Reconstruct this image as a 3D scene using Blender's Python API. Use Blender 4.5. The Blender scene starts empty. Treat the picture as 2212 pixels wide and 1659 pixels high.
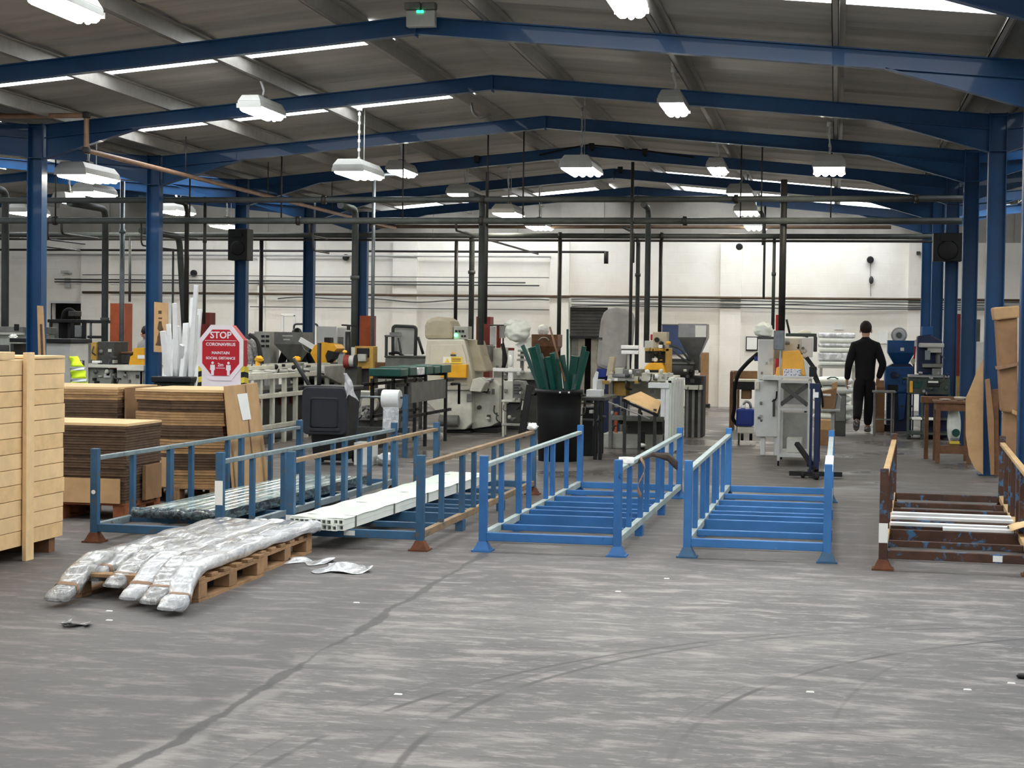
import bpy, bmesh, math, random
from mathutils import Vector, Matrix, noise as mnoise
random.seed(7)
scene = bpy.context.scene
COL = scene.collection

# ------------------------------------------------------------------ camera
CAM_H, FPX, IW, IH = 1.52, 3640.0, 2212.0, 1659.0
YAW, PITCH, ROLL = math.radians(10.867229), math.radians(1.668571), math.radians(0.771648)
_fw = Vector((-math.sin(YAW) * math.cos(PITCH), math.cos(YAW) * math.cos(PITCH), -math.sin(PITCH)))
_r = Vector((math.cos(YAW), math.sin(YAW), 0.0))
_u = _r.cross(_fw)
_r, _u = math.cos(ROLL) * _r + math.sin(ROLL) * _u, -math.sin(ROLL) * _r + math.cos(ROLL) * _u
cam_data = bpy.data.cameras.new('camera')
cam_data.sensor_fit = 'HORIZONTAL'
cam_data.sensor_width = 36.0
cam_data.lens = FPX / IW * 36.0
cam_data.clip_start = 0.05
cam_data.clip_end = 300
cam = bpy.data.objects.new('camera', cam_data)
COL.objects.link(cam)
rm = Matrix((_r, _u, -_fw)).transposed()
cam.matrix_world = Matrix.Translation((0, 0, CAM_H)) @ rm.to_4x4()
scene.camera = cam

# ------------------------------------------------------------------ sky, exposure
world = bpy.data.worlds.new('overcast_sky')
scene.world = world
world.use_nodes = True
_bg = world.node_tree.nodes['Background']
_bg.inputs[0].default_value = (0.86, 0.93, 1.0, 1)
_bg.inputs[1].default_value = 0.55
scene.view_settings.view_transform = 'Standard'
scene.view_settings.look = 'None'
scene.view_settings.gamma = 1.0
scene.view_settings.use_curve_mapping = False
scene.view_settings.exposure = 0.65
LAMP_POWER = 19.0
ROOFLIGHT_POWER = 4.6

# ------------------------------------------------------------------ measuring helpers (metres from survey angles)
def _ray(x, y):
    return _fw + (x - IW / 2) / FPX * _r - (y - IH / 2) / FPX * _u
def at(x, y, Y):
    a = _ray(x, y)
    return Vector((0, 0, CAM_H)) + a * (Y / a.y)
def fl(x, y, Z=0.0):
    a = _ray(x, y)
    return Vector((0, 0, CAM_H)) + a * ((Z - CAM_H) / a.z)

# ------------------------------------------------------------------ mesh builder
ORG = {}
class MB:
    def __init__(s):
        s.v = []; s.f = []; s.sm = []
    def add(s, vs, fs, smooth=False):
        o = len(s.v)
        s.v += [tuple(p) for p in vs]
        for f in fs:
            s.f.append(tuple(i + o for i in f)); s.sm.append(smooth)
        return s
    def box(s, x0, y0, z0, x1, y1, z1):
        if x0 > x1: x0, x1 = x1, x0
        if y0 > y1: y0, y1 = y1, y0
        if z0 > z1: z0, z1 = z1, z0
        vs = [(x0,y0,z0),(x1,y0,z0),(x1,y1,z0),(x0,y1,z0),(x0,y0,z1),(x1,y0,z1),(x1,y1,z1),(x0,y1,z1)]
        return s.add(vs, [(0,3,2,1),(4,5,6,7),(0,1,5,4),(1,2,6,5),(2,3,7,6),(3,0,4,7)])
    def cbox(s, cx, cy, cz, dx, dy, dz):
        return s.box(cx-dx/2, cy-dy/2, cz-dz/2, cx+dx/2, cy+dy/2, cz+dz/2)
    def hexa(s, lo, hi):          # two quads (counter-clockwise from above)
        return s.add(list(lo)+list(hi), [(0,3,2,1),(4,5,6,7),(0,1,5,4),(1,2,6,5),(2,3,7,6),(3,0,4,7)])
    def frustum(s, cx, cy, z0, dx0, dy0, z1, dx1, dy1, ox=0, oy=0):
        q = lambda x, y, a, b, z: [(x-a/2,y-b/2,z),(x+a/2,y-b/2,z),(x+a/2,y+b/2,z),(x-a/2,y+b/2,z)]
        return s.hexa(q(cx,cy,dx0,dy0,z0), q(cx+ox,cy+oy,dx1,dy1,z1))
    def bar(s, a, b, w, h, up=(0,0,1)):
        a = Vector(a); b = Vector(b); d = (b-a).normalized(); up = Vector(up)
        if abs(d.dot(up)) > 0.98: up = Vector((0,1,0))
        x = d.cross(up).normalized(); z = x.cross(d).normalized()
        vs = []
        for p in (a, b):
            for i, j in ((-1,-1),(1,-1),(1,1),(-1,1)):
                vs.append(p + x*(i*w/2) + z*(j*h/2))
        return s.add(vs, [(0,1,2,3),(7,6,5,4),(0,4,5,1),(1,5,6,2),(2,6,7,3),(3,7,4,0)])
    def tube(s, pts, r, n=10, cap=True):
        pts = [Vector(p) for p in pts]
        rs = r if isinstance(r, (list, tuple)) else [r]*len(pts)
        rings = []
        prev = None
        for i, p in enumerate(pts):
            d = (pts[min(i+1,len(pts)-1)] - pts[max(i-1,0)]).normalized()
            if prev is None:
                ref = Vector((0,0,1)) if abs(d.z) < 0.9 else Vector((1,0,0))
                x = d.cross(ref).normalized()
            else:
                x = (prev - d*prev.dot(d)).normalized()
            prev = x
            y = d.cross(x)
            rings.append([p + (x*math.cos(2*math.pi*k/n) + y*math.sin(2*math.pi*k/n))*rs[i] for k in range(n)])
        o = len(s.v)
        for g in rings: s.v += [tuple(q) for q in g]
        for i in range(len(rings)-1):
            for k in range(n):
                a = o+i*n+k; b = o+i*n+(k+1)%n
                s.f.append((a, b, b+n, a+n)); s.sm.append(True)
        if cap:
            s.f.append(tuple(o+k for k in range(n-1,-1,-1))); s.sm.append(False)
            s.f.append(tuple(o+(len(rings)-1)*n+k for k in range(n))); s.sm.append(False)
        return s
    def elbow(s, pts, r, n=10, rad=0.12):   # pipe run with rounded corners
        pts = [Vector(p) for p in pts]; out = [pts[0]]
        for i in range(1, len(pts)-1):
            a, b, c = pts[i-1], pts[i], pts[i+1]
            d1 = (a-b); d2 = (c-b); t = min(rad, d1.length*0.45, d2.length*0.45)
            p0 = b + d1.normalized()*t; p2 = b + d2.normalized()*t
            for k in range(5):
                u = k/4
                out.append(p0*(1-u)**2 + b*2*u*(1-u) + p2*u*u)
        out.append(pts[-1])
        return s.tube(out, r, n)
    def lathe(s, prof, n=24, c=(0,0,0), cap=True, axis='z'):
        o = len(s.v)
        for (r, z) in prof:
            for k in range(n):
                a = 2*math.pi*k/n
                p = (r*math.cos(a), r*math.sin(a), z)
                if axis == 'x': p = (z, p[0], p[1])
                elif axis == 'y': p = (p[1], z, p[0])
                s.v.append((c[0]+p[0], c[1]+p[1], c[2]+p[2]))
        for i in range(len(prof)-1):
            for k in range(n):
                a = o+i*n+k; b = o+i*n+(k+1)%n
                s.f.append((a,b,b+n,a+n)); s.sm.append(True)
        if cap:
            s.f.append(tuple(o+k for k in range(n-1,-1,-1))); s.sm.append(False)
            s.f.append(tuple(o+(len(prof)-1)*n+k for k in range(n))); s.sm.append(False)
        return s
    def prism(s, poly, lo, hi, axis='y'):   # poly in the two other axes, in order (x,z) / (y,z) / (x,y)
        n = len(poly); P = []
        for t in (lo, hi):
            for a, b in poly:
                P.append((a,t,b) if axis == 'y' else (t,a,b) if axis == 'x' else (a,b,t))
        fs = [tuple(range(n)), tuple(range(2*n-1, n-1, -1))]
        for i in range(n):
            j = (i+1) % n
            fs.append((i, i+n, j+n, j))
        return s.add(P, fs)
    def grid(s, fn, nu, nv, smooth=True):
        o = len(s.v)
        for i in range(nu+1):
            for j in range(nv+1):
                s.v.append(tuple(fn(i/nu, j/nv)))
        for i in range(nu):
            for j in range(nv):
                a = o+i*(nv+1)+j
                s.f.append((a, a+1, a+nv+2, a+nv+1)); s.sm.append(smooth)
        return s
    def ellipsoid(s, c, rx, ry, rz, n=16, m=10, jit=0.0):
        if jit: n, m = n*2, m*2
        def f(u, v):
            d = Vector((math.sin(math.pi*v)*math.cos(2*math.pi*u), math.sin(math.pi*v)*math.sin(2*math.pi*u), math.cos(math.pi*v)))
            k = 1 + (jit*2.2*mnoise.noise(d*2.2+Vector(c)*3) + jit*1.2*mnoise.noise(d*5.5+Vector(c))) if jit else 1
            return (c[0]+rx*d.x*k, c[1]+ry*d.y*k, c[2]+rz*d.z*k)
        return s.grid(f, n, m)
    def pbox(s, x0, y0, x1, y1, Y, dep):     # box whose front face is measured at distance Y
        a = at(x0, (y0+y1)/2, Y); b = at(x1, (y0+y1)/2, Y)
        lo = at((x0+x1)/2, y1, Y); hi = at((x0+x1)/2, y0, Y)
        return s.box(a.x, Y, lo.z, b.x, Y+dep, hi.z)
    def ppoly(s, pts, Y, dep):               # prism with measured front outline
        q = [at(x, y, Y) for x, y in pts]
        return s.prism([(p.x, p.z) for p in q], Y, Y+dep, 'y')
    def mesh(s, name, org=(0,0,0)):
        me = bpy.data.meshes.new(name)
        ox, oy, oz = org
        me.from_pydata([(x-ox, y-oy, z-oz) for x, y, z in s.v], [], s.f)
        me.polygons.foreach_set('use_smooth', s.sm)
        bm = bmesh.new(); bm.from_mesh(me)
        bmesh.ops.recalc_face_normals(bm, faces=bm.faces)
        bm.to_mesh(me); bm.free()
        return me
    def build(s, name, material, parent=None, bevel=0.0, kind=None, label=None, cat=None, group=None, solid=0.0):
        if parent is not None: org = ORG.get(parent.name, (0,0,0))
        else:
            xs = [p[0] for p in s.v]; ys = [p[1] for p in s.v]; zs = [p[2] for p in s.v]
            org = ((min(xs)+max(xs))/2, (min(ys)+max(ys))/2, min(zs))
        me = s.mesh(name, org)
        me.materials.append(M(material) if isinstance(material, str) else material)
        o = bpy.data.objects.new(name, me); COL.objects.link(o)
        if parent is not None: o.parent = parent; ORG[o.name] = org
        else: o.location = org; ORG[o.name] = org
        if solid:
            md = o.modifiers.new('thick', 'SOLIDIFY'); md.thickness = solid; md.offset = 0
        if bevel:
            md = o.modifiers.new('bevel', 'BEVEL'); md.width = bevel; md.segments = 2; md.limit_method = 'ANGLE'; md.angle_limit = 0.7
        tag(o, label, cat, group, kind)
        return o

def tag(o, label=None, cat=None, group=None, kind=None):
    if label: o['label'] = label
    if cat: o['category'] = cat
    if group: o['group'] = group
    if kind: o['kind'] = kind
    return o
def thing(name, label, cat, loc=(0,0,0), rz=0.0, group=None, local=False, kind=None):
    o = bpy.data.objects.new(name, None); COL.objects.link(o)
    o.empty_display_size = 0.1
    o.location = loc; o.rotation_euler = (0, 0, rz)
    ORG[o.name] = (0,0,0) if local else tuple(loc)
    return tag(o, label, cat, group, kind)
def put(me, name, parent, loc=(0,0,0), rz=0.0, kind=None, rot=None):     # another object on shared mesh data
    o = bpy.data.objects.new(name, me); COL.objects.link(o)
    o.parent = parent; o.location = loc; o.rotation_euler = rot if rot else (0,0,rz)
    if kind: o['kind'] = kind
    return o
def clone(root, loc, rz=None, label=None):
    c = root.copy(); COL.objects.link(c); c.location = loc
    if rz is not None: c.rotation_euler = (0,0,rz)
    if label: c['label'] = label
    for ch in list(root.children):
        d = ch.copy(); COL.objects.link(d); d.parent = c
        for g in list(ch.children):
            e = g.copy(); COL.objects.link(e); e.parent = d
    return c

# ------------------------------------------------------------------ materials
def srgb(r, g, b):
    f = lambda c: c/12.92 if c <= 0.04045 else ((c+0.055)/1.055)**2.4
    return (f(r/255), f(g/255), f(b/255), 1)
class NT:
    def __init__(s, name):
        s.m = bpy.data.materials.new(name); s.m.use_nodes = True
        s.t = s.m.node_tree; s.b = s.t.nodes['Principled BSDF']
        s.co = s.t.nodes.new('ShaderNodeTexCoord')
    def n(s, kind, **kw):
        x = s.t.nodes.new(kind)
        for k, v in kw.items(): setattr(x, k, v)
        return x
    def l(s, a, b): s.t.links.new(a, b)
    def val(s, x, sock):
        if isinstance(x, (int, float)): sock.default_value = x
        else: s.l(x, sock)
    def math(s, op, a, b=0.0, c=0.0, clamp=False):
        x = s.n('ShaderNodeMath', operation=op); x.use_clamp = clamp
        s.val(a, x.inputs[0]); s.val(b, x.inputs[1]); s.val(c, x.inputs[2])
        return x.outputs[0]
    def noise(s, vec, scale, detail=4, rough=0.55, dist=0.0):
        x = s.n('ShaderNodeTexNoise'); s.l(vec, x.inputs['Vector'])
        x.inputs['Scale'].default_value = scale; x.inputs['Detail'].default_value = detail
        x.inputs['Roughness'].default_value = rough; x.inputs['Distortion'].default_value = dist
        return x.outputs['Fac']
    def mapping(s, vec, scale=(1,1,1), loc=(0,0,0), rot=(0,0,0)):
        x = s.n('ShaderNodeMapping'); s.l(vec, x.inputs[0])
        x.inputs['Scale'].default_value = scale; x.inputs['Location'].default_value = loc; x.inputs['Rotation'].default_value = rot
        return x.outputs[0]
    def ramp(s, fac, lo, hi):     # smooth step between two values
        x = s.n('ShaderNodeMapRange'); x.interpolation_type = 'SMOOTHSTEP'
        s.val(fac, x.inputs[0]); x.inputs[1].default_value = lo; x.inputs[2].default_value = hi
        return x.outputs[0]
    def mix(s, fac, a, b):
        x = s.n('ShaderNodeMix', data_type='RGBA')
        s.val(fac, x.inputs[0])
        for v, k in ((a, 6), (b, 7)):
            if isinstance(v, tuple): x.inputs[k].default_value = v
            else: s.l(v, x.inputs[k])
        return x.outputs[2]
    def bump(s, h, strength=0.3, dist=0.01):
        x = s.n('ShaderNodeBump'); x.inputs['Strength'].default_value = strength; x.inputs['Distance'].default_value = dist
        s.l(h, x.inputs['Height']); s.l(x.outputs[0], s.b.inputs['Normal'])
    def sep(s, vec):
        x = s.n('ShaderNodeSeparateXYZ'); s.l(vec, x.inputs[0]); return x.outputs
    def color(s, c):
        if isinstance(c, tuple): s.b.inputs['Base Color'].default_value = c
        else: s.l(c, s.b.inputs['Base Color'])
    def rough(s, v): s.val(v, s.b.inputs['Roughness'])

_MATS = {}
SPEC = {}
def M(name):
    if name not in _MATS: _MATS[name] = SPEC[name]()
    return _MATS[name]
def plain(name, c, rough=0.55, metal=0.0, var=0.12, scale=6.0, bump=0.0, coat=0.0, c2=None, cov=0.0, fine=30.0):
    """painted or bare surface with mottling; c2/cov: worn patches of another colour"""
    def make():
        t = NT(name); v = t.co.outputs['Object']
        n1 = t.noise(v, scale, 5, 0.6)
        dark = tuple(x*(1-var*1.6) for x in c[:3]) + (1,)
        lite = tuple(min(1, x*(1+var)) for x in c[:3]) + (1,)
        colr = t.mix(t.ramp(n1, 0.3, 0.7), dark, lite)
        if c2 is not None:
            n2 = t.noise(v, fine, 6, 0.65, 0.4)
            colr = t.mix(t.ramp(n2, 1-cov-0.04, 1-cov+0.04), colr, c2)
        t.color(colr)
        t.rough(t.math('ADD', t.math('MULTIPLY', n1, 0.2), rough-0.1))
        t.b.inputs['Metallic'].default_value = metal
        t.b.inputs['Specular IOR Level'].default_value = 0.35
        if coat: t.b.inputs['Coat Weight'].default_value = coat
        if bump: t.bump(t.noise(v, fine*2, 3), bump, 0.004)
        return t.m
    SPEC[name] = make
def emis(name, c, strength):
    def make():
        t = NT(name); t.color(c)
        t.b.inputs['Emission Color'].default_value = c; t.b.inputs['Emission Strength'].default_value = strength
        return t.m
    SPEC[name] = make
S = srgb
plain('steel_blue', S(18,64,106), 0.42, 0, 0.10, 3, coat=0.1)
plain('pipe_grey', S(76,80,78), 0.55, 0.1, 0.15, 4)
plain('pipe_dark', S(52,50,48), 0.5, 0.2, 0.15, 4)
plain('pipe_brown', S(96,78,62), 0.55, 0.1, 0.15, 5)
plain('pipe_galv', S(122,128,132), 0.4, 0.6, 0.12, 12)
plain('pipe_copper', S(158,124,98), 0.5, 0.15, 0.14, 8)
plain('purlin_grey', S(150,147,140), 0.45, 0.25, 0.08, 8)
plain('lamp_body', S(178,178,174), 0.4, 0.0, 0.05)
plain('black_plastic', S(20,21,23), 0.5, 0, 0.12, 8)
plain('black_metal', S(24,24,25), 0.55, 0.1, 0.15, 8)
plain('white_paint', S(214,215,212), 0.5, 0, 0.05, 5)
plain('white_plastic', S(232,233,232), 0.4, 0, 0.04, 6)
plain('cream_paint', S(206,201,184), 0.45, 0, 0.05, 4)
plain('beige_cover', S(178,168,146), 0.8, 0, 0.08, 4, bump=0.2)
plain('machine_grey', S(172,172,164), 0.5, 0.05, 0.12, 6, c2=S(90,88,82), cov=0.30)
plain('machine_pale', S(196,196,184), 0.5, 0, 0.10, 6, c2=S(110,106,96), cov=0.30)
plain('machine_green_grey', S(150,154,144), 0.55, 0.05, 0.14, 5, c2=S(84,84,78), cov=0.33)
plain('dark_grey', S(70,70,68), 0.55, 0.2, 0.18, 6)
plain('mid_grey', S(112,112,108), 0.55, 0.15, 0.15, 6)
plain('stainless', S(150,150,150), 0.32, 0.7, 0.12, 6)
plain('yellow_paint', S(226,166,36), 0.45, 0, 0.06, 6)
plain('amber_paint', S(250,186,72), 0.45, 0, 0.04, 6)
plain('ochre_paint', S(176,140,66), 0.5, 0, 0.12, 6)
plain('orange_paint', S(168,82,46), 0.55, 0, 0.12, 5)
plain('maroon_paint', S(120,44,36), 0.55, 0, 0.12, 5)
plain('red_paint', S(176,36,46), 0.5, 0, 0.08, 5)
plain('blue_paint', S(28,78,132), 0.45, 0, 0.12, 5)
plain('navy_paint', S(24,36,70), 0.45, 0, 0.12, 5)
plain('royal_blue', S(28,52,130), 0.4, 0, 0.12, 5)
plain('green_grey_paint', S(62,72,66), 0.5, 0.1, 0.15, 6)
plain('brown_wood', S(112,78,52), 0.65, 0, 0.2, 10)
plain('cardboard', S(190,154,112), 0.85, 0, 0.08, 5)
plain('cardboard_dark', S(150,116,84), 0.85, 0, 0.12, 5)
plain('cardboard_pale', S(220,186,140), 0.85, 0, 0.06, 5)
plain('pallet_wood', S(156,122,88), 0.8, 0, 0.18, 14, bump=0.3)
plain('pallet_red', S(140,82,52), 0.8, 0, 0.2, 10, bump=0.3)
plain('green_profile', S(20,72,62), 0.35, 0, 0.15, 8)
plain('paper', S(236,236,232), 0.8, 0, 0.02)
plain('rubber', S(24,24,24), 0.8, 0, 0.1)
plain('cloth_black', S(20,20,23), 0.9, 0, 0.15, 20, bump=0.2)
plain('skin', S(196,150,124), 0.55, 0, 0.06, 20)
plain('hair_dark', S(36,27,22), 0.7, 0, 0.2, 40)
plain('notice_blue', S(58,70,104), 0.7, 0, 0.08)
plain('hi_vis', S(222,255,50), 0.7, 0, 0.05)
plain('reflective', S(225,232,236), 0.3, 0, 0.04)
plain('bag_white', S(226,230,222), 0.45, 0, 0.06, 8, bump=0.15)
plain('grey_cover', S(166,164,160), 0.85, 0, 0.10, 4, bump=0.25)
plain('blue_liquid', S(70,140,220), 0.25, 0, 0.04)
# ------------------------------------------------------------------ building dimensions
XA, ZA, SL = -4.08, 4.612, 0.092          # ridge line, top of rafter at ridge, roof slope
HALF = 5.83
XL, XR = -9.93, 1.75                       # column lines of the middle nave
Y0, BAY = 19.79, 3.733
YW = 37.3                                  # face of the back wall
YS = -3.0                                  # front wall with the loading door (behind the viewer)
XOL, XOR = XL - 2*HALF, XR + 2*HALF
LIFT = 0.17                                # roof sheets above rafter tops

# ------------------------------------------------------------------ structure materials
def _floor():
    t = NT('worn_concrete')
    g = t.n('ShaderNodeNewGeometry').outputs['Position']
    x, y, z = t.sep(g)
    big = t.noise(g, 0.45, 5, 0.6)
    streak = t.noise(t.mapping(g, (2.2, 6.5, 1)), 1.0, 6, 0.7, 0.3)
    fine = t.noise(t.mapping(g, (9, 22, 1)), 1.0, 5, 0.7)
    base = t.mix(t.ramp(big, 0.3, 0.7), S(94,92,92), S(117,114,113))
    # darker slab left of the joint; browner and darker further in; paler streaks in front
    edgen = t.math('MULTIPLY', t.math('SUBTRACT', t.noise(g, 0.8, 4), 0.5), 1.6)
    slab = t.ramp(t.math('ADD', x, t.math('MULTIPLY', edgen, 0.25)), -2.2, -2.6)
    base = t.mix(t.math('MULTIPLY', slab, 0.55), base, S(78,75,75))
    far_tone = t.ramp(t.math('ADD', y, t.math('MULTIPLY', edgen, 2.0)), 9.2, 12.5)
    base = t.mix(t.math('MULTIPLY', far_tone, 0.75), base, S(82,76,71))
    dull = t.math('SUBTRACT', 1.0, t.math('MULTIPLY', t.math('MAXIMUM', t.math('MULTIPLY', slab, 0.75), far_tone), 0.72))
    c = t.mix(t.math('MULTIPLY', dull, t.ramp(streak, 0.48, 0.66)), base, S(154,148,145))
    c = t.mix(t.math('MULTIPLY', t.ramp(streak, 0.46, 0.30), 0.6), c, S(80,78,79))
    c = t.mix(t.math('MULTIPLY', t.math('MULTIPLY', t.ramp(fine, 0.52, 0.70), 0.6), dull), c, S(172,165,161))
    c = t.mix(t.math('MULTIPLY', t.ramp(fine, 0.44, 0.28), 0.35), c, S(72,70,70))
    # filled expansion joint along the hall
    wob = t.math('MULTIPLY', t.math('SUBTRACT', t.noise(g, 3.2, 4), 0.5), 0.14)
    d = t.math('ABSOLUTE', t.math('SUBTRACT', x, t.math('ADD', wob, -2.375)))
    wd = t.math('ADD', t.math('MULTIPLY', t.noise(t.mapping(g, (0.01, 1.1, 1)), 1.0, 3), 0.11), -0.036)
    j = t.math('SUBTRACT', 1.0, t.ramp(t.math('SUBTRACT', d, wd), -0.008, 0.012))
    j = t.math('MULTIPLY', j, t.math('MULTIPLY', t.ramp(y, 4.5, 5.2), t.ramp(y, 14.5, 11.0)))
    pale = t.math('SUBTRACT', 1.0, t.ramp(t.math('SUBTRACT', d, t.math('ADD', wd, 0.05)), -0.01, 0.05))
    pale = t.math('MULTIPLY', pale, t.math('MULTIPLY', t.ramp(t.noise(g, 2.3, 4), 0.46, 0.6), t.ramp(y, 10.0, 6.5)))
    c = t.mix(t.math('MULTIPLY', pale, 0.45), c, S(160,155,150))
    c = t.mix(t.math('MULTIPLY', j, 0.8), c, S(66,64,65))
    # cross joints
    for yj, x0, x1, k in ((13.2, -9, 9, 0.5), (17.9, -9, 9, 0.6), (23.0, -9, 9, 0.5)):
        dd = t.math('ABSOLUTE', t.math('SUBTRACT', y, t.math('ADD', wob, yj)))
        c = t.mix(t.math('MULTIPLY', t.math('SUBTRACT', 1.0, t.ramp(dd, 0.008, 0.03)), k), c, S(84,82,82))
    # curved tyre marks
    brk = t.ramp(t.noise(g, 1.3, 4), 0.36, 0.55)
    for cx, cy, R, w, k in TYRES:
        dx = t.math('SUBTRACT', x, cx); dy = t.math('SUBTRACT', y, cy)
        rr = t.math('SQRT', t.math('ADD', t.math('MULTIPLY', dx, dx), t.math('MULTIPLY', dy, dy)))
        e = t.math('ABSOLUTE', t.math('SUBTRACT', rr, R))
        mk = t.math('MULTIPLY', t.math('SUBTRACT', 1.0, t.ramp(e, w*0.15, w*0.62)), brk)
        mk = t.math('MULTIPLY', mk, t.ramp(dx, 0.6*R, -0.5*R) if False else t.ramp(y, 14.0, 10.0))
        c = t.mix(t.math('MULTIPLY', mk, k), c, S(62,60,62))
    t.color(c)
    # dull sealed concrete, some damp shiny patches towards the machines
    damp = t.math('MULTIPLY', t.ramp(t.noise(g, 0.55, 3), 0.48, 0.6), t.ramp(y, 15.5, 18.5))
    t.rough(t.math('SUBTRACT', t.math('ADD', t.math('MULTIPLY', fine, 0.25), 0.52), t.math('MULTIPLY', damp, 0.40)))
    t.bump(t.math('ADD', t.math('MULTIPLY', fine, 0.5), streak), 0.12, 0.01)
    return t.m
TYRES = [(3.0, 6.0, 3.56, 0.035, 0.8), (3.1, 5.95, 3.75, 0.02, 0.3), (1.9, 6.0, 3.40, 0.04, 0.7), (2.0, 5.9, 3.62, 0.03, 0.3),
         (2.6, 5.2, 4.55, 0.035, 0.7), (2.7, 5.3, 4.75, 0.02, 0.3), (4.6, 6.4, 4.6, 0.025, 0.25), (-7.5, 4.0, 5.6, 0.08, 0.18), (-8.2, 5.0, 4.6, 0.10, 0.15)]
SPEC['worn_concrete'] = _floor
def _wallpaint():
    t = NT('white_block_wall')
    g = t.n('ShaderNodeNewGeometry').outputs['Position']
    v = t.mapping(g, (1,1,1), rot=(math.radians(90), 0, 0))
    b = t.n('ShaderNodeTexBrick'); t.l(v, b.inputs['Vector'])
    b.inputs['Scale'].default_value = 1.0; b.inputs['Brick Width'].default_value = 0.44; b.inputs['Row Height'].default_value = 0.225
    b.inputs['Mortar Size'].default_value = 0.008; b.inputs['Mortar Smooth'].default_value = 0.6
    n = t.noise(g, 1.2, 5, 0.6)
    c = t.mix(t.ramp(n, 0.3, 0.7), S(232,227,216), S(242,239,232))
    c = t.mix(t.math('MULTIPLY', t.ramp(t.noise(t.mapping(g, (1.5,1,0.4)), 2.0, 5, 0.7), 0.6, 0.8), 0.3), c, S(196,188,172))
    t.color(c); t.rough(0.75)
    t.bump(t.math('SUBTRACT', 1.0, b.outputs['Fac']), 0.25, 0.006)
    return t.m
SPEC['white_block_wall'] = _wallpaint
plain('gable_grey', S(150,146,138), 0.7, 0, 0.10, 1.5)
plain('side_wall', S(190,188,182), 0.75, 0, 0.08, 1.0)
def _sheet():
    t = NT('roof_lining')
    g = t.n('ShaderNodeNewGeometry').outputs['Position']
    n = t.noise(t.mapping(g, (0.5, 3.0, 1)), 1.0, 5, 0.65)
    n2 = t.noise(g, 5.0, 4, 0.6)
    c = t.mix(t.ramp(n, 0.3, 0.72), S(152,149,142), S(176,173,166))
    c = t.mix(t.math('MULTIPLY', t.ramp(n2, 0.58, 0.75), 0.25), c, S(112,106,96))
    t.color(c); t.rough(0.7)
    return t.m
SPEC['roof_lining'] = _sheet
emis('rooflight_glow', (0.93, 0.97, 1.0, 1), ROOFLIGHT_POWER)
plain('dark_room', S(130,128,122), 0.8, 0, 0.1)

# ------------------------------------------------------------------ floor, walls
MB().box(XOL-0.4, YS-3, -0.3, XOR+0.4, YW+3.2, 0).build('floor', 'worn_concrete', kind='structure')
OP = [(at(110,657,YW).x, at(176,657,YW).x, 2.13), (at(1231,662,YW).x, at(1313,662,YW).x, 2.16)]     # openings in the back wall
wb = MB(); ZT = 3.62
xs = [XOL-0.3, OP[0][0], OP[0][1], OP[1][0], OP[1][1], XOR+0.3]
for i in (0, 2, 4): wb.box(xs[i], YW, 0, xs[i+1], YW+0.25, ZT)
for a, b, zt in OP: wb.box(a, YW, zt, b, YW+0.25, ZT)
wall_back = wb.build('wall_back', 'white_block_wall', kind='structure')
for p0, p1 in ((851,903),(1190,1231),(1557,1602),(1962,1995),(560,575),(180,238)):      # pilasters
    MB().box(at(p0,600,YW).x, YW-0.12, 0, at(p1,600,YW).x, YW-0.001, ZT).build('pilaster', 'white_block_wall', wall_back)
# ribbed gable sheeting above the block wall
x = XOL-0.2; k = 0
while x < XOR:
    w = 0.98
    zt = [0, 0]
    for q, xx in enumerate((x, x+w)):
        dx = min(abs(xx-(XA+m*2*HALF)) for m in (-1,0,1))
        zt[q] = ZA + LIFT - SL*min(dx, HALF) + 0.02
    mid = [xx for xx in (XA-2*HALF, XA, XA+2*HALF) if x < xx < x+w]
    poly = [(x, ZT), (x+w, ZT), (x+w, zt[1])] + ([(mid[0], ZA+LIFT+0.02)] if mid else []) + [(x, zt[0])]
    MB().prism(poly, YW+0.03 + (0.03 if k % 2 else 0), YW+0.2, 'y').build('gable_sheet', 'gable_grey', wall_back)
    x += w; k += 1
MB().box(XOL-0.35, YS, 0, XOL-0.1, YW+0.2, 4.3).build('wall_left', 'side_wall', kind='structure')
MB().box(XOR+0.1, YS, 0, XOR+0.35, YW+0.2, 4.3).build('wall_right', 'side_wall', kind='structure')
DX0, DX1, DZ = -8.8, 3.2, 3.9                      # loading door the picture is taken from
wf = MB().box(XOL-0.3, YS-0.25, 0, DX0, YS, 5.0).box(DX1, YS-0.25, 0, XOR+0.3, YS, 5.0).box(DX0, YS-0.25, DZ, DX1, YS, 5.0)
wf.build('wall_front', 'side_wall', kind='structure')
# rooms behind the two openings
rb = MB().box(xs[1]-1.0, YW+1.9, 0, xs[2]+1.0, YW+2.0, 2.6).box(xs[3]-1.0, YW+1.9, 0, xs[4]+1.0, YW+2.0, 2.6)
for a, b, zt in OP:
    rb.box(a-1.0, YW+0.26, 0, a-0.9, YW+1.9, 2.6); rb.box(b+0.9, YW+0.26, 0, b+1.0, YW+1.9, 2.6); rb.box(a-1.0, YW+0.26, 2.5, b+1.0, YW+2.0, 2.6)
rb.build('wall_passage', 'dark_room', kind='structure')
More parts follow.
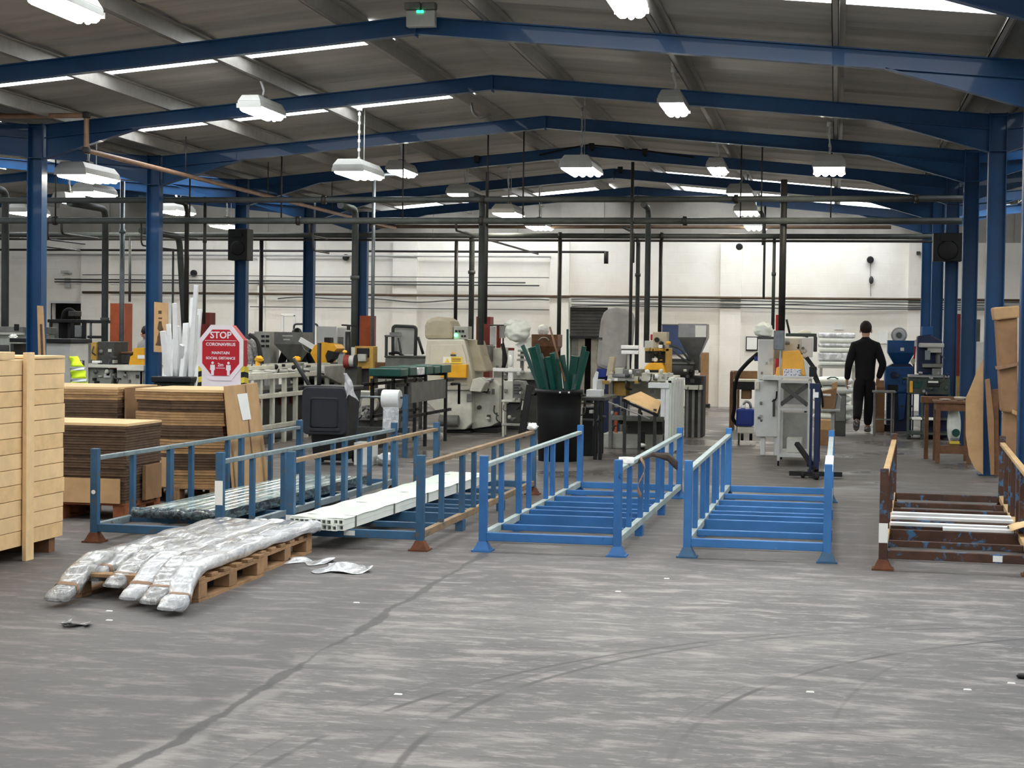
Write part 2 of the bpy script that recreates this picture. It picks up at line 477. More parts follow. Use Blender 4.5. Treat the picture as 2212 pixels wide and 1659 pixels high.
# roller shutter in the middle opening with hanging plastic strips
d1 = thing('door_1', 'dark roller shutter half raised in the back wall doorway', 'door', (xs[3], YW, 0), kind='structure')
a, b, zt = OP[1]
z = zt
for i in range(9):
    MB().box(a-0.02, YW+0.06, z-0.072, b+0.02, YW+0.085, z-0.006).build('shutter_slat', 'dark_grey', d1, bevel=0.006); z -= 0.072
MB().box(a, YW+0.04, z-0.05, b, YW+0.1, z).build('bottom_bar', 'black_metal', d1)
plain('pvc_strip', S(150,146,134), 0.3, 0, 0.15, 3)
sx = a + 0.02; i = 0
while sx < b-0.05:
    w = 0.16
    if i not in (2, 5):
        MB().box(sx, YW+0.14+0.01*(i%2), 0.02, min(sx+w, b), YW+0.146+0.01*(i%2), z-0.02).build('door_strip', 'pvc_strip' if i % 2 else 'mid_grey', d1)
    sx += 0.15; i += 1
d2 = thing('door_2', 'opening in the back wall on the far left', 'door', (xs[1], YW, 0), kind='structure')
a, b, zt = OP[0]
MB().box(a-0.05, YW-0.015, 0, a, YW+0.05, zt+0.05).box(b, YW-0.015, 0, b+0.05, YW+0.05, zt+0.05).box(a, YW-0.015, zt, b, YW+0.05, zt+0.05).build('door_frame', 'white_paint', d2)

# ------------------------------------------------------------------ roof: sheets, rooflights, purlins
ceiling = thing('ceiling', 'pitched sheeted roof', 'ceiling', (0,0,0), kind='structure')
PITCHW = 1.04; E0 = 14.80
LEN = HALF - 0.74 + 0.06
def sheet_mesh(name, mat, thick=0.03):
    m = MB(); n = 10; prof = []
    for i in range(n+1):                       # shallow pan with turned-down edges, ribs run down the slope
        u = i/n; prof.append((u*PITCHW, 0.022*math.sin(math.pi*u)**0.8 + (0.0 if 0 < i < n else -0.012)))
    def zz(x): return -SL*x
    o = []
    for x0 in (0.0, LEN):
        for (yy, h) in prof: o.append((x0, yy, zz(x0)+h))
        for (yy, h) in reversed(prof): o.append((x0, yy, zz(x0)+h+thick))
    N = 2*(n+1)
    fs = [tuple(range(N)), tuple(range(2*N-1, N-1, -1))] + [(i, i+N, (i+1)%N+N, (i+1)%N) for i in range(N)]
    m.add(o, fs)
    me = m.mesh(name); me.materials.append(M(mat)); return me
me_sheet = sheet_mesh('roof_sheet', 'roof_lining')
me_light = sheet_mesh('rooflight', 'rooflight_glow', 0.02)
# which sheet columns are translucent: (nave, side) -> list of near edges
def near(y): return round((y-E0)/PITCHW)
LIGHTS = {(0,-1): [2, 6, 20], (0,1): [-1, 17, 20], (-1,1): [2, 6, 11, 15, 19], (-1,-1): [6, 11, 15], (1,-1): [2, 8, 14, 18], (1,1): [3, 9]}
for nave in (-1, 0, 1):
    xr = XA + nave*2*HALF
    for side in (-1, 1):
        for k in range(-17, 22):
            y = E0 + k*PITCHW
            if y + PITCHW > YW + 0.2: continue
            lit = k in LIGHTS[(nave, side)] or (k < -1 and k % 4 == 2)
            me = me_light if lit else me_sheet
            o = put(me, 'rooflight' if lit else 'roof_sheet', ceiling)
            if side > 0: o.location = (xr+0.74-0.03, y, ZA+LIFT-SL*0.71)
            else: o.location = (xr-0.74+0.03, y+PITCHW, ZA+LIFT-SL*0.71); o.rotation_euler = (0,0,math.pi)
    MB().prism([(xr-0.8, ZA+LIFT-SL*0.8+0.035), (xr, ZA+LIFT+0.03), (xr+0.8, ZA+LIFT-SL*0.8+0.035), (xr+0.8, ZA+LIFT-SL*0.8+0.07), (xr, ZA+LIFT+0.07), (xr-0.8, ZA+LIFT-SL*0.8+0.07)], YS, YW+0.2, 'y').build('ridge_cap', 'roof_lining', ceiling)
    for side in (-1, 1):
        for d in (0.74, 2.40, 4.05, 5.45):
            if nave != 0 and side*nave > 0 and d > 2.5 : pass
            px = xr + side*d; pz = ZA - SL*d
            m = MB().box(px-0.006, YS, pz+0.0, px+0.006, YW, pz+0.155)
            m.box(px-0.06, YS, pz, px, YW, pz+0.008).box(px, YS, pz+0.147, px+0.06, YW, pz+0.155).box(px-0.06, YS, pz, px-0.052, YW, pz+0.02)
            m.build('purlin', 'purlin_grey', ceiling)
for xv in (XL, XR, XOL, XOR):           # valley gutters over the column lines
    zz = ZA+LIFT-SL*HALF
    MB().prism([(xv-0.32,zz+0.04),(xv-0.14,zz-0.09),(xv+0.14,zz-0.09),(xv+0.32,zz+0.04),(xv+0.30,zz+0.06),(xv-0.30,zz+0.06)], YS, YW, 'y').build('valley_gutter', 'mid_grey', ceiling)

# ------------------------------------------------------------------ portal frames
ORD = {-4:'frame behind the viewer', -3:'frame overhead', -2:'nearest frame, only its haunch at top right in view', -1:'with the emergency light on its ridge', 0:'second in view, carrying the near left column', 1:'third in view, behind the chained lamps', 2:'fourth in view, with the black loudspeaker on its left column', 3:'fifth in view, above the grey pipes', 4:'last one in front of the back wall'}
def isec_rafter(m, x0, z0, x1, z1, y, dep, fw=0.11, tf=0.012, tw=0.008):
    m.hexa([(x0,y-tw/2,z0-dep),(x1,y-tw/2,z1-dep),(x1,y+tw/2,z1-dep),(x0,y+tw/2,z0-dep)], [(x0,y-tw/2,z0),(x1,y-tw/2,z1),(x1,y+tw/2,z1),(x0,y+tw/2,z0)])
    for off in (0, dep-tf):
        m.hexa([(x0,y-fw/2,z0-off-tf),(x1,y-fw/2,z1-off-tf),(x1,y+fw/2,z1-off-tf),(x0,y+fw/2,z0-off-tf)], [(x0,y-fw/2,z0-off),(x1,y-fw/2,z1-off),(x1,y+fw/2,z1-off),(x0,y+fw/2,z0-off)])
ZE = ZA - SL*HALF
for k in range(-4, 5):
    y = Y0 + BAY*k
    fr = thing('portal_frame', 'blue steel portal frame, ' + ORD[k], 'steel frame', (XA, y, 0), group='portal frames')
    for cx in (XL, XR, XOL, XOR):
        if k < -2 and cx in (XL, XR) : pass
        m = MB()
        m.box(cx-0.10, y-0.075, 0, cx-0.088, y+0.075, ZE+0.02).box(cx+0.088, y-0.075, 0, cx+0.10, y+0.075, ZE+0.02).box(cx-0.088, y-0.005, 0, cx+0.088, y+0.005, ZE+0.02)
        c = m.build('column', 'steel_blue', fr)
        MB().box(cx-0.14, y-0.11, 0, cx+0.14, y+0.11, 0.015).build('base_plate', 'steel_blue', c)
        for zz in (3.66, ZE-0.02): MB().box(cx-0.088, y-0.07, zz, cx+0.088, y+0.07, zz+0.01).build('stiffener', 'steel_blue', c)
    for nave in (-1, 0, 1):
        xr = XA + nave*2*HALF
        for side in (-1, 1):
            xe = xr + side*(HALF-0.10)
            ze = ZA - SL*(HALF-0.10)
            m = MB(); isec_rafter(m, xe if side < 0 else xr, ze if side < 0 else ZA, xr if side < 0 else xe, ZA if side < 0 else ze, y, 0.175)
            r_ = m.build('rafter', 'steel_blue', fr)
            # haunch: tapered web with bottom flange
            h = MB(); xh = xr + side*(HALF-1.35); zh = ZA - SL*(HALF-1.35) - 0.17
            tri = [(xe, ze-0.16), (xh, zh), (xe, 3.66)]
            h.prism(tri, y-0.004, y+0.004, 'y')
            h.bar((xe, y, 3.66), (xh, y, zh), 0.11, 0.012)
            h.build('haunch', 'steel_blue', fr)
            for d in (0.74, 2.40, 4.05, 5.45): MB().box(xr+side*d-0.05, y-0.05, ZA-SL*d, xr+side*d-0.04, y+0.05, ZA-SL*d+0.13).build('purlin_cleat', 'mid_grey', r_)
        MB().box(xr-0.006, y-0.06, ZA-0.2, xr+0.006, y+0.06, ZA-0.01).build('ridge_plate', 'steel_blue', fr)
# ------------------------------------------------------------------ lamps
emis('lamp_glow', (1.0, 0.94, 0.80, 1), LAMP_POWER)
emis('lamp_glow_cool', (0.98, 1.0, 0.97, 1), LAMP_POWER*0.9)
def make_lamp(name, label, w, l, h, glow):
    t = thing(name, label, 'lamp', (0,0,0), local=True)
    b = MB()                                  # hood: sloping sides, open below
    b.hexa([(-w/2,-l/2,0),(w/2,-l/2,0),(w/2,l/2,0),(-w/2,l/2,0)], [(-w/2,-l/2,h*0.45),(w/2,-l/2,h*0.45),(w/2,l/2,h*0.45),(-w/2,l/2,h*0.45)])
    b.hexa([(-w/2,-l/2,h*0.45),(w/2,-l/2,h*0.45),(w/2,l/2,h*0.45),(-w/2,l/2,h*0.45)], [(-w*0.36,-l*0.46,h),(w*0.36,-l*0.46,h),(w*0.36,l*0.46,h),(-w*0.36,l*0.46,h)])
    b.build('hood', 'lamp_body', t, bevel=0.006)
    n = 4 if w > 0.35 else 2
    for i in range(n):
        x = -w/2 + w*(i+0.5)/n
        MB().tube([(x, -l*0.46, -0.008), (x, l*0.46, -0.008)], w/n*0.42, 10).build('tube', glow, t)
    MB().box(-w/2-0.008, -l/2-0.01, -0.02, w/2+0.008, -l/2+0.012, 0.03).build('end_cap', 'lamp_body', t)
    MB().box(-w/2-0.008, l/2-0.012, -0.02, w/2+0.008, l/2+0.01, 0.03).build('end_cap', 'lamp_body', t)
    if w < 0.35: MB().ellipsoid((0, l/2-0.02, -0.035), 0.03, 0.03, 0.035, 12, 8).build('sensor', glow, t)
    MB().cbox(0, 0, h+0.02, 0.09, 0.14, 0.05).build('gear_box', 'mid_grey', t)
    return t
lampA = make_lamp('high_bay_lamp', '', 0.42, 1.05, 0.15, 'lamp_glow')
lampB = make_lamp('strip_lamp', '', 0.27, 0.90, 0.13, 'lamp_glow_cool')
usedA = usedB = False
def hang(kind, px, py, Y, label, ztop=None, rz=0.0, chain='cord'):
    """px,py: measured middle of the lamp's underside"""
    global usedA, usedB
    p = at(px, py, Y)
    if kind == 'A':
        o = lampA if not usedA else clone(lampA, p); usedA = True
    else:
        o = lampB if not usedB else clone(lampB, p); usedB = True
    o.location = p; o.rotation_euler = (0, 0, rz); o['label'] = label; o['group'] = 'hanging lamps'
    dx = min(abs(p.x - (XA+m*2*HALF)) for m in (-1,0,1))
    top = (ZA + LIFT + 0.01 - SL*dx) if ztop is None else ztop
    L = top - p.z
    if L > 0.2:
        m = MB()
        if chain == 'cord':
            m.tube([(0,0,0.14),(0.02,0,0.14+(L-0.14)*0.3),(-0.02,0,0.14+(L-0.14)*0.65),(0.01,0,L)], 0.010, 6)
        else:
            m.tube([(0,0,0.14),(0,0,L)], 0.011, 6); m.tube([(0.0,0.25,0.14),(0.0,0.25,L)], 0.006, 6)
            zz = 0.2
            while zz < L-0.05: m.cbox(0,0,zz,0.03,0.03,0.04); zz += 0.12
        m.build('suspension', 'white_paint', o)
    MB().tube([(0,0,max(L-0.07, 0.15)),(0,0,max(L,0.2))], 0.04, 8).build('ceiling_rose', 'white_paint', o)
    return o
hang('B', 140, 14, 12.9, 'white strip lamp at the upper left corner, its near end cut by the frame')
hang('B', 566, 240, 18.65, 'white strip lamp on a curly cord below the second blue rafter, left half')
hang('B', 1456, 230, 18.7, 'white strip lamp on a curly cord in front of the second blue rafter, right half')
hang('B', 1350, 2, 13.4, 'strip lamp at the top edge right of the emergency light')
hang('A', 775, 375, 22.0, 'wide grey high-bay lamp on chains below the third rafter on the left', chain='chain')
hang('A', 1256, 367, 22.2, 'wide grey high-bay lamp on chains near the middle of the roof', chain='chain')
hang('A', 1791, 366, 23.0, 'wide grey high-bay lamp on a white cord near the right columns')
hang('B', 868, 370, 25.2, 'narrow strip lamp just right of a wide chained lamp on the left', chain='chain')
hang('B', 1550, 365, 25.4, 'small strip lamp below the fourth rafter, right half')
hang('A', 190, 382, 20.6, 'wide grey high-bay lamp between the two nearest left columns', rz=0.0)
hang('A', 205, 417, 29.2, 'small bright lamp behind the upper grey pipe at far left')
hang('A', 380, 457, 31.5, 'bright lamp right of the second left column, above the lower grey pipe')
hang('A', 62, 460, 31.8, 'lamp half hidden by the nearest left column')
hang('A', 1098, 462, 30.5, 'lit lamp between the two long grey pipes, left of centre')
hang('A', 1165, 490, 34.0, 'tiny far lamp under the lower long pipe, left of centre')
hang('A', 1004, 421, 28.5, 'small lamp above the upper long pipe beside a vertical grey pipe')
hang('A', 1600, 421, 29.0, 'round-looking far lamp touching the upper long pipe on the right')
hang('A', 1613, 458, 31.5, 'glowing far lamp between the two long pipes on the right')
hang('A', 1632, 490, 34.2, 'tiny far lamp under the lower long pipe on the right')
hang('A', 490, 488, 33.5, 'far lamp partly hidden by the black loudspeaker on the left')
# unseen lamps added to light the front floor and the side naves
for (X, Y, lab) in ((-7.2,10.5,'over the floor left of the racks'),(-1.0,10.5,'over the front of the racks'),(-7.2,4.0,'over the front floor, left'),(-1.0,4.0,'over the front floor, right'),(-13.5,14.5,'in the left nave near its front'),(-16.8,21.8,'in the left nave, middle'),(-14,29.2,'in the left nave, rear'),(6,14.2,'in the right nave near its front'),(7,22,'in the right nave, middle'),(6,29.3,'in the right nave, rear')):
    o = clone(lampB if X < -12 else lampA, (X, Y, 3.9)); o['label'] = 'added lamp outside the picture ' + lab; o['group'] = 'added lamps out of view'  # cool added lamps in the left nave stand in for daylight
    dx = min(abs(X - (XA+m*2*HALF)) for m in (-1,0,1))
    MB().tube([(0,0,0.14),(0,0,ZA+LIFT+0.01-SL*dx-3.9)], 0.01, 6).build('suspension', 'white_paint', o)

# emergency light on the first frame's ridge
p = at(908, 57, Y0-BAY-0.12)
em = thing('emergency_light', 'pale grey emergency light unit with green lights on the first rafter ridge', 'emergency light', tuple(p))
yy = Y0-BAY-0.16
MB().pbox(877, 22, 939, 57, yy, 0.09).build('housing', 'lamp_body', em, bevel=0.006)
MB().pbox(872, 4, 907, 20, yy, 0.10).build('lamp_head', 'mid_grey', em, bevel=0.012)
MB().pbox(910, 4, 940, 20, yy, 0.10).build('lamp_head', 'mid_grey', em, bevel=0.012)
emis('led_green', (0.02, 1.0, 0.35, 1), 3.0)
MB().pbox(900, 22, 906, 27, yy-0.01, 0.012).build('indicator', 'led_green', em)
MB().pbox(908, 22, 914, 27, yy-0.01, 0.012).build('indicator', 'led_green', em)

# loudspeakers on columns
def speaker(x0, y0, x1, y1, Y, label):
    s = thing('loudspeaker', label, 'loudspeaker', tuple(at((x0+x1)/2, y1, Y)))
    MB().pbox(x0, y0, x1, y1, Y, 0.3).build('cabinet', 'black_plastic', s, bevel=0.01)
    c = at((x0+x1)/2, y0+(y1-y0)*0.62, Y); r = (at(x1,y0,Y).x-at(x0,y0,Y).x)*0.36
    MB().lathe([(r,0),(r*0.9,-0.015),(r*0.35,0.0),(0.01,-0.01)], 20, (c.x,c.y-0.005,c.z), axis='y').build('woofer', 'black_metal', s)
    c = at((x0+x1)/2, y0+(y1-y0)*0.2, Y)
    MB().cbox(c.x, c.y-0.01, c.z, r*1.4, 0.02, r*0.5).build('horn', 'black_metal', s)
    return s
for q in (speaker(492, 494, 534, 562, Y0+2*BAY-0.42, 'black loudspeaker on the left blue column below the long pipes'),
          speaker(2016, 503, 2079, 564, Y0+2*BAY-0.42, 'black loudspeaker on the right columns below the pipe ends')):
    l = Vector(q.location)
    for z_ in (0.1, 0.35): MB().box(l.x-0.05, l.y+0.28, l.z+z_, l.x+0.05, l.y+0.34, l.z+z_+0.06).build('bracket', 'black_metal', q)

# ------------------------------------------------------------------ pipework
def pr(px, Y): return px/FPX*Y*1.02/2         # radius from a measured width
def pipe_run(name, label, px0, py0, px1, Y, wpx, mat, flanges=(), py1=None, extra=0.0):
    """straight horizontal pipe parallel to the rafters"""
    a = at(px0, py0, Y); b = at(px1, py0 if py1 is None else py1, Y)
    zm = at((px0+px1)/2, (py0+(py1 if py1 else py0))/2, Y).z
    a.z = b.z = zm
    t = thing(name, label, 'pipe', tuple(a))
    r = pr(wpx, Y)
    MB().tube([a - Vector((extra,0,0)), b], r, 12).build('pipe_length', mat, t)
    for f in flanges:
        c = at(f, py0, Y); MB().tube([(c.x-0.03, Y, zm), (c.x+0.03, Y, zm)], r*1.45, 12).build('coupling', 'pipe_dark', t)
    return t, zm, r
PY = 24.1
P1, zP1, rP1 = pipe_run('service_pipe', 'upper long grey pipe crossing the hall below the rafters', 0, 431, 2080, PY, 13, 'pipe_grey', (700, 1043, 1590, 1980), extra=3.5)
P2, zP2, rP2 = pipe_run('service_pipe', 'lower long grey pipe crossing the hall, second from top', 0, 477, 2078, PY, 14, 'pipe_grey', (119, 645, 1040, 1480), extra=3.5)
P3, zP3, rP3 = pipe_run('service_pipe', 'thick far pipe crossing the hall above the white wall', 0, 509, 2013, 30.4, 11, 'pipe_grey', (1210, 1430), extra=4)
P4, zP4, rP4 = pipe_run('service_pipe', 'thin dark far pipe just under the thick far pipe', 0, 519, 2016, 30.4, 5, 'pipe_dark', (), extra=4)
P5, zP5, rP5 = pipe_run('service_pipe', 'brown pipe high in front of the gable, behind the lower long pipe', 800, 490, 1925, 34.2, 8, 'pipe_brown', ())
P6, zP6, rP6 = pipe_run('service_pipe', 'thin dark pipe across the left of the white back wall', 0, 542, 1308, 36.2, 5, 'pipe_dark', (), extra=1.5)
q = at(1310, 520, 36.2); MB().tube([(q.x,36.2,zP4+0.1),(q.x,36.2,zP6-0.25)], 0.05, 10).build('drop_end', 'pipe_dark', P6)
# hangers for the long pipes
for px in (120, 410, 608, 870, 1053, 1130, 1600, 1645, 1795):
    X = at(px, 430, PY).x; dx = abs(X-XA)
    ztop = ZA - SL*(dx if dx < HALF else 2*HALF-dx)
    MB().tube([(X,PY,zP2),(X,PY,ztop)], 0.012, 6).build('hanger_rod', 'pipe_dark', P2)
# pipes and conduits on the back wall
def wall_run(label, px0, px1, py, wpx, mat, Y=YW-0.16, wave=0.0, name='wall_pipe', seed=0):
    a = at(px0, py, Y); b = at(px1, py, Y); z = at((px0+px1)/2, py, Y).z
    n = 28 if wave else 1
    pts = []
    for i in range(n+1):
        u = i/n
        pts.append((a.x+(b.x-a.x)*u, Y, z + wave*math.sin(u*9+seed)*0.6 + wave*math.sin(u*21+seed)*0.4))
    return MB().tube(pts, pr(wpx, Y), 8).build(name, mat, label=label, cat='pipe' if name == 'wall_pipe' else 'cable')
wall_run('dark brown pipe along the left half of the back wall', 178, 1232, 636, 5.5, 'pipe_brown')
wall_run('dark brown pipe along the right half of the back wall', 1232, 2290, 645, 5.5, 'pipe_brown', seed=1)
wall_run('upper of two thin white-grey conduits on the left of the wall', 118, 1135, 607, 3, 'pipe_grey')
wall_run('lower of two thin conduits on the left of the wall', 118, 1165, 613, 3, 'pipe_grey')
wall_run('faint cable high on the left of the back wall', 178, 1186, 597, 1.5, 'pipe_grey', wave=0.01, name='wall_cable')
wall_run('pale ledge pipe near the top of the white wall on the left', 60, 1190, 552, 4, 'lamp_body', Y=YW-0.14)
wall_run('sagging cable under the brown pipe on the left', 600, 1186, 648, 2.5, 'pipe_grey', wave=0.05, name='wall_cable')
wall_run('low thin cable on the left of the back wall', 540, 1186, 666, 1.8, 'pipe_grey', wave=0.0, name='wall_cable')
for i, (py, w) in enumerate(((651,2.5),(655,2),(659,2),(664,2.5))):
    wall_run(('topmost','second','third','lowest')[i]+' of four thin cables on the right of the wall', 1234, 2260, py+(2 if i else 0), w, 'pipe_grey', wave=0.02, name='wall_cable', seed=i*2)
# droppers
def dropper(label, px, y0, y1, Y, wpx, mat, run=None, lean=0, feed=None, coup=()):
    """vertical pipe; run: (px,py) where a lengthwise pipe towards the viewer starts, at distance feed"""
    a = at(px, y0, Y); b = at(px+lean, y1, Y)
    if y1 >= 1000: b = Vector((b.x, Y, 0.0))
    if not lean: b.x = a.x
    t = thing('drop_pipe', label, 'pipe', (b.x, b.y, max(b.z, 0)), group='vertical drop pipes')
    r = pr(wpx, Y)
    pts = [tuple(a), tuple(b)]
    if feed is not None:
        pts = [(a.x, feed, a.z)] + pts
    MB().elbow(pts, r, 12, 0.16).build('pipe_length', mat, t)
    for c in coup:
        z = at(px, c, Y).z; MB().tube([(a.x,Y,z-0.03),(a.x,Y,z+0.03)], r*1.35, 12).build('coupling', mat, t)
    return t
dropper('thick grey drop pipe at the far left edge', 12, 412, 745, 25.0, 17, 'pipe_grey', feed=PY)
dropper('thick grey drop pipe between the two nearest left columns', 228, 452, 760, 25.4, 15, 'pipe_grey', feed=PY, coup=(690,))
dropper('galvanised post pipe right of the thick grey drop pipe', 265, 392, 1000, 26.0, 11, 'pipe_galv', coup=(500,))
dropper('thin grey drop pipe ending above the orange boxed column', 281, 510, 652, 30.4, 6, 'pipe_grey')
dropper('dark drop pipe above the white offcuts bin', 404, 440, 705, 24.6, 10, 'pipe_dark', feed=PY)
dropper('grey drop pipe leaning beside the dark one above the white offcuts', 387, 511, 745, 25.6, 14, 'pipe_grey', lean=14, feed=PY)
dropper('thin pipe left of the leaning grey pipe', 374, 541, 1000, 26.0, 5, 'pipe_grey')
dropper('slim dark drop pipe left of the loudspeaker column', 443, 425, 700, 24.16, 7, 'pipe_dark', coup=(520,))
dropper('dark brown drop pipe right of the loudspeaker column', 565, 519, 716, 30.4, 9, 'pipe_dark')
dropper('thick grey drop pipe right of the third left column', 768, 452, 750, 24.9, 15, 'pipe_grey', feed=PY, coup=(600,))
dropper('slim galvanised drop pipe with swan neck', 808, 388, 800, 25.2, 8, 'pipe_galv', coup=(480,))
dropper('slim dark far drop pipe left of the cream cabinet', 986, 519, 706, 30.4, 8, 'pipe_dark')
dropper('grey far drop pipe behind the control box', 1020, 510, 735, 31.0, 12, 'pipe_grey', feed=30.4, coup=(588,))
dropper('thick grey drop pipe beside the red boxed column', 1042, 430, 745, 24.9, 14, 'pipe_grey', feed=PY)
dropper('tall slim black drop pipe reaching up between the rafters', 1053, 372, 700, 24.16, 7, 'pipe_dark')
dropper('dark brown far drop pipe left of the roller shutter', 1210, 519, 790, 30.4, 9, 'pipe_dark')
dropper('tall black pipe beside the grey padded cover', 1367, 350, 800, 24.0, 7, 'pipe_dark', coup=(433,))
dropper('slim grey pipe between black pipe and thick pipe, right of the padded cover', 1379, 521, 800, 30.6, 9, 'pipe_grey', feed=30.4, coup=(594,))
dropper('thick grey drop pipe above the yellow hood machine', 1401, 450, 750, 24.8, 12, 'pipe_grey', feed=PY)
dropper('dark brown drop pipe above the blue notice panel', 1428, 519, 722, 30.4, 8, 'pipe_dark')
dropper('thin grey pipe dropping to the wall pipe on the right', 1653, 445, 645, 31.0, 5, 'pipe_grey')
dropper('slim grey drop pipe beside the thick dark pipe on the right', 1673, 505, 712, 30.45, 7, 'pipe_grey', coup=(592,))
dropper('thick dark drop pipe above the white machine with the amber hood', 1694, 388, 722, 24.17, 14, 'pipe_dark', coup=(433, 480))
# lengthwise branches seen between the droppers on the left
def branch(label, px, py, Ya, Yb, wpx, mat, down=None):
    a = at(px, py, Ya)
    pts = [(a.x, Ya, a.z), (a.x, Yb, a.z)]
    if Ya == PY: pts = [(a.x, Ya, zP2)] + pts
    if down: pts.append((a.x, Yb, a.z-down))
    return MB().elbow(pts, pr(wpx, Ya), 8, 0.1).build('branch_pipe', mat, label=label, cat='pipe')
branch('dark pipe branching back under the lower long pipe, far left', 133, 505, PY, 25.4, 6, 'pipe_dark')
branch('second lower branch pipe running back, far left', 103, 517, PY, 25.4, 4, 'pipe_dark')
branch('third lowest branch pipe running back, far left', 92, 532, PY, 25.4, 4, 'pipe_dark')
branch('branch pipe running back left of the dark pipe over the offcuts bin', 346, 505, PY, 25.6, 6, 'pipe_dark')
branch('thin branch pipe with drop over the offcuts bin', 305, 530, PY, 26.0, 4, 'pipe_dark', down=1.3)
branch('branch pipe running back near the galvanised swan neck pipe', 668, 508, PY, 25.0, 5, 'pipe_dark')
branch('second branch pipe running back near the swan neck pipe', 676, 541, PY, 24.9, 4, 'pipe_dark')
branch('branch running back behind the tall slim black pipe', 985, 498, PY, 31.0, 5, 'pipe_dark')
branch('branch dropping beside the thick dark pipe on the right', 1640, 452, 29.0, 31.0, 9, 'pipe_grey', down=0.5)
branch('branch dropping beside the padded cover pipes', 1345, 490, 29.0, 30.6, 6, 'pipe_grey', down=0.55)
# swan neck of the slim galvanised pipe
q = at(808, 388, 25.2)
MB().elbow([(q.x,25.2,q.z-0.05),(q.x,25.2,q.z+0.02),(q.x+0.12,25.4,q.z+0.10),(q.x+0.35,25.8,q.z+0.14)], 0.028, 8, 0.08).build('pipe_neck', 'pipe_galv', label='bent galvanised pipe end under the rafter', cat='pipe')
# copper-coloured pipe: across, down and back along the hall
cp = thing('copper_pipe', 'copper-brown pipe bending down past the near left column and running back', 'pipe', tuple(at(187, 325, 19.3)))
a = at(0, 249, 19.3); b = at(187, 249, 19.3); c = at(187, 325, 19.3)
MB().elbow([(a.x-3.0, 19.3, b.z), (b.x, 19.3, b.z), (b.x, 19.3, c.z), (b.x, 34.0, c.z)], 0.032, 12, 0.03).build('pipe_length', 'pipe_copper', cp)
for q in ((b.x,19.3,b.z),(b.x,19.3,c.z)): MB().cbox(q[0],q[1],q[2],0.085,0.085,0.085).build('elbow_fitting', 'pipe_dark', cp, bevel=0.02)
for yy in (22.5, 26.0, 29.5): MB().tube([(b.x,yy,c.z),(b.x,yy,4.25)], 0.008, 6).build('hanger_rod', 'pipe_dark', cp)
# sagging cable on the fourth frame, junction boxes
y4 = Y0+2*BAY-0.1
cb = MB(); pts = []
for i, (px, py) in enumerate(((1165,335),(1220,322),(1270,313),(1330,318),(1390,325),(1440,332),(1500,340))): pts.append(tuple(at(px,py,y4)))
cb.tube(pts, 0.015, 6).build('roof_cable', 'rubber', label='black cable draped along the fourth rafter ridge', cat='cable')
for i, (px, py, Yk) in enumerate(((1278,316,y4),(1393,328,y4),(1340,366,Y0+3*BAY-0.1),(1030,343,y4),(890,365,y4))):
    p = at(px,py,Yk); MB().cbox(p.x,p.y,p.z,0.09,0.06,0.1).lathe([(0.03,-0.08),(0.03,-0.05)],8,tuple(p)).build('junction_box', 'black_plastic', bevel=0.008, label='small black junction box on a rafter, '+('at the fourth ridge','right of the fourth ridge','at the fifth ridge','left of the fourth ridge','beside the narrow strip lamp')[i], cat='junction box')
p = at(1030, 240, 22.0)
MB().elbow([tuple(at(1018,222,21.6)), tuple(at(1022,245,21.6)), tuple(at(1036,256,21.6)), tuple(at(1060,247,21.6))], 0.016, 8, 0.1).build('hanging_hose', 'mid_grey', label='short bent grey hose hanging from the roof sheets', cat='hose')
# ------------------------------------------------------------------ steel stillage racks
plain('rack_blue', S(62,118,178), 0.45, 0.0, 0.10, 3, c2=S(150,176,196), cov=0.28, fine=14)
plain('rack_blue_clean', S(52,106,164), 0.42, 0.0, 0.10, 4, c2=S(30,54,84), cov=0.30, fine=10)
plain('rack_teal', S(54,92,124), 0.5, 0.05, 0.14, 4, c2=S(92,84,74), cov=0.38, fine=18)
plain('rack_rusty', S(78,54,42), 0.7, 0.1, 0.2, 6, c2=S(66,108,144), cov=0.42, fine=9)
plain('rail_pale', S(166,180,178), 0.5, 0.1, 0.10, 6, c2=S(110,130,140), cov=0.36, fine=20)
plain('rail_grey', S(122,136,140), 0.5, 0.1, 0.12, 6, c2=S(96,92,84), cov=0.38, fine=14)
plain('rail_brown', S(146,122,94), 0.6, 0.1, 0.14, 6, c2=S(96,100,98), cov=0.40, fine=12)
plain('rail_tan', S(188,156,110), 0.6, 0.05, 0.12, 6, c2=S(120,84,58), cov=0.34, fine=10)
plain('rust', S(104,62,42), 0.8, 0.1, 0.2, 12)
BARS = [(0.0,0.06), (0.55,0.045), (1.26,0.085), (1.64,0.045), (1.92,0.045), (2.34,0.05), (2.82,0.05), (3.42,0.045), (4.28,0.06)]
UPR = [(0.62,0.045), (1.30,0.075), (1.72,0.05), (2.50,0.045), (2.82,0.07), (3.55,0.045)]
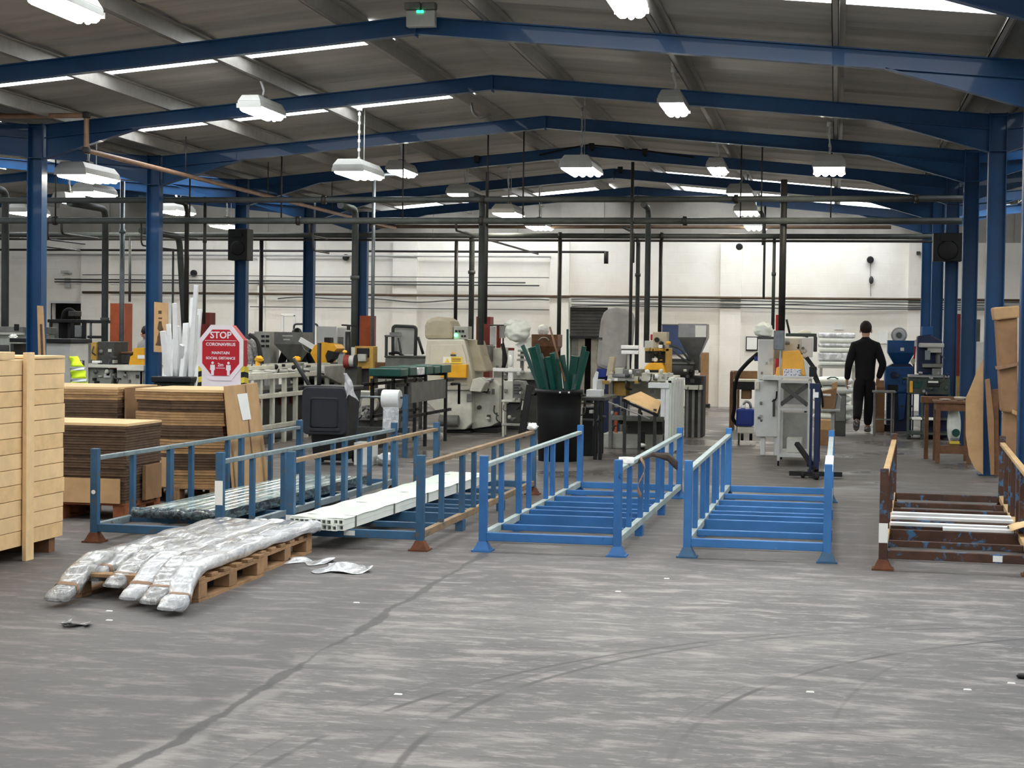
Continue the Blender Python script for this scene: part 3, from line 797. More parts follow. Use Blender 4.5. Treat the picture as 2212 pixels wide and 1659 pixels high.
def rack(loc, rz, label, paint, rail_l, rail_r, foot, low=None):
    t = thing('stillage_rack', label, 'rack', loc, rz, group='blue stillage racks on the floor', local=True)
    W, L = 0.95, 4.34; low = low or paint
    for px in (0, W):
        for py in (0, L):
            c = MB().cbox(px, py, 0.365, 0.055, 0.055, 0.61).build('post', paint, t, bevel=0.004)
            MB().frustum(px, py, 0.006, 0.12, 0.12, 0.07, 0.06, 0.06).cbox(px, py, 0.006, 0.14, 0.14, 0.012).build('foot', foot, t)
    for px, rm in ((0, rail_l), (W, rail_r)):
        MB().box(px-0.022, 0.03, 0.585, px+0.022, L-0.03, 0.615).build('top_rail', rm, t, bevel=0.004)
        MB().box(px-0.022, 0.03, 0.085, px+0.022, L-0.03, 0.135).build('bottom_rail', rail_l if low == paint else low, t, bevel=0.004)
        for y, w in UPR:
            MB().box(px-0.018, y-w/2, 0.135, px+0.018, y+w/2, 0.585).build('upright', paint, t, bevel=0.003)
        for y in (1.26, 2.82):
            MB().box(px-0.03, y-0.05, 0.0, px+0.03, y+0.05, 0.085).build('fork_guide', paint, t)
    for y, h in BARS:
        MB().box(0.026, y-0.022, 0.135-h, W-0.026, y+0.022, 0.133).build('cross_bar', low, t, bevel=0.004)
    return t
R1 = rack((-5.18,11.24,0), math.radians(-1.4), 'worn teal-blue stillage rack, leftmost, holding the dark green wrapped profiles', 'rack_teal', 'rail_grey', 'rail_grey', 'rust')
R2 = rack((-3.79,11.46,0), math.radians(-0.3), 'worn teal-blue stillage rack, second from left, with brown rails, holding white square tubes', 'rack_teal', 'rail_brown', 'rail_brown', 'rust')
R3 = rack((-2.41,11.55,0), math.radians(-0.4), 'bright blue empty stillage rack in the middle, with a brown ribbon on its right rail', 'rack_blue_clean', 'rail_pale', 'rail_pale', 'rack_blue_clean', 'rack_blue_clean')
R4 = rack((-0.985,11.64,0), math.radians(-0.1), 'bright blue empty stillage rack, second from right, in front of the walking person', 'rack_blue', 'rail_pale', 'rail_pale', 'rack_teal', 'rack_blue')
R5 = rack((0.33,11.39,0), math.radians(-2.7), 'rusty brown and blue stillage rack at the right edge with white strips across it', 'rack_rusty', 'rail_tan', 'rail_tan', 'rust', 'rack_rusty')
def onrack(r, p):                # rack coordinates -> world
    a = r.rotation_euler.z; x, y, z = p
    return Vector((r.location.x + x*math.cos(a) - y*math.sin(a), r.location.y + x*math.sin(a) + y*math.cos(a), z))
# stickers and tape on posts
MB().box(0.95-0.029, -0.0305, 0.30, 0.95+0.029, -0.0275, 0.47).build('paper_label', 'paper', R1)
MB().lathe([(0.016,0),(0.016,0.003)], 12, (0.0,-0.031,0.36), axis='y').build('sticker', 'paper', R1)
MB().box(-0.029, -0.0305, 0.02+0.06, 0.029, -0.0275, 0.22).build('paper_label', 'paper', R2)
MB().box(0.40, -0.0245, 0.09, 0.48, -0.0222, 0.125).build('paper_label', 'paper', R2)
MB().box(-0.029, -0.0305, 0.18, 0.029, -0.0275, 0.31).build('tape_patch', 'paper', R5)
MB().box(0.70, -0.0245, 0.085, 0.76, -0.0222, 0.125).build('paper_label', 'paper', R5)
MB().box(0.92, 0.02, 0.616, 0.98, 1.6, 0.622).build('tape_strip', 'white_plastic', R4)
# white strips laid across the rusty rack
for i, (y, x0, x1, lab) in enumerate(((2.28,0.02,0.93,'farthest'),(1.98,0.02,0.93,'second farthest'),(1.52,0.02,0.94,'second nearest'),(1.30,0.40,0.90,'short nearest'))):
    m = MB().box(x0, y-0.045, 0.1345, x1, y+0.045, 0.158)
    m.v = [tuple(onrack(R5, p)) for p in m.v]
    m.build('white_strip', 'white_plastic', bevel=0.003, label=lab+' of the white plastic strips lying across the rusty rack', cat='plastic strip', group='strips on the rusty rack')
m = MB()
m.grid(lambda u, v: tuple(onrack(R5, (0.86+0.35*u, 1.05+0.55*v, 0.17+0.05*math.sin(3*u)+0.02*math.sin(5*v)))), 8, 6)
m.build('torn_card', 'cardboard_pale', solid=0.004, label='torn pale cardboard sheet on the right side of the rusty rack', cat='cardboard')
# brown ribbon and tape on the middle rack
m = MB()
pp = [(0.95,0.25,0.62),(0.97,0.5,0.60),(1.02,0.9,0.57),(1.10,1.2,0.61),(1.20,1.35,0.58),(1.26,1.5,0.50)]
def rib(u, v):
    f = u*(len(pp)-1); i = min(int(f), len(pp)-2); w = f-i
    p = [pp[i][k]*(1-w)+pp[i+1][k]*w for k in range(3)]
    return tuple(onrack(R3, (p[0]-0.05+0.0*v, p[1]+0.02*v, p[2]+0.02+(v-0.5)*(0.02+0.06*u*(0.6+0.4*math.sin(9*u))))))
m.grid(rib, 20, 3)
plain('brown_film', S(70,58,50), 0.3, 0, 0.15, 12)
m.build('brown_ribbon', 'brown_film', solid=0.002, label='dark brown plastic ribbon trailing from the right rail of the middle rack', cat='ribbon')
m = MB(); m.grid(lambda u, v: tuple(onrack(R3, (0.985+0.03*math.sin(6*u), 0.95+0.12*u+(0.03+0.05*u)*v, 0.60-0.30*u+0.03*v))), 10, 3)
m.build('ribbon_end', 'pipe_copper', solid=0.002, label='torn tan strip hanging from the right rail of the middle rack', cat='ribbon')
q = onrack(R3, (0.95, 0.42, 0.633))
MB().lathe([(0.055,-0.02),(0.055,0.02),(0.03,0.02),(0.03,-0.02),(0.055,-0.02)], 20, (q.x,q.y,q.z+0.004), cap=False).build('tape_roll', 'white_plastic', label='white tape roll on the right rail of the middle rack', cat='tape')
m = MB(); q = onrack(R2, (0.95, 4.3, 0.63))
m.ellipsoid((q.x,q.y,q.z+0.02), 0.05,0.06,0.035,12,8,0.15).build('film_scrap', 'white_plastic', label='white film scrap caught on the rear right post of the brown-railed rack', cat='plastic scrap')

# ------------------------------------------------------------------ shrink film
def _film(name, base, dark, rough, sc=9.0, tw=0.5):
    def make():
        t = NT(name); v = t.co.outputs['Object']
        n = t.noise(t.mapping(v, (1.6, 0.5, 1.6)), sc, 5, 0.65, 0.8); n2 = t.noise(v, sc*3, 4, 0.6, 1.0)
        t.color(t.mix(t.ramp(n, 0.42, 0.62), dark, base)); t.rough(rough)
        t.b.inputs['Coat Weight'].default_value = 0.7; t.b.inputs['Coat Roughness'].default_value = 0.12
        t.bump(t.math('ADD', n, n2), 0.7, 0.02); return t.m
    SPEC[name] = make
_film('film_clear', S(206,207,206), S(150,150,150), 0.22)
_film('film_white', S(236,237,238), S(190,192,195), 0.25, 6)
_film('film_green_end', S(96,120,126), S(34,48,54), 0.2, 16)
_film('film_green_top', S(206,220,214), S(120,146,146), 0.2, 5)
# dark green wrapped profiles in the leftmost rack
b1 = thing('profile_bundle', 'flat bundle of dark green profiles in clear film lying in the leftmost rack', 'profiles', tuple(onrack(R1, (0.5,0.5,0.14))))
for i in range(7):
    x0 = 0.13 + i*0.094
    m = MB().box(x0, 0.42+0.02*(i%2), 0.136, x0+0.086, 3.72-0.05*(i%3), 0.206); m.v = [tuple(onrack(R1, (p[0]+0.02*p[1], p[1], p[2]+0.004*(i%2)))) for p in m.v]
    m.build('profile', 'film_green_top', b1, bevel=0.012)
m = MB()
def endw(u, v):
    x = 0.10 + 0.70*u; return tuple(onrack(R1, (x, 0.40-0.03*math.sin(math.pi*v)*(1+0.4*math.sin(u*23)), 0.138+0.078*v)))
m.grid(endw, 30, 5); m.build('film_end', 'film_green_end', b1)
m = MB(); m.grid(lambda u, v: tuple(onrack(R1, (0.80+0.01+0.02*(0.4+3.3*u)+0.006*math.sin(u*40), 0.40+3.32*u, 0.14+0.075*v))), 40, 3); m.build('film_side', 'film_green_end', b1)
# white square tubes in the second rack
plain('tube_white', S(236,240,232), 0.4, 0, 0.04, 3)
plain('tube_tint', S(226,238,222), 0.35, 0, 0.05, 5)
b2 = thing('tube_bundle', 'bundle of white square plastic tubes sticking out of the front of the second rack', 'tubes', (-3.55, 11.25, 0.15))
def tube_mesh(L):
    m = MB(); a = 0.0195; w = 0.0125
    o = [(-a,-a),(a,-a),(a,a),(-a,a)]; i_ = [(-w,-w),(w,-w),(w,w),(-w,w)]
    vs = []
    for y in (0, L):
        for px, pz in o: vs.append((px,y,pz))
        for px, pz in i_: vs.append((px,y,pz))
    fs = []
    for k in range(4):
        j = (k+1)%4
        fs += [(k,j,j+8,k+8), (4+k,12+k,12+j,4+j), (k,4+k,4+j,j), (8+k,8+j,12+j,12+k)]
    return m.add(vs, fs).mesh('square_tube')
tm = tube_mesh(4.25); tm.materials.append(M('tube_white'))
a0 = Vector((-3.735, 11.28, 0)); rot = math.radians(-2.4)
for j in range(2):
    for i in range(10):
        o = put(tm, 'square_tube', b2, (0.0405*i*math.cos(rot) + a0.x - (-3.55), 0.0405*i*math.sin(rot) + a0.y - 11.25 + 0.012*((i*7+j*3)%4), 0.156+0.0405*j-0.15+0.0005), rot=(0.0, 0, rot))
for i in range(5):
    yb = 0.28 + i*0.92
    m = MB()
    for (x0,x1,z0,z1) in ((-0.022,0.388,0.2165,0.2185),(0.386,0.389,0.135,0.2185)): m.box(x0, yb, z0, x1, yb+0.022, z1)
    m.v = [(a0.x + p[0]*math.cos(rot)-p[1]*math.sin(rot), a0.y + p[0]*math.sin(rot)+p[1]*math.cos(rot), p[2]) for p in m.v]
    m.build('band', 'mid_grey', b2)
m = MB(); m.grid(lambda u, v: (a0.x-0.02+0.41*v*math.cos(rot)-(0.05+4.1*u)*math.sin(rot), a0.y+(0.05+4.1*u)*math.cos(rot)+0.41*v*math.sin(rot), 0.2195+0.003*math.sin(u*50+v*9)), 60, 6)
m.build('film_cover', 'tube_tint', b2)

# ------------------------------------------------------------------ pallets with wrapped bundles
def pallet(loc, label, w=0.80, l=1.10, mat='pallet_wood', rz=0.0, group='wooden pallets'):
    t = thing('pallet', label, 'pallet', loc, rz, group=group, local=True)
    for i in range(6):
        y = -l/2 + (l-0.10)*i/5
        MB().box(-w/2, y, 0.118, w/2, y+0.10, 0.138).build('deck_board', mat, t, bevel=0.003)
    for x in (-w/2, -0.05, w/2-0.10):
        MB().box(x, -l/2, 0.098, x+0.10, l/2, 0.1175).build('stringer', mat, t)
        MB().box(x, -l/2, 0.0, x+0.10, l/2, 0.018).build('bottom_board', mat, t)
        for y in (-l/2, -0.065, l/2-0.13): MB().box(x, y, 0.0185, x+0.10, y+0.13, 0.0975).build('block', mat, t, bevel=0.004)
    return t
pallet((-3.87, 9.43, 0), 'nearer wooden pallet under the film-wrapped white bundles')
pallet((-3.92, 10.58, 0), 'farther wooden pallet under the film-wrapped white bundles', rz=math.radians(1))
names = ('leftmost film-wrapped bundle drooping off the pallet, clear film', 'second wrapped bundle from left on the pallet, short end', 'third wrapped bundle from left on the pallet', 'fourth wrapped bundle from left on the pallet, white tail', 'second wrapped bundle from right on the pallet', 'rightmost white wrapped bundle drooping to the floor beside the pallet end')
tipx = [(-4.17,8.51,0.045), (-4.14,8.92,0.10), (-3.97,8.83,0.08), (-3.78,8.62,0.05), (-3.62,8.52,0.05), (-3.47,8.40,0.04)]
for i in range(6):
    xt, yt, zt = tipx[i]
    xb = -4.22 + i*0.128
    xm = xb + 0.02
    path = [(xt,yt,zt), (xt+0.02,yt+0.14,zt+0.035), (xt*0.6+xm*0.4, yt+0.34, 0.135 if zt < 0.08 else 0.165), (xt*0.3+xm*0.7, max(yt+0.6,9.02), 0.190), (xm, 9.5, 0.178), (xb, 10.0, 0.180), (xb-0.01, 10.4, 0.178), (xb+0.02, 11.0, 0.180), (xb+0.03, 11.22, 0.172)]
    N = 44; pts = []
    for s_ in range(N+1):                    # Catmull-Rom through the path
        f = s_/N*(len(path)-1); k = min(int(f), len(path)-2); u = f-k
        P = [Vector(path[max(0,min(len(path)-1,k+d))]) for d in (-1,0,1,2)]
        pts.append(0.5*((2*P[1]) + (P[2]-P[0])*u + (2*P[0]-5*P[1]+4*P[2]-P[3])*u*u + (3*P[1]-P[0]-3*P[2]+P[3])*u**3))
    bt = thing('wrapped_bundle', names[i], 'wrapped profiles', tuple(pts[10]), group='film-wrapped bundles on the pallets')
    nn = 14
    def sec(u, v, pts=pts, i=i):
        f = u*(len(pts)-1); k = min(int(f), len(pts)-2); w = f-k
        p = pts[k]*(1-w)+pts[k+1]*w; d = (pts[k+1]-pts[k]).normalized()
        sx = Vector((0,0,1)).cross(d).normalized()*-1; sz = d.cross(sx).normalized()
        if sz.z < 0: sz = -sz
        a = 2*math.pi*v; ca, sa = math.cos(a), math.sin(a)
        e = 0.45
        hw = 0.066*(1+0.05*math.sin(u*37+i)); hh = 0.037*(1+0.14*math.sin(u*53+i*2)+0.08*math.sin(a*3+u*60))
        if u < 0.06: hw *= 0.85+u*2.5; hh *= 0.22+u*13
        return tuple(p + sx*hw*math.copysign(abs(ca)**e, ca) + sz*hh*math.copysign(abs(sa)**e, sa))
    m = MB().grid(sec, 88, nn)
    o = len(m.v); m.f.append(tuple(range(nn))); m.sm.append(False)
    m.build('film', 'film_white' if i in (3,5) else 'film_clear', bt)
    tb = 0.115 if zt < 0.07 else 0.10
    m = MB().grid(lambda u, v: tuple(Vector(sec(tb+0.018*u, v)) + (Vector(sec(tb+0.018*u, v)) - pts[int(tb*N)])*0.05), 2, nn)
    m.build('tape_band', 'pipe_copper', bt)

# ------------------------------------------------------------------ scraps on the floor
def scrap(px, py, w, l, label, mat='film_white', seed=0, h=0.05, curl=1.0):
    p = fl(px, py); rnd = random.Random(seed); ph = [rnd.uniform(0,6) for _ in range(6)]
    def f(u, v):
        ww = l*(0.35+0.65*abs(math.sin(u*5+ph[0])))
        return (p.x+(u-0.5)*w + 0.02*math.sin(v*7+ph[1]), p.y+(v-0.5)*ww+0.05*math.sin(u*9+ph[2]), 0.004 + h*(0.5+0.5*math.sin(u*8*curl+ph[3]+v*2))*(0.5+0.5*math.sin(v*6*curl+ph[4])))
    return MB().grid(f, 30, 12).build('film_scrap', mat, solid=0.0015, label=label, cat='plastic scrap')
scrap(745, 1232, 0.34, 0.42, 'crumpled clear plastic film on the floor right of the pallets', seed=3, h=0.05)
scrap(670, 1215, 0.28, 0.26, 'loose tail of plastic film by the far pallet corner', seed=5, h=0.03)
scrap(160, 1352, 0.16, 0.10, 'curled strip of clear film on the floor in front of the bundles', mat='film_clear', seed=8, h=0.03)
for i, (px, py) in enumerate(((236,1340),(236,1320),(770,1302),(1335,1278),(1440,1250),(1750,1495),(2090,1490),(2185,1476),(860,1500))):
    p = fl(px, py)
    MB().frustum(p.x, p.y, 0.0, 0.035, 0.02, 0.004, 0.028, 0.012).build('litter_chip', 'paper', label='tiny white litter chip on the floor, ' + ('left, below the film strip','left, just before the bundle tips','below the crumpled film','below the middle rack','between middle and right racks','right of the tyre arc','lower right','far lower right','lower middle by the joint')[i], cat='litter', group='white chips on the floor')
p = fl(2209, 1465)
MB().lathe([(0.02,0),(0.03,0.01),(0.02,0.02)], 10, tuple(p)).build('bolt_head', 'black_metal', label='small dark bolt lying at the right edge of the floor', cat='bolt')

# ------------------------------------------------------------------ timber stack on the left
plain('pale_timber', S(232,200,152), 0.7, 0, 0.06, 7)
plain('pale_timber_b', S(226,192,142), 0.7, 0, 0.07, 9)
tc = thing('timber_crate', 'tall stack of pale horizontal timber boards with an upright batten, left edge', 'timber stack', (-5.6, 9.6, 0))
Xf = -5.20; z = 0.10; i = 0
rnd = random.Random(4)
while z < 1.24:
    hgt = 0.1015
    x1 = Xf + rnd.uniform(-0.0025, 0.0025)
    MB().box(x1-0.85, 8.0, z, x1, 10.78+rnd.uniform(-0.012,0.012), z+hgt-0.004).build('board', 'pale_timber' if i % 3 else 'pale_timber_b', tc, bevel=0.002)
    z += hgt; i += 1
MB().box(Xf-0.85, 8.0, z, Xf+0.012, 10.05, z+0.05).build('top_board', 'pale_timber', tc, bevel=0.005)
MB().box(Xf-0.85, 10.36, z, Xf+0.012, 10.77, z+0.02).build('top_board', 'pale_timber', tc, bevel=0.005)
MB().box(Xf+0.008, 10.16, 0.0, Xf+0.038, 10.27, z+0.045).build('batten', 'pale_timber', tc, bevel=0.004)
MB().box(Xf+0.008, 8.5, 0.0, Xf+0.038, 8.62, z+0.045).build('batten', 'pale_timber', tc, bevel=0.004)
for yy in (8.2, 9.3, 10.6): MB().box(Xf-0.8, yy, 0.0, Xf-0.02, yy+0.09, 0.099).build('bearer', 'brown_wood', tc)

# ------------------------------------------------------------------ cardboard flats
plain('card_edge', S(92,72,56), 0.9, 0, 0.18, 14)
plain('card_mid', S(172,136,96), 0.9, 0, 0.14, 10)
def flats(loc, w, l, h, n, mat, label, rz=0.0, seed=0, bend=0.0, top=None, group='stacked cardboard flats'):
    t = thing('cardboard_bundle', label, 'cardboard', loc, rz, group=group, local=True)
    rnd = random.Random(seed); m = MB(); hh = h/n
    for i in range(n):
        dx, dy = rnd.uniform(-0.008,0.008), rnd.uniform(-0.008,0.008)
        z0 = i*hh+0.0005; z1 = z0+hh*0.86
        if bend:
            poly = [(-w/2+dx,-l/2+dy+bend),(-0.05+dx,-l/2+dy),(w/2+dx,-l/2+dy+bend*0.8),(w/2+dx,l/2+dy),(-w/2+dx,l/2+dy)]
        else: poly = [(-w/2+dx,-l/2+dy),(w/2+dx,-l/2+dy),(w/2+dx,l/2+dy),(-w/2+dx,l/2+dy)]
        if i == n-1 and top: continue
        m.prism(poly, z0, z1, 'z')
    m.build('sheets', mat, t, kind='stuff')
    if top:
        MB().prism(poly, h-hh, h-0.001, 'z').build('top_sheet', top, t)
    return t
# front stack
FX, FY = -6.08, 12.89
pallet((FX-0.02, FY, 0), 'reddish pallet under the front cardboard stack', w=1.15, l=0.72, mat='pallet_red')
MB().box(FX-0.6, FY-0.385, 0.139, FX+0.52, FY-0.365, 0.335).build('cardboard_sheet', 'cardboard', label='plain brown cardboard panel at the foot of the front stack', cat='cardboard')
zz = 0.139
for i, (h, n, mat, lab) in enumerate(((0.19,8,'card_edge','lowest bundle of the front cardboard stack'),(0.17,8,'card_edge','second bundle from the bottom of the front cardboard stack'),(0.125,6,'card_edge','third bundle of the front cardboard stack'),(0.15,7,'card_edge','top bundle of the front cardboard stack with a pale top'))):
    flats((FX+0.012*(i%2), FY, zz), 1.10, 0.70, h, n, mat, lab, seed=i, top='cardboard_pale' if i == 3 else None); zz += h
MB().box(FX+0.57, FY-0.05, 0.139, FX+0.60, FY+0.28, 0.42).build('cardboard_sheet', 'cardboard_dark', label='dark cardboard flap leaning on the right side of the front stack', cat='cardboard')
# rear left stack
GX, GY = -7.06, 15.0
pallet((GX, GY, 0), 'pallet hidden under the rear left cardboard stack', w=1.15, l=1.0)
zz = 0.139
for i, (h, n, mat) in enumerate(((0.20,8,'card_edge'),(0.22,8,'card_mid'),(0.14,6,'card_mid'),(0.17,7,'card_edge'),(0.12,5,'card_mid'))):
    flats((GX, GY, zz), 1.12, 1.0, h, n, mat, ('lowest','second','middle','fourth','top')[i]+' bundle of the rear left cardboard stack', seed=10+i, bend=0.10, top='cardboard_pale' if i == 4 else None); zz += h
MB().box(GX+0.585, GY-0.33, 0.139, GX+0.60, GY+0.50, 0.98).build('cardboard_sheet', 'cardboard_dark', label='upright cardboard panel on the right of the rear left stack', cat='cardboard')
# right stack with the leaning sheet
HX, HY = -5.73, 14.55
pallet((HX, HY, 0), 'pallet under the right cardboard stack', w=0.86, l=1.0)
zz = 0.139
for i, (h, n, mat) in enumerate(((0.15,6,'card_mid'),(0.14,6,'card_edge'),(0.13,5,'card_mid'),(0.12,5,'card_edge'),(0.12,5,'card_mid'),(0.10,4,'card_edge'),(0.10,4,'card_mid'))):
    flats((HX+0.01*(i%3), HY, zz), 0.84, 1.0, h, n, mat, ('lowest','second','third','fourth','fifth','sixth','top')[i]+' bundle of the right cardboard stack', seed=20+i, bend=0.11, top='cardboard_pale' if i == 6 else None); zz += h
MB().box(HX-0.44, HY-0.56, 0.139, HX-0.05, HY-0.545, 0.40).build('cardboard_sheet', 'cardboard', label='cardboard panel low in front of the right stack', cat='cardboard')
ls = thing('leaning_carton', 'tall tan carton sheet with a white label leaning at the right of the cardboard stacks', 'cardboard', (-5.2, 14.4, 0))
T0, T1, B0, B1 = Vector((-5.275,14.04,1.035)), Vector((-5.275,14.86,1.045)), Vector((-5.185,14.06,0.005)), Vector((-5.165,14.92,0.005))
th = Vector((0.025, 0, 0.002))
MB().hexa([B0, B0+th, B1+th, B1], [T0, T0+th, T1+th, T1]).build('carton', 'cardboard', ls, bevel=0.004)
def f(u, v): return (T0*(1-u)+T1*u)*(1-v) + (B0*(1-u)+B1*u)*v + Vector((0.0275,0,0.002))
MB().add([f(.30,.08),f(.62,.08),f(.66,.31),f(.40,.31)], [(0,1,2,3)]).build('shipping_label', 'paper', ls, solid=0.002)
MB().add([f(.58,.01),f(.61,.01),f(.61,.99),f(.58,.99)], [(0,1,2,3)]).build('seam_tape', 'cardboard_dark', ls)
# ------------------------------------------------------------------ machinery, measured front outlines with real depth
def mach(name, label, cat, px, Y, parts, group=None):
    b = at(px, 850, Y)
    t = thing(name, label, cat, (b.x, Y, 0), group=group)
    last = None
    for p in parts:
        k, pn, mat = p[0], p[1], p[2]; a = p[3:]
        par = t
        if pn.startswith('>'): par = last; pn = pn[1:]
        m = MB(); bev = 0.0
        if k == 'box':            # x0,y0,x1,y1,dY,depth
            m.pbox(a[0],a[1],a[2],a[3],Y+a[4],a[5]); bev = a[6] if len(a) > 6 else 0.008
        elif k == 'fbox':         # x0,x1,ytop,dY,depth : down to the floor
            q0, q1 = at(a[0],a[2],Y+a[3]), at(a[1],a[2],Y+a[3]); m.box(q0.x, Y+a[3], 0.0, q1.x, Y+a[3]+a[4], (q0.z+q1.z)/2); bev = 0.008
        elif k == 'poly': m.ppoly(a[0], Y+a[1], a[2]); bev = a[3] if len(a) > 3 else 0.006
        elif k == 'tube':         # list of (px,py,dY), radius
            m.elbow([tuple(at(x,y,Y+d)) for x,y,d in a[0]], a[1], 10, 0.06)
        elif k == 'bar':
            (x0,y0,d0),(x1,y1,d1) = a[0], a[1]; m.bar(tuple(at(x0,y0,Y+d0)), tuple(at(x1,y1,Y+d1)), a[2], a[3])
        elif k == 'cyl':          # px,py centre, dY, radius, length, axis
            c = at(a[0],a[1],Y+a[2]); m.lathe([(a[3]*0.96,-a[4]/2),(a[3],-a[4]/2+0.01),(a[3],a[4]/2-0.01),(a[3]*0.96,a[4]/2)], 20, tuple(c), axis=a[5])
        elif k == 'ell':
            c = at(a[0],a[1],Y+a[2]); m.ellipsoid(tuple(c), a[3],a[4],a[5],18,12,a[6] if len(a) > 6 else 0)
        elif k == 'hop':          # hopper: top x0,x1,y0 ; rim y1 ; spout x2,x3,y2 ; dY, depth
            x0,x1,y0,y1,x2,x3,y2,dY,dep = a; A=at(x0,y0,Y+dY); B=at(x1,y0,Y+dY); r_=at(x0,y1,Y+dY).z; c0=at(x2,y2,Y+dY); c1=at(x3,y2,Y+dY)
            yc = Y+dY+dep/2; sd = (c1.x-c0.x)/2
            m.hexa([(A.x,Y+dY,r_),(B.x,Y+dY,r_),(B.x,Y+dY+dep,r_),(A.x,Y+dY+dep,r_)], [(A.x,Y+dY,A.z),(B.x,Y+dY,A.z),(B.x,Y+dY+dep,A.z),(A.x,Y+dY+dep,A.z)])
            m.hexa([(c0.x,yc-sd,c0.z),(c1.x,yc-sd,c0.z),(c1.x,yc+sd,c0.z),(c0.x,yc+sd,c0.z)], [(A.x,Y+dY,r_),(B.x,Y+dY,r_),(B.x,Y+dY+dep,r_),(A.x,Y+dY+dep,r_)]); bev = 0.006
        o = m.build(pn, mat, par, bevel=bev)
        if not p[1].startswith('>'): last = o
    return t
def B_(n, m, *a): return ('box', n, m) + a
def F_(n, m, *a): return ('fbox', n, m) + a

# --- far left group
mach('mixer_tank', 'dark grey machine tank at the far left edge behind the column', 'machine', 20, 24.2, [
    F_('body','machine_green_grey', -80, 48, 722, 0, 1.1), B_('lid','mid_grey', -82, 705, 50, 721, -0.02, 1.14), F_('side_panel','dark_grey', -30, 18, 745, -0.03, 0.03),
    B_('clamp','black_metal', 30, 700, 38, 714, -0.06, 0.06), B_('rim','machine_grey', -82, 718, 51, 723, -0.05, 0.05)])
mach('guarded_machine', 'black framed guarded machine with a hose loop, left of the thick grey pipe', 'machine', 148, 25.6, [
    F_('base','dark_grey', 108, 184, 790, 0, 0.9), F_('post','black_metal', 106, 112, 692, -0.02, 0.06), F_('post','black_metal', 152, 160, 692, -0.02, 0.06), F_('post','black_metal', 176, 184, 694, -0.02, 0.06), F_('post','black_metal', 112, 117, 694, 0.84, 0.06), F_('post','black_metal', 178, 184, 694, 0.84, 0.06),
    B_('top_frame','black_metal', 102, 690, 185, 697, -0.03, 0.96), B_('mid_rail','black_metal', 152, 728, 184, 732, -0.02, 0.04), B_('inner_column','black_plastic', 126, 697, 146, 790, 0.3, 0.3), B_('window_panel','stainless', 160, 703, 178, 728, 0.0, 0.01), B_('lower_window','lamp_body', 162, 735, 177, 775, 0.0, 0.01), B_('side_window','mid_grey', 112, 697, 126, 790, 0.0, 0.01),
    ('tube','hose','rubber', [(136,690,0.4),(138,674,0.4),(150,667,0.4),(163,676,0.4),(165,690,0.4)], 0.035), B_('drive_box','dark_grey', 147, 672, 162, 683, 0.3, 0.25)])
mach('grey_cabinet', 'pale grey cabinet with a black worktop behind the nearest left column', 'cabinet', 122, 20.7, [
    F_('body','lamp_body', 93, 152, 741, 0, 0.55), B_('worktop','black_plastic', 20, 731, 153, 740, -0.05, 0.65), F_('return_panel','dark_grey', 22, 30, 742, 0.1, 0.4), B_('lock','mid_grey', 135, 767, 139, 771, -0.01, 0.01, 0.0)])
mach('plastic_bag', 'small crumpled pale bag on the black worktop at far left', 'bag', 28, 20.75, [('ell','bag','bag_white', 29, 728, 0.1, 0.05, 0.05, 0.035, 0.2)])
# hi-vis vest over a chair back
v0 = at(168, 800, 20.9)
vest = thing('hi_vis_vest', 'yellow hi-vis vest with silver bands hanging beside the pale grey cabinet', 'vest', (v0.x, 20.9, 0))
def vf(x0, x1, y0, y1, bul):
    return lambda u, v: (lambda p, w: (p.x, p.y - bul*math.sin(math.pi*min(1,max(0,u)))*0.7 - 0.02*math.sin(v*6+u*4), p.z))(at(x0(v)+(x1(v)-x0(v))*u, y0+(y1-y0)*v, 20.75), 0)
L = lambda a, b: (lambda v: a+(b-a)*v)
rows = [(770,792,'hi_vis',150,150,166,182),(792,800,'reflective',150,151,182,184),(800,817,'hi_vis',151,152,184,187),(817,825,'reflective',152,152,187,188)]
for i, (ya, yb, mt, xa, xb, xc, xd) in enumerate(rows):
    MB().grid(vf(L(xa,xb), L(xc,xd), ya, yb, 0.10), 10, 5).build('fluorescent_panel' if mt == 'hi_vis' else 'reflective_band', mt, vest, solid=0.01)
MB().grid(vf(L(152,153), L(188,188), 825, 860, 0.10), 10, 5).build('fluorescent_panel', 'hi_vis', vest, solid=0.01)
c0 = at(168, 830, 20.95)
MB().tube([(c0.x-0.12,20.95,0),(c0.x-0.12,20.95,1.1),(c0.x+0.08,20.95,1.1),(c0.x+0.08,20.95,0)], 0.015, 8).build('chair_back_frame', 'black_metal', vest)
mach('saw_bench', 'long pale work bench with grey drawer boxes, left of the second column', 'bench', 250, 23.6, [
    B_('bench_top','machine_pale', 183, 788, 311, 795, 0, 0.8), F_('leg','machine_green_grey', 186, 191, 795, 0.05, 0.08), F_('leg','machine_green_grey', 302, 308, 795, 0.05, 0.08), B_('drawer_box','machine_green_grey', 186, 797, 243, 834, 0.1, 0.6), B_('drawer_box','machine_grey', 252, 801, 309, 836, 0.05, 0.6), F_('gap_panel','black_metal', 246, 251, 797, 0.15, 0.5), B_('white_cloth','white_plastic', 224, 806, 238, 816, 0.08, 0.02), B_('lip','machine_pale', 252, 795, 311, 801, -0.04, 0.2)])
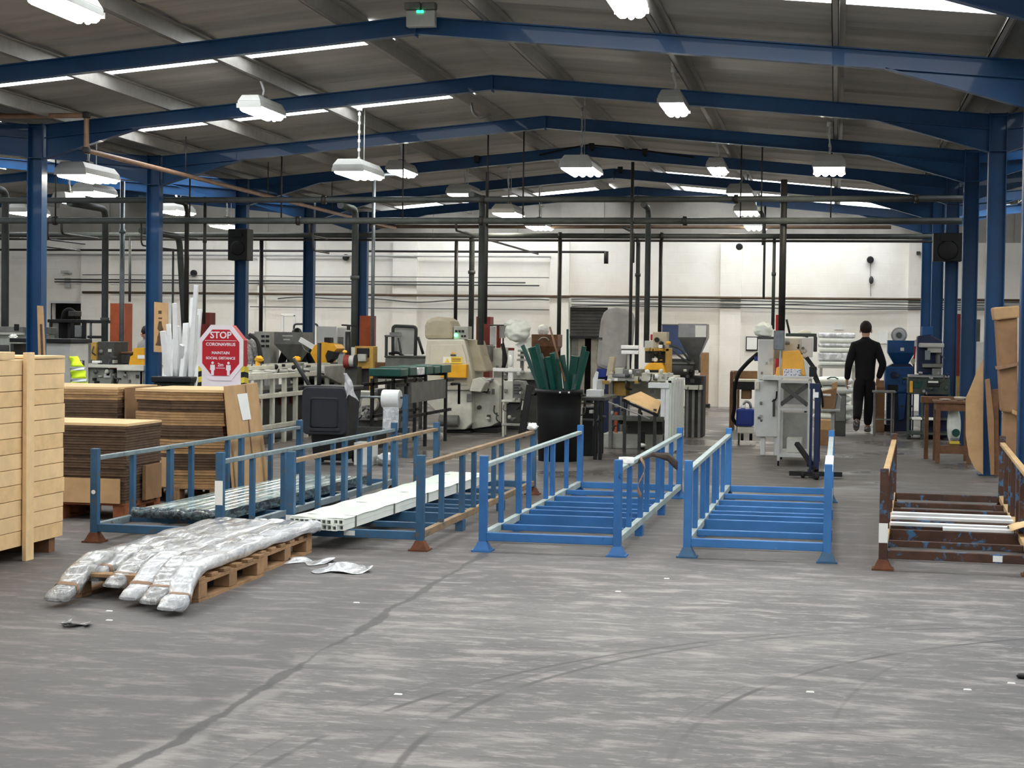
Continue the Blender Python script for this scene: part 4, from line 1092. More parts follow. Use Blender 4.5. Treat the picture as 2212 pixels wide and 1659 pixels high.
mach('calibration_unit', 'worn grey metal box with an ochre post on the left work bench', 'machine', 225, 23.7, [
    B_('block','dark_grey', 211, 738, 247, 788, 0.05, 0.5), B_('post','ochre_paint', 196, 739, 208, 778, 0.0, 0.08), B_('side_block','mid_grey', 186, 739, 197, 784, 0.1, 0.3), ('tube','column','pipe_grey', [(196,694,0.2),(196,738,0.2)], 0.018), B_('knob','black_plastic', 192, 692, 200, 697, 0.15, 0.1), B_('clamp_arm','black_metal', 188, 725, 212, 731, 0.15, 0.15), B_('paper','paper', 198, 779, 216, 784, -0.02, 0.1)])
mach('steel_tray', 'dark brown steel tray beside the orange boxed pillar', 'tray', 264, 24.0, [
    ('poly','tray','dark_grey', [(249,764),(283,762),(279,785),(254,786)], 0, 0.4), B_('rim','brown_wood', 248, 760, 284, 764, -0.02, 0.44)])
mach('yellow_saw_guard', 'yellow machine guard at the second left column', 'machine guard', 296, 23.9, [
    ('poly','guard','yellow_paint', [(288,752),(311,751),(311,789),(278,788),(281,770),(287,767)], 0, 0.4), B_('label_plate','paper', 297, 767, 312, 775, -0.012, 0.01, 0.0), B_('plinth','dark_grey', 276, 786, 311, 790, 0.02, 0.36)])
def pillar(px0, px1, y0, Y, mat, mat2, label, dep=0.3):
    b = at((px0+px1)/2, 800, Y); t = thing('boxed_pillar', label, 'pillar', (b.x, Y, 0), group='boxed pillars')
    a, c = at(px0, y0, Y), at(px1, y0, Y)
    MB().box(a.x, Y, 0, c.x, Y+0.02, a.z).build('front_board', mat, t)
    MB().box(a.x, Y+0.021, 0, a.x+0.02, Y+dep, a.z).build('side_board', mat2, t)
    MB().box(c.x-0.02, Y+0.021, 0, c.x, Y+dep, a.z).build('side_board', mat2, t)
    MB().box(a.x+0.021, Y+0.021, 0, c.x-0.021, Y+dep, a.z-0.01).build('core', mat2, t)
    return t
pillar(238, 272, 655, 29.6, 'orange_paint', 'orange_paint', 'orange boxed pillar behind the left work bench')
pillar(433, 452, 675, 27.9, 'maroon_paint', 'maroon_paint', 'dark red boxed pillar left of the stop sign')
pillar(777, 803, 682, 29.8, 'orange_paint', 'maroon_paint', 'rust-red boxed pillar right of the thick grey drop pipe')
pillar(1029, 1059, 684, 29.6, 'maroon_paint', 'maroon_paint', 'maroon boxed pillar behind the cream machine')
pillar(1676, 1684, 680, 32.0, 'red_paint', 'maroon_paint', 'narrow red pillar behind the amber hood machine')
pillar(2065, 2080, 678, 28.0, 'maroon_paint', 'maroon_paint', 'dark red pillar between the right blue columns')
# --- bin with white profile offcuts
ob = at(390, 830, 18.9)
bt = thing('offcut_bin', 'black bin holding white plastic offcuts behind the cardboard stacks', 'bin', (ob.x, 18.9, 0))
w = at(432,830,18.6).x - at(346,830,18.6).x; zt = at(390, 814, 18.6).z
MB().frustum(ob.x, 18.9, 0.0, w*0.78, 0.46, zt-0.07, w*0.93, 0.56).build('bin_body', 'black_plastic', bt, bevel=0.02)
MB().frustum(ob.x, 18.9, zt-0.07, w, 0.62, zt, w, 0.62).build('rim', 'black_plastic', bt, bevel=0.015)
tips = [(352,715,362),(364,700,372),(377,655,380),(372,735,366),(385,704,384),(393,745,390),(402,698,396),(398,760,392),(416,644,408),(422,680,414),(424,616,412),(432,668,420),(418,720,405),(438,735,424),(360,760,356)]
wn = ('far left short','left','tall left','low left','middle left','low middle','middle','lowest middle','tall right','right','tallest','tall far right','short right','far right','lowest left')
for i, (tx, ty, bx) in enumerate(tips):
    a = at(bx, 813, 18.75+0.3*((i*5)%7)/7); b = at(tx, ty, 18.7+0.5*((i*3)%5)/5)
    d = (b-a); a2 = a - d.normalized()*0.30
    MB().bar(tuple(a2), tuple(b), 0.055 if i % 3 else 0.075, 0.03, up=(0.2,1,0)).build('white_offcut', 'white_plastic', bevel=0.004, label=wn[i]+' white plastic offcut standing in the bin left of the stop sign', cat='plastic offcut', group='white offcuts in the bin')
# --- stop sign stand
SY = 17.0
def text(body, size, loc, mat, parent, name, ext=0.002, align='CENTER', rot=(math.pi/2,0,0)):
    cu = bpy.data.curves.new(name, 'FONT'); cu.body = body; cu.size = size; cu.align_x = align; cu.align_y = 'CENTER'; cu.extrude = ext; cu.offset = size*0.018; cu.resolution_u = 3
    tmp = bpy.data.objects.new(name, cu); COL.objects.link(tmp)
    bpy.context.view_layer.update()
    me = bpy.data.meshes.new_from_object(tmp.evaluated_get(bpy.context.evaluated_depsgraph_get()))
    bpy.data.objects.remove(tmp); me.materials.clear(); me.materials.append(M(mat)); me.name = name
    o = bpy.data.objects.new(name, me); COL.objects.link(o); o.parent = parent
    og = ORG.get(parent.name, (0,0,0)); o.location = (loc[0]-og[0], loc[1]-og[1], loc[2]-og[2]); o.rotation_euler = rot
    return o
plain('sign_red', S(186,30,44), 0.45, 0, 0.03)
plain('sign_white', S(240,232,238), 0.5, 0, 0.02)
plain('hazard_yellow', S(226,204,70), 0.5, 0, 0.03)
c = at(477, 762, SY); st = thing('stop_sign_stand', 'red octagonal stop coronavirus sign on a white stand with hazard stripes', 'sign', (c.x, SY, 0))
hw = (at(524,762,SY).x - at(429,762,SY).x)/2; hz = (at(477,703,SY).z - at(477,822,SY).z)/2
def octo(f, g=1.0): k = 0.46; return [(c.x-hw*f*k, c.z+hz*f), (c.x+hw*f*k, c.z+hz*f), (c.x+hw*f, c.z+hz*f*k), (c.x+hw*f, c.z-hz*f*k), (c.x+hw*f*k, c.z-hz*f), (c.x-hw*f*k, c.z-hz*f), (c.x-hw*f, c.z-hz*f*k), (c.x-hw*f, c.z+hz*f*k)]
MB().prism(octo(1.0), SY+0.012, SY+0.14, 'y').build('box_side', 'sign_red', st)
MB().prism(octo(1.01), SY, SY+0.0115, 'y').build('white_border', 'sign_white', st)
MB().prism(octo(0.84), SY-0.004, SY-0.0005, 'y').build('red_face', 'sign_red', st)
yt = SY-0.0065; k = hz/60.0
text('STOP', 21.5*k*0.95, (c.x-0.0, yt, c.z+hz*0.63), 'sign_white', st, 'lettering')
text('CORONAVIRUS', 9.6*k, (c.x, yt, c.z+hz*0.30), 'sign_white', st, 'lettering')
text('MAINTAIN', 8.6*k, (c.x, yt, c.z-hz*0.01), 'sign_white', st, 'lettering')
text('SOCIAL DISTANCE', 8.0*k, (c.x, yt, c.z-hz*0.20), 'sign_white', st, 'lettering')
text('2m', 10.5*k, (c.x, yt, c.z-hz*0.44), 'sign_white', st, 'lettering')
MB().box(c.x-hw*0.2, yt-0.002, c.z-hz*0.57, c.x+hw*0.2, yt+0.002, c.z-hz*0.545).build('arrow_line', 'sign_white', st)
MB().box(c.x-hw*0.72, yt-0.002, c.z+hz*0.435, c.x+hw*0.72, yt+0.002, c.z+hz*0.45).build('rule_line', 'sign_white', st)
for s_ in (-1, 1):
    fx = c.x + s_*hw*0.36
    MB().lathe([(0.014,-0.002),(0.014,0.002)], 14, (fx, yt, c.z-hz*0.37), axis='y').build('figure_head', 'sign_white', st)
    MB().prism([(fx-0.024,c.z-hz*0.44),(fx+0.024,c.z-hz*0.44),(fx+0.027,c.z-hz*0.62),(fx+0.016,c.z-hz*0.64),(fx+0.014,c.z-hz*0.82),(fx-0.014,c.z-hz*0.82),(fx-0.016,c.z-hz*0.64),(fx-0.027,c.z-hz*0.62)], yt-0.002, yt+0.002, 'y').build('figure_body', 'sign_white', st)
MB().box(c.x-hw*0.88, SY+0.01, 0, c.x+hw*0.90, SY+0.14, c.z-hz*0.46).build('stand_panel', 'sign_white', st)
zb = c.z-hz*0.50; i = 0
for sx0, sx1 in ((c.x+hw*0.905, c.x+hw*1.06), (c.x-hw*1.04, c.x-hw*0.885)):
    z = zb; i = 0
    while z > 0.1:
        MB().hexa([(sx0,SY+0.01,z-0.058),(sx1,SY+0.01,z-0.05),(sx1,SY+0.14,z-0.066),(sx0,SY+0.14,z-0.074)], [(sx0,SY+0.01,z),(sx1,SY+0.01,z+0.008),(sx1,SY+0.14,z-0.008),(sx0,SY+0.14,z-0.016)]).build('hazard_stripe', 'hazard_yellow' if i % 2 == 0 else 'black_plastic', st)
        z -= 0.058; i += 1
# --- haul-off line along the hall, left of the wheelie bin
XH = -7.50
ho = thing('haul_off_table', 'long pale grey haul-off frame with open bays behind the wheelie bin', 'machine', (XH-0.4, 22.6, 0))
YA, YB = 20.9, 25.4
n = 9
for i in range(n+1):
    y = YA + (YB-YA)*i/n
    MB().box(XH-0.05, y-0.04, 0.0, XH, y+0.04, 0.90).build('post', 'machine_pale', ho)
    if i % 2 == 0: MB().box(XH-0.75, y-0.04, 0.0, XH-0.70, y+0.04, 0.90).build('post', 'machine_pale', ho)
for z, h in ((0.88,0.07),(0.62,0.06),(0.20,0.06)):
    MB().box(XH-0.06, YA-0.06, z, XH+0.012, YB+0.06, z+h).build('side_rail', 'machine_pale', ho, bevel=0.006)
    MB().box(XH-0.76, YA-0.06, z, XH-0.70, YB+0.06, z+h).build('side_rail', 'machine_pale', ho)
MB().box(XH-0.70, YA, 0.70, XH-0.08, YB, 0.73).build('inner_tray', 'dark_grey', ho)
MB().box(XH-0.60, YA+0.1, 0.22, XH-0.15, YB-0.1, 0.60).build('drive_housing', 'dark_grey', ho)
for i in range(9):
    y = YA + (YB-YA)*(i+0.5)/9
    if i % 3 != 2: MB().box(XH-0.14, y-0.12, 0.50, XH-0.10, y+0.10, 0.60).build('red_guard', 'maroon_paint', ho)
    MB().tube([(XH-0.68, y, 0.97), (XH-0.06, y, 0.97)], 0.03, 10).build('roller', 'machine_grey', ho)
for x0 in (XH-0.66, XH-0.30):
    MB().box(x0, YA-0.2, 1.0, x0+0.08, YB-0.2, 1.05).build('top_guide', 'machine_pale', ho)
for i in range(10):
    y = YA-0.1 + i*0.46
    MB().box(XH-0.34, y, 0.95, XH-0.26, y+0.06, 1.0).build('guide_block', 'machine_pale', ho)
MB().box(XH-0.72, YA, 0.951, XH+0.01, YA+0.9, 0.97).build('deck_plate', 'machine_pale', ho)
MB().prism([(YB-1.3, 1.02),(YB+0.5,1.02),(YB+0.7,0.93),(YB+0.3,0.48),(YB-0.1,0.38),(YB-0.4,0.72),(YB-1.3,0.88)], XH-0.7, XH+0.03, 'x').build('head_casing', 'machine_grey', ho, bevel=0.01)
# clutter on it
for i, (px, py, Yq, nm, mt, lab) in enumerate(((560,776,22.5,'work_glove','yellow_paint','left yellow work glove on the haul-off frame'),(641,776,23.6,'work_glove','yellow_paint','right yellow work glove beside the cap worker'))):
    q = at(px, py, Yq); MB().ellipsoid((q.x,q.y,q.z), 0.06,0.05,0.045,14,8,0.12).tube([(q.x-0.02,q.y,q.z-0.03),(q.x-0.03,q.y,q.z-0.16)], 0.035, 8).build(nm, mt, label=lab, cat='glove')
mach('hopper', 'grey pyramid feed hopper left of the yellow machine', 'hopper', 625, 26.6, [
    ('hop','hopper','mid_grey', 592, 655, 717, 743, 618, 636, 782, 0, 0.55), F_('stand','dark_grey', 612, 644, 782, 0.1, 0.35), B_('marking','lamp_body', 610, 724, 632, 727, -0.008, 0.006, 0.0), B_('marking','lamp_body', 612, 732, 626, 735, -0.008, 0.006, 0.0)])
mach('control_box', 'grey electrical cabinet with dark vents right of the stop sign', 'cabinet', 566, 27.2, [
    F_('cabinet','machine_grey', 549, 585, 716, 0, 0.45)] + [B_('vent','black_metal', x, y, x+7, y+5, -0.012, 0.014, 0.0) for y in (724,734,745) for x in (564, 574)] )
mach('cable_bundle', 'tangle of clear wrapped hoses between stop sign and grey cabinet', 'hoses', 550, 26.4, [
    ('tube','hose','pipe_galv', [(536,730,0),(548,722,0.1),(560,745,0.1),(566,785,0),(566,925,0)], 0.035), ('tube','hose','film_clear', [(533,735,0.2),(545,740,0.2),(552,765,0.2),(556,795,0.2)], 0.045), ('tube','hose','pipe_dark', [(538,722,-0.1),(556,735,-0.1),(562,770,-0.1),(570,800,-0.1)], 0.03), ('tube','hose','film_clear', [(530,745,0.1),(540,760,0.1),(545,800,0.1)], 0.05)])
mach('window_frame_sample', 'white window frame sample standing against the back wall', 'window frame', 622, 35.5, [
    B_('jamb','white_plastic', 607, 680, 612, 716, 0, 0.06), B_('jamb','white_plastic', 633, 680, 638, 716, 0, 0.06), B_('head','white_plastic', 607, 678, 638, 684, 0, 0.06), F_('stand','white_paint', 610, 636, 716, 0.05, 0.25)])
mach('yellow_press', 'yellow machine head with black clamp behind the haul-off frame', 'machine', 700, 26.2, [
    ('poly','head','yellow_paint', [(679,746),(695,739),(722,744),(728,753),(722,760),(708,757),(702,770),(708,780),(707,792),(697,799),(686,792),(670,763)], 0, 0.45), ('poly','clamp','black_metal', [(709,759),(723,761),(718,775),(707,783),(703,772)], -0.06, 0.3), F_('stand','dark_grey', 684, 716, 797, 0.1, 0.4), ('bar','support_arm','white_plastic', (648,733,0.1), (680,752,0.1), 0.05, 0.08), ('tube','wire','pipe_galv', [(652,742,0.05),(656,755,0.05),(668,762,0.05)], 0.008), B_('motor','black_metal', 700, 729, 713, 741, 0.15, 0.2), B_('foot_clamp','black_metal', 705, 783, 720, 800, 0.0, 0.25)])
mach('machine_enclosure', 'white machine enclosure panels behind the yellow machine', 'machine', 725, 28.6, [
    F_('panel','white_paint', 684, 727, 705, 0, 0.5), F_('panel','white_paint', 727, 752, 708, 0.05, 0.5), B_('slot','mid_grey', 730, 728, 741, 764, 0.03, 0.03, 0.0)])
mach('tubular_frame', 'thin grey tubular frame around the third left column', 'frame', 660, 31.5, [
    ('tube','frame_tube','pipe_grey', [(635,790,0),(635,700,0),(686,700,0),(686,790,0)], 0.02), F_('foot','pipe_grey', 633, 637, 785, 0, 0.05), F_('foot','pipe_grey', 684, 688, 785, 0, 0.05)])
mach('gas_cylinder', 'black cylinder with a T-handle valve left of the thick grey pipe', 'cylinder', 752, 24.3, [
    ('tube','cylinder','black_plastic', [(752,717,0),(752,800,0)], 0.045), ('tube','neck','black_metal', [(753,703,0),(753,716,0)], 0.028), ('tube','handle','black_metal', [(738,702,0),(771,704,0)], 0.012), ('tube','collar','lamp_body', [(752,713,0),(752,717,0)], 0.04), F_('stand','dark_grey', 745, 760, 798, 0.0, 0.15)])
mach('cable_drum', 'red and white cable drum on the machine line', 'drum', 757, 24.0, [
    ('cyl','red_flange','maroon_paint', 750, 781, 0, 0.10, 0.08, 'x'), ('cyl','white_core','lamp_body', 761, 780, 0, 0.085, 0.08, 'x'), ('cyl','black_flange','black_plastic', 768, 780, 0, 0.10, 0.02, 'x'), ('ell','yellow_knob','amber_paint', 745, 760, 0, 0.035, 0.035, 0.025), F_('support','dark_grey', 748, 772, 792, 0.05, 0.25)])
mach('ochre_frame', 'ochre-yellow steel frame with a dark housing, left of the grey trough', 'machine', 790, 24.4, [
    B_('housing','ochre_paint', 766, 748, 800, 783, 0.05, 0.4), B_('dark_face','black_metal', 770, 752, 797, 772, 0.03, 0.03), F_('post','ochre_paint', 798, 806, 748, -0.02, 0.12), B_('arm','ochre_paint', 772, 781, 806, 796, 0.0, 0.12), F_('plinth','dark_grey', 776, 802, 797, 0.1, 0.4), B_('bracket','machine_grey', 772, 765, 790, 781, -0.06, 0.1)])
mach('cooling_trough', 'long weathered grey cooling trough left of the cream machine', 'machine', 860, 26.0, [
    B_('trough','mid_grey', 832, 771, 921, 803, 0, 0.7), B_('rim','dark_grey', 830, 769, 921, 773, -0.02, 0.75), F_('leg','dark_grey', 836, 842, 803, 0.1, 0.08), F_('leg','dark_grey', 905, 911, 803, 0.1, 0.08), B_('motor','brown_wood', 806, 783, 832, 810, 0.05, 0.3), B_('pump','machine_grey', 832, 795, 852, 808, -0.15, 0.12), B_('bench','machine_grey', 800, 809, 868, 824, -0.1, 0.5), F_('leg','mid_grey', 806, 812, 824, 0.0, 0.08), F_('leg','mid_grey', 858, 864, 824, 0.0, 0.08)])
mach('guard_cage', 'white and steel open frames above the grey trough', 'frame', 865, 28.4, [
    ('tube','tall_frame','pipe_grey', [(849,770,0),(849,704,0),(899,706,0),(897,770,0)], 0.03), B_('white_panel','white_paint', 853, 708, 895, 766, 0.1, 0.03), B_('short_post','pipe_grey', 831, 726, 836, 771, -0.3, 0.06), B_('short_rail','pipe_galv', 830, 724, 864, 728, -0.3, 0.06), ('tube','strut','pipe_grey', [(850,728,-0.3),(850,768,-0.3)], 0.02), ('tube','strut','pipe_grey', [(861,730,-0.3),(867,768,-0.3)], 0.02), ('tube','lever','pipe_dark', [(903,728,0),(914,765,0)], 0.025), ('tube','hose','black_plastic', [(840,764,-0.4),(860,761,-0.4),(872,770,-0.4)], 0.025), F_('stand','mid_grey', 832, 898, 775, 0.0, 0.4), B_('valve','stainless', 841, 718, 862, 728, -0.35, 0.2)])

def fittings(t, x0, y0, x1, y1, Y, n, seed, mats=('machine_grey','dark_grey','black_metal','machine_pale','mid_grey')):
    """small brackets, knobs and cables on a machine"""
    rnd = random.Random(seed)
    for i in range(n):
        px, py = rnd.uniform(x0, x1), rnd.uniform(y0, y1); y = Y + rnd.uniform(-0.04, 0.02); mt = rnd.choice(mats); k = rnd.random()
        if k < 0.45:
            w, h = rnd.uniform(3, 9), rnd.uniform(2.5, 8); MB().pbox(px, py, px+w, py+h, y, rnd.uniform(0.05,0.14)).build('fitting', mt, t, bevel=0.004)
        elif k < 0.7:
            a = at(px, py, y); MB().lathe([(0.02,-0.03),(rnd.uniform(0.022,0.04),0.0),(0.02,0.03)], 10, tuple(a), axis=rnd.choice('xyz')).build('knob', mt, t)
        else:
            a, b = at(px, py, y), at(px+rnd.uniform(-14,14), py+rnd.uniform(4,22), y); MB().elbow([tuple(a), (a.x,y-0.06,(a.z+b.z)/2-0.03), tuple(b)], rnd.uniform(0.006,0.014), 6, 0.08).build('cable', rnd.choice(('rubber','pipe_grey','dark_grey')), t)
def named(label_part):
    return [o for o in COL.objects if o.parent is None and label_part in str(o.get('label',''))][0]
fittings(named('long pale work bench'), 188, 796, 300, 828, 23.62, 14, 1)
fittings(named('worn grey metal box'), 188, 740, 245, 780, 23.72, 8, 2)
fittings(ho, 545, 782, 690, 800, 22.6, 16, 3)
fittings(named('weathered grey cooling trough'), 806, 790, 905, 822, 25.85, 14, 4)
# --- cream machine in the middle left
CY = 25.2
cm = mach('cream_machine', 'large cream machine cabinet with a domed beige tower, centre left', 'machine', 965, CY, [
    ('poly','front_cabinet','cream_paint', [(922,734),(1003,733),(1013,770),(1019,805),(1018,843),(917,843),(917,790)], 0, 0.9, 0.02),
    ('poly','door_panel','cream_paint', [(929,745),(998,744),(1006,772),(1010,806),(1009,832),(926,832)], -0.02, 0.022, 0.008),
    ('poly','lower_body','machine_pale', [(920,843),(1019,843),(1019,915),(1005,928),(960,928),(955,900),(920,870)], 0.05, 0.85, 0.02),
    ('poly','side_unit','machine_pale', [(1019,818),(1062,818),(1079,833),(1077,912),(1060,921),(1019,927)], 0.25, 0.8, 0.015),
    ('poly','console','machine_pale', [(1020,820),(1036,815),(1050,826),(1038,847),(1014,845)], -0.12, 0.35, 0.012),
    ('poly','shoulder_housing','beige_cover', [(1006,735),(1030,734),(1036,752),(1040,770),(1052,803),(1021,803),(1014,768)], 0.2, 0.6, 0.03),
    ('poly','tower_cover','beige_cover', [(916,733),(916,703),(921,692),(932,686),(945,684),(962,686),(973,693),(979,706),(980,733)], 0.15, 0.6, 0.06),
    B_('control_panel','machine_grey', 980, 705, 1012, 733, 0.05, 0.25),
    ] + [B_('>button','black_plastic', x, 713, x+5, 718, 0.035, 0.02, 0.0) for x in (983,990,997)] + [B_('>button','black_plastic', x, 724, x+4, 728, 0.035, 0.02, 0.0) for x in (996,1002)] + [
    B_('yellow_box','yellow_paint', 951, 787, 1007, 816, -0.22, 0.18), B_('warning_plate','paper', 957, 771, 999, 785, -0.035, 0.012, 0.0), B_('>yellow_field','hazard_yellow', 974, 771, 998, 785, -0.042, 0.006, 0.0), B_('>print_line','ochre_paint', 976, 774, 995, 777, -0.047, 0.004, 0.0), B_('>print_line','ochre_paint', 976, 779, 995, 781, -0.047, 0.004, 0.0),
    ('poly','warning_triangle','hazard_yellow', [(966,773),(971,783),(961,783)], -0.045, 0.008, 0.0), B_('small_sign','amber_paint', 975, 761, 983, 764, -0.035, 0.012, 0.0), B_('small_print','dark_grey', 973, 766, 985, 769, -0.035, 0.012, 0.0),
    F_('plinth','black_metal', 960, 1016, 930, 0.1, 0.7), F_('plinth','black_metal', 1022, 1074, 924, 0.3, 0.7), ('cyl','motor','mid_grey', 970, 909, -0.05, 0.09, 0.3, 'x'),
    B_('vent_bolt','dark_grey', 1031, 880, 1034, 884, 0.235, 0.02, 0.0), B_('switch_plate','mid_grey', 1062, 840, 1068, 852, 0.235, 0.02, 0.0), B_('hatch','mid_grey', 1008, 851, 1020, 868, 0.03, 0.03), B_('dial_plate','stainless', 1044, 818, 1062, 824, 0.15, 0.2)])
emis('led_machine', (0.1, 1.0, 0.3, 1), 4.0)
q = at(985, 724, CY+0.04); MB().lathe([(0.03,-0.006),(0.026,-0.014)], 14, (q.x,q.y,q.z), axis='y').build('green_lamp', 'led_machine', cm)
# --- trolley of green profiles, along the hall
XG = at(861, 813, 20.6).x; GY0, GY1 = 20.6, 23.6
gt = thing('profile_trolley', 'black frame trolley carrying short dark green profiles in front of the cream machine', 'trolley', (XG, 22.1, 0))
zt = at(861, 826, 20.6).z
for y in (GY0+0.45, GY0+1.5, GY0+2.7):
    for x in (XG, XG-0.45): MB().box(x-0.035, y-0.035, 0.0, x, y+0.035, zt+0.03).build('post', 'black_metal', gt)
    MB().box(XG-0.45, y-0.03, zt+0.0305, XG, y+0.03, zt+0.07).build('cross_arm', 'black_metal', gt)
for x in (XG, XG-0.45):
    MB().box(x-0.035, GY0, zt-0.06, x, GY1+0.15, zt-0.02).build('long_rail', 'black_metal', gt)
    MB().box(x-0.035, GY0+0.3, 0.42, x, GY1, 0.46).build('long_rail', 'black_metal', gt)
MB().box(XG+0.002, GY0+0.55, 0.62, XG+0.03, GY1-0.5, 0.88).build('side_panel', 'mid_grey', gt)
MB().tube([(XG,GY1,zt-0.1),(XG+0.02,GY1+0.4,zt-0.1),(XG+0.02,GY1+0.4,0.5)], 0.02, 8).build('push_handle', 'black_metal', gt)
ys = GY0
for i, (ln, mt, lab) in enumerate(((0.42,'green_profile','nearest green'),(0.40,'green_profile','second green'),(0.36,'film_white','pale film-wrapped'),(0.42,'green_profile','fourth green'),(0.36,'green_profile','fifth green'),(0.62,'green_profile','farthest long green'))):
    MB().box(XG-0.40, ys+0.03, zt+0.071, XG+0.02, ys+ln, zt+0.17+0.015*(i%2)).build('profile_block', mt, bevel=0.01, label=lab+' profile block on the black frame trolley', cat='profile block', group='blocks on the profile trolley')
    ys += ln+0.06
# --- film roll dispenser
q = at(846, 862, 20.0)
fd = thing('film_dispenser', 'white film roll on a horizontal shaft hanging beside the wheelie bin', 'film roll', (q.x, 20.0, 0))
r = 0.115
MB().lathe([(r*0.97,-0.11),(r,-0.1),(r,0.1),(r*0.97,0.11)], 28, (q.x,20.0,q.z), axis='x').build('roll', 'white_plastic', fd)
s0 = at(757, 846, 20.0); MB().tube([(s0.x,20.0,q.z+0.02),(q.x+0.15,20.0,q.z+0.02)], 0.014, 8).build('shaft', 'pipe_galv', fd)
MB().grid(lambda u, v: (q.x-0.09+0.20*u, 20.0-r*0.55-0.02*v+0.006*math.sin(u*7+v*4), q.z-0.08-0.30*v), 10, 10).build('hanging_film', 'film_white', fd, solid=0.004)
q2 = at(772, 870, 20.1); MB().box(q2.x-0.05, 20.05, 0.0, q2.x+0.01, 20.12, q.z+0.06).build('stand_post', 'rack_teal', fd)
MB().box(q.x+0.15, 20.0-0.04, 0.0, q.x+0.20, 20.04, q.z+0.06).build('stand_post', 'rack_teal', fd)
MB().box(q2.x, 20.05, 0.30, q.x+0.2, 20.12, 0.36).build('base_beam', 'dark_grey', fd)
mach('gearbox_unit', 'grey gearbox with a cream fan cover behind the film roll', 'machine', 795, 21.4, [
    F_('base','dark_grey', 760, 814, 905, 0.1, 0.5), B_('gearbox','machine_grey', 762, 855, 800, 900, 0.1, 0.4), ('cyl','fan_cover','cream_paint', 800, 872, 0.1, 0.11, 0.12, 'y'), B_('housing','mid_grey', 800, 840, 816, 895, 0.2, 0.4), B_('top_plate','machine_grey', 757, 846, 806, 856, 0.05, 0.5), B_('tray','stainless', 768, 900, 816, 908, 0.0, 0.5)])
# --- wheelie bin with open lid hanging down
WY = 18.45
q = at(702, 920, WY); wx = at(748,920,WY).x - at(655,920,WY).x
wb_ = thing('wheelie_bin', 'black wheelie bin with its lid hanging open, behind the left racks', 'bin', (q.x, WY+0.3, 0))
zt = at(702, 834, WY).z
MB().frustum(q.x+0.01, WY+0.32, 0.05, wx*0.74, 0.42, zt-0.03, wx*0.98, 0.56).build('bin_body', 'black_plastic', wb_, bevel=0.03)
MB().box(q.x-wx*0.53, WY+0.02, zt-0.05, q.x+wx*0.55, WY+0.62, zt).build('rim', 'black_plastic', wb_, bevel=0.012)
def rrect(cx, cz, hw_, hh_, r_, n=6):
    out = []
    for (sx, sz, a0) in ((1,1,0),(-1,1,90),(-1,-1,180),(1,-1,270)):
        for i in range(n+1):
            a = math.radians(a0+90*i/n); out.append((cx+sx*(hw_-r_)+r_*math.cos(a), cz+sz*(hh_-r_)+r_*math.sin(a)))
    return out
lz = at(702, 888, WY).z; lh = (at(702,838,WY).z-at(702,940,WY).z)/2
plain('bin_lid', S(38,41,47), 0.55, 0, 0.12, 10)
MB().prism(rrect(q.x-0.005, lz, wx*0.52, lh, 0.07), WY-0.02, WY+0.03, 'y').build('lid', 'bin_lid', wb_, bevel=0.012)
ring = MB(); o1 = rrect(q.x-0.005, lz-0.02, wx*0.33, lh*0.66, 0.03); o2 = rrect(q.x-0.005, lz-0.02, wx*0.30, lh*0.60, 0.03)
n_ = len(o1)
for i in range(n_):
    j = (i+1) % n_
    a, b, c_, d = o1[i], o1[j], o2[j], o2[i]
    ring.add([(a[0],WY-0.021,a[1]),(b[0],WY-0.021,b[1]),(c_[0],WY-0.030,c_[1]),(d[0],WY-0.030,d[1])], [(0,1,2,3)])
ring.build('lid_ridge', 'black_plastic', wb_)
MB().box(q.x-wx*0.36, WY-0.035, lz-lh*0.86, q.x+wx*0.36, WY-0.02, lz-lh*0.72).build('lid_grip', 'bin_lid', wb_, bevel=0.01)
for sx in (-1, 1):
    MB().lathe([(0.08,-0.025),(0.095,-0.02),(0.095,0.02),(0.08,0.025)], 20, (q.x+sx*wx*0.40, WY+0.55, 0.096), axis='x').build('wheel', 'rubber', wb_)
for i, (xa, ya, xb, yb, lab) in enumerate(((633,775,668,832,'slanting'),(690,741,689,832,'upright'))):
    a, b = at(xa, ya, WY+0.3), at(xb, yb, WY+0.3); b2 = b + (b-a).normalized()*0.35
    MB().tube([tuple(a), tuple(b2)], 0.026 if i else 0.024, 8).build('black_pole', 'black_plastic', label=lab+' black pole sticking out of the wheelie bin', cat='pole')
q3 = at(752, 835, WY-0.06)
MB().grid(lambda u, v: (q3.x-0.06+0.03*v+(0.05+0.09*v)*u+0.01*math.sin(9*v+5*u), WY-0.05+0.03*math.sin(u*6+v*3), q3.z+0.15-0.32*v*(0.75+0.4*abs(u-0.4))), 10, 14).build('film_drape', 'film_white', solid=0.006, label='white plastic film draped over the right rim of the wheelie bin', cat='plastic film')
# white cartons on the floor behind the second rack
q4 = fl(782, 1005)
MB().box(q4.x-0.10, q4.y, 0, q4.x+0.12, q4.y+0.25, 0.26).build('white_carton', 'white_paint', bevel=0.005, label='small white carton on the floor behind the second rack', cat='carton')
MB().ellipsoid((q4.x+0.27,q4.y+0.1,0.075), 0.13,0.12,0.075,16,10,0.1).build('white_bag', 'film_white', label='small white bag on the floor beside the white carton', cat='bag')
